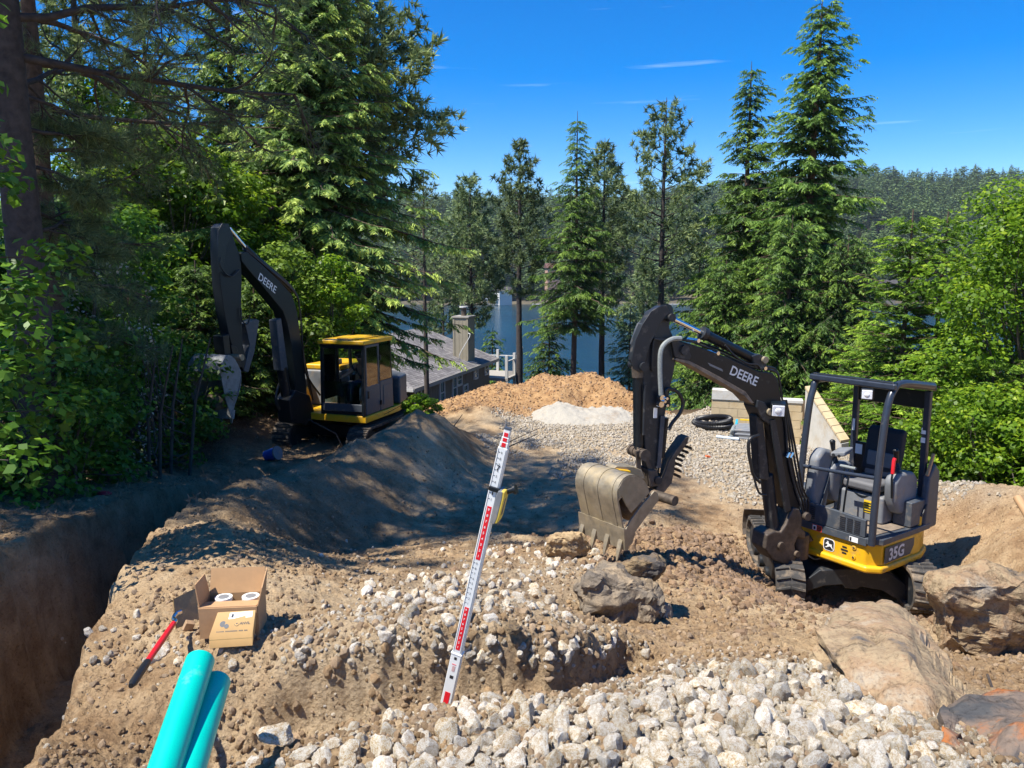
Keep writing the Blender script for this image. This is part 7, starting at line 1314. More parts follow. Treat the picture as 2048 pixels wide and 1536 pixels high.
for i in range(5): mb = MB(); q_ = TP(0.40 + 0.012 * i, 0.72) + lift; r_ = TP(0.40 + 0.012 * i, 0.87) + lift; mb.bar(q_, r_, 0.0015, 0.0006, tn); build('label_print', mb, M['ink'], lab)
text_part('ANVIL', 0.0185, TP(0.655, 0.40) + tn * 0.001, tx, tu, M['ink'], cb, bold=0.03); [(lambda q: build('print_line', q, M['ink'], cb))(MB().bar(TP(0.14 + 0.026 * i, 0.14) + tn * 0.001, TP(0.14 + 0.026 * i + 0.018, 0.145) + tn * 0.001, 0.006, 0.0006, tn)) for i in range(28) if i not in (7, 19, 24)]
def tdisc(a, b_, ra, rb, m_, nm, par, l=0.001): mb = MB(); c_ = TP(a, b_) + tn * l; mb.prism([c_ + tx * ra * math.cos(2 * math.pi * i / 20) + tu * rb * math.sin(2 * math.pi * i / 20) for i in range(20)], tn * 0.0008); return build(nm, mb, m_, par)
q = tdisc(0.58, 0.44, 0.0125, 0.0125, M['ink'], 'round_logo', cb); tdisc(0.58, 0.44, 0.0105, 0.0105, M['cardprint'], 'logo_field', q, 0.0022)
mb = MB(); c_ = TP(0.58, 0.44) + tn * 0.0034; mb.prism([c_ + tx * a + tu * b_ for a, b_ in ((-0.008, 0.004), (0.008, 0.004), (0.002, 0.0), (0, -0.006), (-0.002, 0.0))], tn * 0.0006); build('anvil_mark', mb, M['ink'], q)
tdisc(0.24, 0.46, 0.016, 0.016, M['gray'], 'coupling_print', cb); tdisc(0.34, 0.36, 0.012, 0.012, M['gray'], 'coupling_print', cb, 0.002)
mb = MB(); mb.prism([TP(0.0, 0) - Vector((0, 0, 0.034)) - byd * 0.006, TP(1, 0) - Vector((0, 0, 0.034)) - byd * 0.006, TP(1, 0) - Vector((0, 0, 0.020)) - byd * 0.004, TP(0, 0) - Vector((0, 0, 0.020)) - byd * 0.004], byd * -0.0012); build('packing_tape', mb, simple('clear_tape', (0.42, 0.30, 0.13), 0.15), cb)
# loose brown sheet at the left of the box
ls = [atY(347, 1198, 3.98), atY(392, 1176, 4.12), atY(398, 1240, 4.05), atY(352, 1258, 3.92)]
tag_ = MB(); nn_ = (ls[1] - ls[0]).cross(ls[2] - ls[0]).normalized(); tag_.prism(ls, nn_ * 0.005)
L0 = tuple(sum(ls, Vector()) / 4); single('cardboard_flap', tag_, simple('taped_brown_card', (0.20, 0.125, 0.045), 0.25, var=0.4, scale=14), 'shaded taped cardboard flap standing at the left of the open box', 'cardboard', L0)
mb = MB(); c_ = pxground(378, 1262) + Vector((0, 0, 0.03)); mb.box(c_, (0.05, 0.035, 0.055), Euler((0.3, 0.4, 0.6)).to_matrix()); single('wood_block', mb, simple('split_wood', (0.34, 0.22, 0.12), 0.8, var=0.3), 'small split wood block between the sheet and the open box', 'wood', tuple(c_), bevel=0.004)
# red-handled tool
ta, tb_ = atz(347, 1247, 1.86), atz(262, 1372, 1.93); td = (tb_ - ta).normalized()
tool = thing('pry_tool', 'red tubular tool handle with black rubber grip and chrome head by the box', 'hand tool', tuple(ta))
tl_ = (tb_ - ta).length; mb = MB(); mb.tube([ta, ta + td * tl_ * 0.35, ta + td * tl_ * 0.72], [0.014, 0.016, 0.014], 14); h = build('handle', mb, M['red'], tool, smooth=True)
mb = MB(); mb.tube([ta + td * tl_ * 0.66, ta + td * tl_ * 0.72, ta + td * tl_ * 0.95, tb_], [0.016, 0.0185, 0.0185, 0.011], 14); build('grip', mb, M['hose'], tool, smooth=True)
mb = MB(); mb.tube(smooth_path([ta + td * 0.01, ta - td * 0.03 + Vector((0.004, 0, 0.004)), ta - td * 0.055 + Vector((-0.012, 0, 0.006)), ta - td * 0.085 + Vector((-0.016, 0.02, 0.012)), ta - td * 0.10 + Vector((0.006, 0.03, 0.016))], 4), [0.012] * 17, 10); build('chrome_head', mb, M['chrome'], tool, smooth=True)
nm_ = (Vector((0, 0, CAM_H)) - ta).normalized(); sdl = td.cross(nm_).normalized(); mb = MB(); c_ = ta + td * tl_ * 0.42 + nm_ * 0.0165; mb.box(c_, (0.07, 0.007, 0.001), Matrix((td, sdl, nm_)).transposed()); build('handle_label', mb, M['white'], tool)
# teal sewer pipes in the near left
def pipe(u0, v0, Y0, u1, v1, Y1, r_, label):
    a = atY(u0, v0, Y0); b_ = atY(u1, v1, Y1); d = (b_ - a).normalized(); far = a + d * 2.6; t_ = thing('sewer_pipe', label, 'pipe', tuple(a), 'teal pipes in the near left')
    mb = MB(); n = 40; mb.tube([a, far], r_, n, caps=False); mb.tube([far, a], r_ - 0.005, n, caps=False)
    base = len(mb.v); 
    up_ = Vector((0, 0, 1)); q1_ = d.cross(up_).normalized(); q2_ = d.cross(q1_)
    for rr_ in (r_, r_ - 0.005):
        for k_ in range(n): an = 2 * math.pi * k_ / n; mb.v.append(tuple(a + (q1_ * math.cos(an) + q2_ * math.sin(an)) * rr_))
    for k_ in range(n): k2 = (k_ + 1) % n; mb.f.append((base + k_, base + k2, base + n + k2, base + n + k_))
    o = build('barrel', mb, M['teal'], t_, smooth=True); return t_
pipe(400, 1322, 2.50, 322, 1560, 2.02, 0.050, 'upper bright teal plastic pipe poking in from the bottom left'); pipe(432, 1365, 2.52, 372, 1560, 2.08, 0.050, 'lower teal plastic pipe lying right beside the upper one')

# ---------------------------------------------------------------- things on the far pad
cc = pxground(1425, 852)
pc = thing('corrugated_pipe_coil', 'coil of black corrugated drain pipe lying by the block wall', 'pipe coil', tuple(cc))
for k_ in range(2):
    mb = MB(); pts, rd2 = [], []
    for i in range(150): a = 2 * math.pi * i / 150; pts.append(cc + Vector((math.cos(a) * (0.42 - 0.02 * k_), math.sin(a) * (0.30 - 0.02 * k_), 0.07 + 0.07 * k_ + 0.045 * math.sin(a + k_)))); rd2.append(0.058 + 0.006 * (1 if i % 2 else -1))
    mb.tube(pts, rd2, 10, closed=True); build('coil_turn', mb, M['hose'], pc)
lc = pxground(1495, 880)
pb_ = thing('pipe_bundle', 'bundle of grey pipes held by blue straps near the coil', 'pipe bundle', tuple(lc)); dirp = Vector((0.35, 1, 0)).normalized(); sdp = Vector((dirp.y, -dirp.x, 0))
for i in range(5):
    for j in range(3): mb = MB(); c_ = lc + dirp * (-0.1) + sdp * (0.0) + Vector((0, 0, 0.05 + 0.085 * j)) + dirp * 0.17 * i; mb.cyl(c_ - sdp * 0.28, c_ + sdp * 0.55, 0.036, 10); build('pipe', mb, M['midgray'], pb_, smooth=True)
M['strap'] = simple('blue_strap', (0.02, 0.30, 0.42), 0.5); mb = MB(); mb.bar(lc - sdp * 0.27 - dirp * 0.16 + Vector((0, 0, 0.01)), lc - sdp * 0.27 + dirp * 0.72 + Vector((0, 0, 0.30)), 0.05, 0.03); build('strap', mb, M['strap'], pb_); mb = MB(); mb.bar(lc - sdp * 0.2 + dirp * 0.7 + Vector((0, 0, 0.31)), lc + sdp * 0.5 + dirp * 0.7 + Vector((0, 0, 0.31)), 0.05, 0.03); build('strap', mb, M['label_y'], pb_)
a = pxground(1433, 878); b_ = pxground(1478, 884); mb = MB(); mb.cyl(a + Vector((0, 0, .05)), b_ + Vector((0, 0, .06)), 0.038, 12); single('loose_pipe', mb, simple('pale_blue_pipe', (0.42, 0.48, 0.52), 0.4), 'single pale pipe lying on the gravel in front of the bundle', 'pipe', tuple(a), smooth=True)
pth = [pxground(u, v) + Vector((0, 0, 0.04 + dz)) for u, v, dz in ((1462, 878, 0), (1470, 862, 0.08), (1490, 856, 0.1), (1512, 860, 0.02))]; mb = MB(); mb.tube(smooth_path(pth, 6), 0.045, 10); single('bent_pipe', mb, M['greyhose'], 'short bent grey pipe curving over the gravel by the bundle', 'pipe', tuple(pth[0]), smooth=True)
a = pxground(1416, 916); mb = MB(); mb.box(a + Vector((0, 0, .03)), (0.10, 0.05, 0.03), Euler((.2, .3, .4)).to_matrix()); single('orange_scrap', mb, simple('orange_tape', (0.75, 0.13, 0.03), 0.6), 'bit of orange marking tape on the grey gravel', 'tape', tuple(a))
a = pxground(545, 921); bk_ = thing('bucket_cup', 'small blue bucket lying on its side at the left track of the far digger', 'bucket', tuple(a)); mb = MB(); d_ = Vector((0.8, -0.3, 0.25)).normalized(); mb.tube([a + Vector((-0.12, 0, 0.1)), a + Vector((-0.12, 0, 0.1)) + d_ * 0.27], [0.105, 0.13], 18); build('body', mb, simple('blue_plastic', (0.02, 0.10, 0.45), 0.4), bk_, smooth=True); mb = MB(); mb.tube([a + Vector((-0.12, 0, 0.1)) + d_ * 0.271, a + Vector((-0.12, 0, 0.1)) + d_ * 0.30], [0.14, 0.14], 18); build('rim', mb, M['midgray'], bk_, smooth=True)
a = pxground(208, 990); mb = MB(); mb.ell(a + Vector((0, 0, .02)), (0.10, 0.05, 0.03), 10, 6); single('red_paint_blob', mb, simple('red_marking_foam', (0.35, 0.01, 0.03), 0.8), 'dull red marker lump on the shaded ground left of the trench', 'marker', tuple(a), smooth=True)
for (u0, v0), (u1, v1), lb in (((2035, 995), (2062, 1040), 'round wooden stake cut by the right edge on the dirt bank'),):
    a, b_ = atY(u0, v0, 6.2), atY(u1, v1, 6.0); mb = MB(); mb.tube([a, b_], 0.035, 12); single('wooden_stake', mb, simple('fresh_wood', (0.42, 0.25, 0.12), 0.7), lb, 'stake', tuple(a), smooth=True)
pth = [atY(1975, 1350, 3.9), atY(1992, 1395, 3.5), atY(2020, 1440, 3.2), atY(2060, 1500, 2.9)]; mb = MB(); mb.tube(smooth_path(pth, 5), 0.008, 8); single('steel_cable', mb, M['darksteel'], 'rusty steel cable running from the gnarled boulder to the lower right corner', 'cable', tuple(pth[0]), smooth=True)
a = atY(1690, 1212, 7.0); mb = MB(); mb.tube(smooth_path([a, a + Vector((0.1, 0.02, -0.01)), a + Vector((0.16, 0.03, 0.01)), a + Vector((0.22, 0.0, 0.03))], 4), 0.004, 6); single('root_scrap', mb, M['trim'], 'pale broken root on the rim of the hole under the near digger', 'root', tuple(a), smooth=True)
for i, (u, v) in enumerate(((105, 935), (180, 905), (255, 925), (60, 948), (140, 890))):
    a = pxground(u, v); mb = MB(); rs2 = np.random.RandomState(200 + i); pts = [a + Vector((0, 0, 0.02))]
    for _ in range(6): pts.append(pts[-1] + Vector((rs2.uniform(0.05, 0.3), rs2.uniform(-0.25, 0.05), rs2.uniform(-0.03, 0.06))))
    mb.tube(smooth_path(pts, 3), 0.008, 6); single('fallen_branch', mb, M['twig'], ['dead branch on the dark ground left of the trench, nearest the thick trunk', 'dead branch deepest in the shade left of the trench', 'dead branch closest to the spoil berm, on the shaded ground', 'dead branch at the left edge on the shaded ground', 'dead branch right below the undergrowth shrub'][i], 'branch', tuple(a))

# ---------------------------------------------------------------- rocks
def rock_mesh(seed, m_, cuts=9, sub=3, rough=0.10, sq=(1, 0.8, 0.7), keep=0.62, name='rock'):
    rs2 = np.random.RandomState(seed); bm = bmesh.new(); bmesh.ops.create_icosphere(bm, subdivisions=sub, radius=1); V = np.array([v.co[:] for v in bm.verts])
    for _ in range(cuts):
        n_ = rs2.normal(0, 1, 3); n_ /= np.linalg.norm(n_); d = rs2.uniform(keep, 0.92); q = V @ n_ - d; V -= np.outer(np.maximum(q, 0), n_)
    off = rs2.uniform(0, 50, 3)
    for v, c_ in zip(bm.verts, V):
        p_ = Vector(c_); nz_ = mnoise.fractal(p_ * 1.3 + Vector(off), 0.8, 2.1, 4) * rough + mnoise.fractal(p_ * 4.5 + Vector(off), 0.8, 2.1, 2) * rough * 0.35; c2 = p_ * (1 + nz_); v.co = (c2.x * sq[0], c2.y * sq[1], c2.z * sq[2])
    me_ = bpy.data.meshes.new(name); bm.to_mesh(me_); bm.free(); me_.materials.append(m_); me_.polygons.foreach_set('use_smooth', [True] * len(me_.polygons))
    try: me_.set_sharp_from_angle(angle=R(24))
    except Exception: pass
    return me_
RS = np.random.RandomState(77)
RM = [rock_mesh(100 + i, M['rock'], 16, 3, 0.15, (1, RS.uniform(0.65, 0.95), RS.uniform(0.55, 0.85))) for i in range(14)]
RL2 = [rock_mesh(140 + i, M['rock'], 9, 2, 0.14, (1, RS.uniform(0.65, 0.95), RS.uniform(0.55, 0.85))) for i in range(8)]
CL2 = [rock_mesh(160 + i, M['clod'], 6, 2, 0.30, (1, RS.uniform(0.7, 0.95), RS.uniform(0.5, 0.8))) for i in range(6)]
def hidden_below(x, y): return trench(np.array([x]), np.array([y]))[0][0] < 0.1
big_r, small = [], []
def field(n, fx_, dens, smin, smax, store, kind=0, power=2.2):
    for _ in range(n):
        x, y = fx_(); d = dens(x, y)
        if RS.rand() > d: continue
        s = smin + (smax - smin) * RS.rand() ** power; store.append([x, y, s, kind])
def dens_front(x, y):
    g, o, dk, l = zones(np.array([x]), np.array([y])); z0 = g1(x, y)
    u_, v_ = _pix(x, y, z0)
    if u_ > 1610 and v_ < 1300 + (u_ - 1610) * 0.70 + 10 * math.sin(u_ / 23): return 0.0
    if u_ > 1935: return 0.0
    lim = 1455 - 45 * sstep(600, 900, u_) - 45 * sstep(1100, 1300, u_) - 95 * sstep(1280, 1500, u_) + 18 * math.sin(u_ / 60.0)
    return float(np.clip((v_ - lim) / 40.0, 0, 1)) * float(max(0.06, sstep(-60, 60, u_ - (640 + (1536 - v_) * 2.4))))
def _pix(X1, Y1, Z1):
    dz = Z1 - CAM_H; zc = Y1 * _cp - dz * _sp; yc = Y1 * _sp + dz * _cp; return 1024 + FPX * X1 / zc, 768 - FPX * yc / zc
fr_store = []
for _ in range(8200):
    v = RS.uniform(1270, 1640); u = RS.uniform(380, 2150); k_ = 0; t_ = (0.152 + (v - 768) / 1500) / (1 - 0.152 * (v - 768) / 1500); Y1 = 1.72 / t_; X1 = (u - 1024) / 1500 / (_cp - (v - 768) / 1500 * _sp) * Y1
    if RS.rand() < dens_front(X1, Y1): fr_store.append([X1, Y1, 0.011 + 0.041 * RS.rand() ** 2.8, 0])
# thin the overlapping ones, biggest first
def thin(store, f=0.78):
    store.sort(key=lambda r_: -r_[2]); kept = []; grid = {}
    for r_ in store:
        gx_, gy_ = int(r_[0] / 0.12), int(r_[1] / 0.12); ok = True
        for i in (-1, 0, 1):
            for j in (-1, 0, 1):
                for q in grid.get((gx_ + i, gy_ + j), ()):
                    if (q[0] - r_[0]) ** 2 + (q[1] - r_[1]) ** 2 < (f * (q[2] + r_[2])) ** 2: ok = False; break
                if not ok: break
            if not ok: break
        if ok: kept.append(r_); grid.setdefault((gx_, gy_), []).append(r_)
    return kept
fr_store = thin(fr_store, 0.80)
# second rocky patch on the bank, towards the boulders
mid_store = []
for _ in range(2600):
    u, v = RS.uniform(640, 1240), RS.uniform(1085, 1340)
    c1 = math.exp(-(((u - 900 - (1200 - v) * 0.9) / 190) ** 2 + ((v - 1195) / 62) ** 2)); c1 = max(c1, 0.9 * math.exp(-(((u - 1080) / 130) ** 2 + ((v - 1120) / 38) ** 2)), 0.06 * (1290 < v < 1340), 0.10 * (v < 1290))
    if RS.rand() < c1: p_ = pxground(u, v); mid_store.append([p_.x, p_.y, 0.011 + 0.046 * RS.rand() ** 2.6 * (1 if c1 > 0.3 else 0.6), 0])
mid_store = thin(mid_store, 0.9)
for _ in range(200):                                                  # stones along the bank edge and the left ledge
    u = RS.uniform(120, 1300); v = 1300 + RS.normal(0, 22) + (20 if u > 900 else 0); p_ = pxground(u, v); mid_store.append([p_.x, p_.y, 0.010 + 0.034 * RS.rand() ** 2.5, 0])
cand = fr_store + mid_store; inb = []
for r_ in cand:
    u, v = _pix(r_[0], r_[1], g1(r_[0], r_[1])); r_.append((r_[2] / math.hypot(r_[0], r_[1])) if (0 < u < 2048 and 0 < v < 1560) else 0)
cand.sort(key=lambda r_: -r_[4]); top_, rest = cand[:300], cand[300:]
def place_rot(): return (RS.uniform(0, 6.28), RS.uniform(0, 6.28), RS.uniform(0, 6.28))
for r_ in top_:
    x, y, s = r_[:3]; u, v = _pix(x, y, 1.9); me_ = RM[RS.randint(len(RM))]; front = v > 1270 + 0 and y < 3.35
    o = bpy.data.objects.new('rock', me_); COL.objects.link(o); o.location = (x, y, g1(x, y) + s * (0.28 if y < 3.35 else 0.05)); o.rotation_euler = place_rot(); f = s * RS.uniform(0.95, 1.2); o.scale = (f * RS.uniform(0.9, 1.25), f, f * RS.uniform(0.85, 1.1))
    if front: tag(o, 'pale chalky crushed rock in the foreground gravel', 'rock', 'crushed rocks in the foreground gravel')
    else: tag(o, 'dusty tan crushed rock on the bank behind the small trench', 'rock', 'crushed rocks on the bank')
P_, S_, I_ = [], [], []
for r_ in rest: P_.append((r_[0], r_[1], g1(r_[0], r_[1]) + r_[2] * 0.2)); S_.append(r_[2] * RS.uniform(0.9, 1.15)); I_.append(RS.randint(len(RM)))
def fill(n, gen, smin, smax, nm, coll, cnt, label, sink=0.25, power=2.0):
    P_, S_, I_ = [], [], []
    xs, ys = gen(n); zs = G(xs, ys); ss = smin + (smax - smin) * RS.rand(len(xs)) ** power
    rot = RS.uniform(0, 6.28, (len(xs), 3)); scatter(nm, np.c_[xs, ys, zs + ss * sink], rot, np.c_[ss, ss * RS.uniform(.8, 1.2, len(xs)), ss], coll, label, RS.randint(0, cnt, len(xs)))
cR, cL, cC = lib('rock', RM), lib('pebble', RL2), lib('clod', CL2)
scatter('loose_rocks', np.array(P_), RS.uniform(0, 6.28, (len(P_), 3)), np.c_[S_, np.array(S_) * 1.1, S_], cR, 'smaller crushed rocks between the big ones', np.array(I_))
def gen_front(n):
    th = RS.uniform(-0.75, 0.85, n); r_ = RS.uniform(1.5, 4.2, n); x, y = r_ * np.sin(th), r_ * np.cos(th); g, o, dk, l = zones(x, y); k_ = RS.rand(n) < np.clip(0.08 + g * 1.1, 0, 1); return x[k_], y[k_]
fill(26000, gen_front, 0.004, 0.018, 'fine_gravel', cL, len(RL2), 'fine gravel filling the gaps between the rocks', 0.3, 1.6)
def gen_pad(n):
    x, y = RS.uniform(-2.5, 8.5, n), RS.uniform(8.8, 20.5, n); g, o, dk, l = zones(x, y); w_ = fbm(x * 0.6, y * 0.6, 3); k_ = RS.rand(n) < np.clip(g * 1.5 - 0.30 + 0.6 * w_ - 0.25 * (y < 11.5), 0.0, 1); return x[k_], y[k_]
M['prock'] = rock_mat('greyish_tan_gravel', [(0.34, (0.27, 0.20, 0.13)), (0.45, (0.38, 0.31, 0.22)), (0.55, (0.52, 0.47, 0.38)), (0.7, (0.47, 0.43, 0.36))], 13, 0.012, (0.75, 1.2)); PR = [rock_mesh(240 + i, M['prock'], 9, 2, 0.14, (1, 0.85, 0.7)) for i in range(6)]; cP = lib('pad_pebble', PR)
fill(90000, gen_pad, 0.016, 0.042, 'pad_gravel', cP, len(PR), 'grey-white gravel spread over the building pad', 0.3, 1.3)
def gen_clod(n):
    th = RS.uniform(-0.8, 0.75, n); r_ = np.exp(RS.uniform(np.log(1.6), np.log(13), n)); x, y = r_ * np.sin(th), r_ * np.cos(th); d, _f = trench(x, y); g, o, dk, l = zones(x, y); w_ = fbm(x * 1.4, y * 1.4, 3); k_ = (RS.rand(n) < np.clip(0.5 + 1.1 * w_ - g * 0.3, 0.08, 1)) & (d > 0.15); return x[k_], y[k_]
fill(90000, gen_clod, 0.003, 0.026, 'soil_clods', cC, len(CL2), 'crumbly clods of soil lying on the dirt', 0.2, 3.0)
def gen_wall(n):
    k_ = RS.randint(0, len(FT2) - 1, n); f = RS.rand(n); A = np.array(FT2); p_ = A[k_] + (A[k_ + 1] - A[k_]) * f[:, None]; a = RS.uniform(0, 6.28, n); r_ = RS.uniform(0.06, 0.42, n); return p_[:, 0] + r_ * np.cos(a), p_[:, 1] + np.abs(r_ * np.sin(a)) + 0.04
fill(600, gen_wall, 0.004, 0.036, 'wall_clods', cC, len(CL2), 'lumps of soil breaking out of the bank face', 0.05, 3.0)
def gen_mound(n):
    x, y = RS.uniform(-3.2, 4.5, n), RS.uniform(16.5, 23, n); g, o, dk, l = zones(x, y); k_ = RS.rand(n) < o * 0.9; return x[k_], y[k_]
M['oclod'] = rock_mat('orange_clods', [(0.3, (0.26, 0.15, 0.07)), (0.5, (0.38, 0.225, 0.11)), (0.7, (0.46, 0.30, 0.16))], 4, 0.01, (0.85, 1.05)); CO = [rock_mesh(180 + i, M['oclod'], 6, 2, 0.30, (1, 0.85, 0.7)) for i in range(4)]; cO = lib('mound_clod', CO)
fill(16000, gen_mound, 0.008, 0.045, 'mound_clods', cO, 4, 'clods of orange-brown soil on the far mound', 0.15, 2.6)
def gen_pile(n): x, y = RS.normal(2.3, 0.75, n), RS.normal(8.3, 1.2, n); k_ = y < 10.2; return x[k_], y[k_]
M['bclod'] = rock_mat('brown_clods', [(0.3, (0.17, 0.105, 0.06)), (0.5, (0.28, 0.18, 0.105)), (0.7, (0.36, 0.25, 0.15))], 6, 0.01, (0.85, 1.05)); CB = [rock_mesh(190 + i, M['bclod'], 5, 2, 0.34, (1, 0.85, 0.75)) for i in range(4)]; cB = lib('brown_clod', CB)
fill(9000, gen_pile, 0.005, 0.055, 'brown_clods', cB, 4, 'dark brown clods heaped round the raised bucket', 0.2, 4)
def gen_duff(n): x, y = RS.uniform(-11, -3.4, n), RS.uniform(5, 19, n); d, _f = trench(x, y); k_ = (d > 0.1) & (RS.rand(n) < 0.6); return x[k_], y[k_]
M['litter'] = simple('forest_litter', (0.22, 0.15, 0.09), 0.95, var=0.5, scale=30); Lm = []
for i in range(4): rs2 = np.random.RandomState(i + 300); q = tris_from(rs2.normal(0, .5, (14, 3)) * [1, 1, .2], unit(rs2.normal(0, 1, (14, 3)) * [1, 1, .3]), unit(rs2.normal(0, 1, (14, 3))), np.full(14, .9), np.full(14, .12), rs2, np.zeros(14)); Lm.append(np_mesh('litter', q[0], q[1], M['litter']))
fill(7000, gen_duff, 0.04, 0.12, 'forest_litter', lib('litter', Lm), 4, 'twigs and dead needles littering the ground by the wood', 0.1, 1.5)
# grey gravel heap at the foot of the mound
hp = thing('gravel_heap', 'smooth low heap of grey crusher fines at the foot of the orange mound', 'gravel heap', tuple(pxground(1165, 840)))
xs, ys = np.meshgrid(np.linspace(-1, 1, 90), np.linspace(-1, 1, 60)); c_ = pxground(1165, 838); XX = c_.x + xs * 1.35; YY = c_.y + 0.1 + ys * 0.95; prof = np.clip(1 - xs ** 4 - ys ** 2, 0, 1) ** 0.8 * (0.21 + 0.06 * fbm(XX * 1.2, YY * 1.2, 3)) + np.exp(-((xs + 0.42) / .4) ** 2) * 0.05 * np.clip(1 - ys ** 2, 0, 1); ZZ = G(XX.ravel(), YY.ravel()).reshape(XX.shape) - 0.06 + prof + 0.006 * fbm(XX * 14, YY * 14, 3)
ii = np.arange(XX.size).reshape(XX.shape); FF2 = np.stack([ii[:-1, :-1], ii[:-1, 1:], ii[1:, 1:], ii[1:, :-1]], -1).reshape(-1, 4)
M['fines'] = simple('grey_crusher_fines', (0.36, 0.33, 0.27), 0.95, var=0.2, scale=40, bump=0.01, dirt=(0.27, 0.20, 0.13), dirt_amt=0.18, dscale=2); me_ = np_mesh('heap', np.stack([XX, YY, ZZ], -1).reshape(-1, 3) - np.array(hp.location), FF2, M['fines'], smooth=True); link('heap', me_, hp)
# boulders
def boulder(u, v, w_px, h_ratio, d_ratio, Y, seed, m_, label, rot=(0, 0, 0), cuts=12, rough=0.10, keep=0.5, sink=0.0, stretch=(1, 1, 1)):
    c_ = atY(u, v, Y); s = w_px / FPX * Y / 2 * 1.12; me_ = rock_mesh(seed, m_, cuts, 5, rough, (1, d_ratio, h_ratio), keep, 'boulder'); o = bpy.data.objects.new('boulder', me_); COL.objects.link(o); o.location = c_; o.scale = (s * stretch[0], s * stretch[1], s * stretch[2]); o.rotation_euler = rot; return tag(o, label, 'boulder')
def hull_boulder(outline, Y, depth, seed, m_, label, rough=0.05, back=0.8, bulge=0.25, cuts=7, ridge=0, Ys=None, grow=1.12):
    """rock whose visible outline is given in pixels; front ring, bulged front face and a smaller back ring give it real depth"""
    rs2 = np.random.RandomState(seed); n = len(outline); Ys = Ys or [Y] * n; cu, cv = sum(p_[0] for p_ in outline) / n, sum(p_[1] for p_ in outline) / n; c_ = atY(cu, cv, sum(Ys) / n)
    pts = [atY(u, v, y_ + depth * 0.35) for (u, v), y_ in zip(outline, Ys)]
    pts += [atY(cu + (u - cu) * 0.72, cv + (v - cv) * 0.72, y_ + depth * (0.35 - bulge)) for (u, v), y_ in zip(outline, Ys)]
    pts += [atY(cu + (u - cu) * back, cv + (v - cv) * back, y_ + depth) for (u, v), y_ in zip(outline, Ys)]
    bm = bmesh.new(); [bm.verts.new(p_ - c_) for p_ in pts]; r_ = bmesh.ops.convex_hull(bm, input=bm.verts); bmesh.ops.delete(bm, geom=[g_ for g_ in r_['geom_interior'] if isinstance(g_, bmesh.types.BMVert)], context='VERTS')
    bmesh.ops.subdivide_edges(bm, edges=bm.edges[:], cuts=2, use_grid_fill=True, smooth=0.25); bmesh.ops.triangulate(bm, faces=bm.faces[:]); bmesh.ops.subdivide_edges(bm, edges=bm.edges[:], cuts=4, use_grid_fill=True); bm.normal_update(); off = Vector(rs2.uniform(0, 40, 3)); sz = max(v.co.length for v in bm.verts)
    for _ in range(cuts + 9):
        nq = Vector(rs2.normal(0, 1, 3)).normalized(); mxd = max(v.co.dot(nq) for v in bm.verts); dq = mxd * rs2.uniform(0.74, 0.95)
        for v in bm.verts:
            e_ = v.co.dot(nq) - dq
            if e_ > 0: v.co = v.co - nq * e_
    bm.normal_update(); rot_ = Euler((0.4, 0.9, 0.5)).to_matrix(); news = []
    for v in bm.verts:
        p_ = v.co / sz; d = mnoise.fractal(p_ * 2.2 + off, 0.9, 2.0, 5) * rough + mnoise.fractal(p_ * 9 + off, 0.8, 2.0, 4) * rough * 0.4
        if ridge: q = rot_ @ p_; q = Vector((q.x * 7 + 1.5 * mnoise.noise(p_ * 2.5 + off), q.y * 1.6, q.z * 1.8)); d += ridge * (0.5 - abs(mnoise.noise(q + off)) * 1.8)
        news.append(v.co + v.normal * d * sz)
    for v, q in zip(bm.verts, news): v.co = q
    me_ = bpy.data.meshes.new('boulder'); bm.to_mesh(me_); bm.free(); me_.materials.append(m_); me_.polygons.foreach_set('use_smooth', [True] * len(me_.polygons))
    try: me_.set_sharp_from_angle(angle=R(32))
    except Exception: pass
    o = bpy.data.objects.new('boulder', me_); COL.objects.link(o); o.location = c_; o.scale = (grow,) * 3; return tag(o, label, 'boulder')
hull_boulder([(1168, 1168), (1215, 1156), (1300, 1178), (1320, 1212), (1314, 1262), (1290, 1288), (1238, 1272), (1208, 1240), (1176, 1236)], 4.75, 0.5, 1, M['darkboulder'], 'dark jagged boulder jutting from the bank below the bucket teeth', 0.10, grow=1.25)
hull_boulder([(1228, 1142), (1262, 1118), (1326, 1120), (1322, 1145), (1282, 1174), (1238, 1170)], 5.1, 0.35, 2, M['boulder'], 'flat slab-like rock lying on top of the dark boulder under the bucket', 0.07)
hull_boulder([(1296, 1185), (1332, 1200), (1348, 1290), (1336, 1330), (1302, 1322), (1276, 1290)], 4.95, 0.4, 3, M['darkboulder'], 'smooth upright boulder behind the dark one at the bank corner', 0.06)
hull_boulder([(1090, 1085), (1110, 1068), (1160, 1068), (1168, 1110), (1130, 1120), (1098, 1108)], 6.9, 0.35, 4, M['boulder'], 'tan rock half buried just left of the bucket teeth', 0.08)
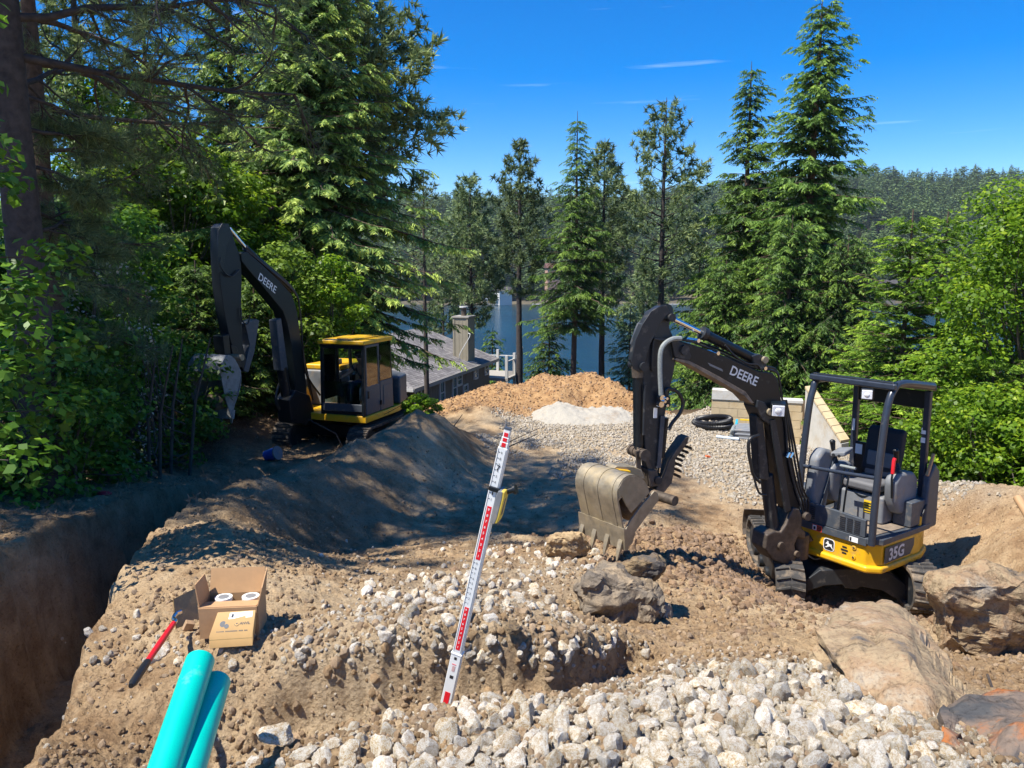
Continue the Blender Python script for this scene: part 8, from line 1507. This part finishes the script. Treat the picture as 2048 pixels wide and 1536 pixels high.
hull_boulder([(1618, 1290), (1642, 1240), (1705, 1222), (1800, 1238), (1850, 1290), (1905, 1370), (1950, 1470), (1938, 1560), (1850, 1570), (1740, 1470), (1660, 1360)], 3.6, 0.25, 5, M['boulder'], 'long tan slab of rock lying behind the foreground gravel', 0.05, 0.93, 0.06, grow=1.28, Ys=[3.70, 3.88, 3.98, 3.88, 3.64, 3.32, 2.9, 2.6, 2.55, 2.85, 3.35])
hull_boulder([(1862, 1180), (1895, 1158), (1985, 1160), (2090, 1150), (2110, 1260), (2060, 1335), (2000, 1346), (1925, 1326), (1880, 1290), (1868, 1235)], 4.5, 0.75, 6, M['boulder'], 'gnarled rounded boulder with twisted ridges at the right edge', 0.07, 0.75, 0.3, ridge=0.022)
hull_boulder([(1908, 1418), (1960, 1398), (2048, 1408), (2110, 1440), (2110, 1590), (1960, 1590), (1925, 1490)], 3.0, 0.35, 7, M['rustboulder'], 'rust-orange stained rock in the lower right corner', 0.05, 0.9, 0.1, grow=1.25, Ys=[2.70, 2.85, 2.8, 2.55, 2.05, 2.05, 2.35])
boulder(640, 1268, 60, 0.5, 0.8, 3.75, 8, M['clod'], 'small soil-caked rock on the bank edge right of the box shadow', (0.1, 0.1, 0.5))
boulder(1025, 1258, 34, 1.0, 0.8, 3.5, 9, M['boulder'], 'wedge of tan stone set in the bank face right of the rod', (0.1, 0.4, 0.5))
boulder(555, 1468, 75, 0.55, 0.8, 2.62, 10, M['rock'], 'larger pale rock at the left end of the foreground gravel', (0.1, 0.2, 0.5))
boulder(1292, 1375, 48, 0.85, 0.9, 3.3, 11, M['boulder'], 'lone grey rock at the end of the rod shadow', (0.4, 0.2, 0.5))

# ---------------------------------------------------------------- air
hz, ht, hb_ = mat('haze'); ht.nodes.remove(hb_); pv = ht.nodes.new('ShaderNodeVolumePrincipled'); pv.inputs['Color'].default_value = (0.82, 0.90, 1, 1); pv.inputs['Density'].default_value = 0.0001; pv.inputs['Anisotropy'].default_value = 0.2
ht.links.new(pv.outputs['Volume'], ht.nodes['Material Output'].inputs['Volume']); mb = MB(); mb.box((0, 480, 60), (3400, 1700, 165)); hzo = build('haze', mb, hz); tag(hzo, 'thin summer haze over the lake and hill', kind='stuff')
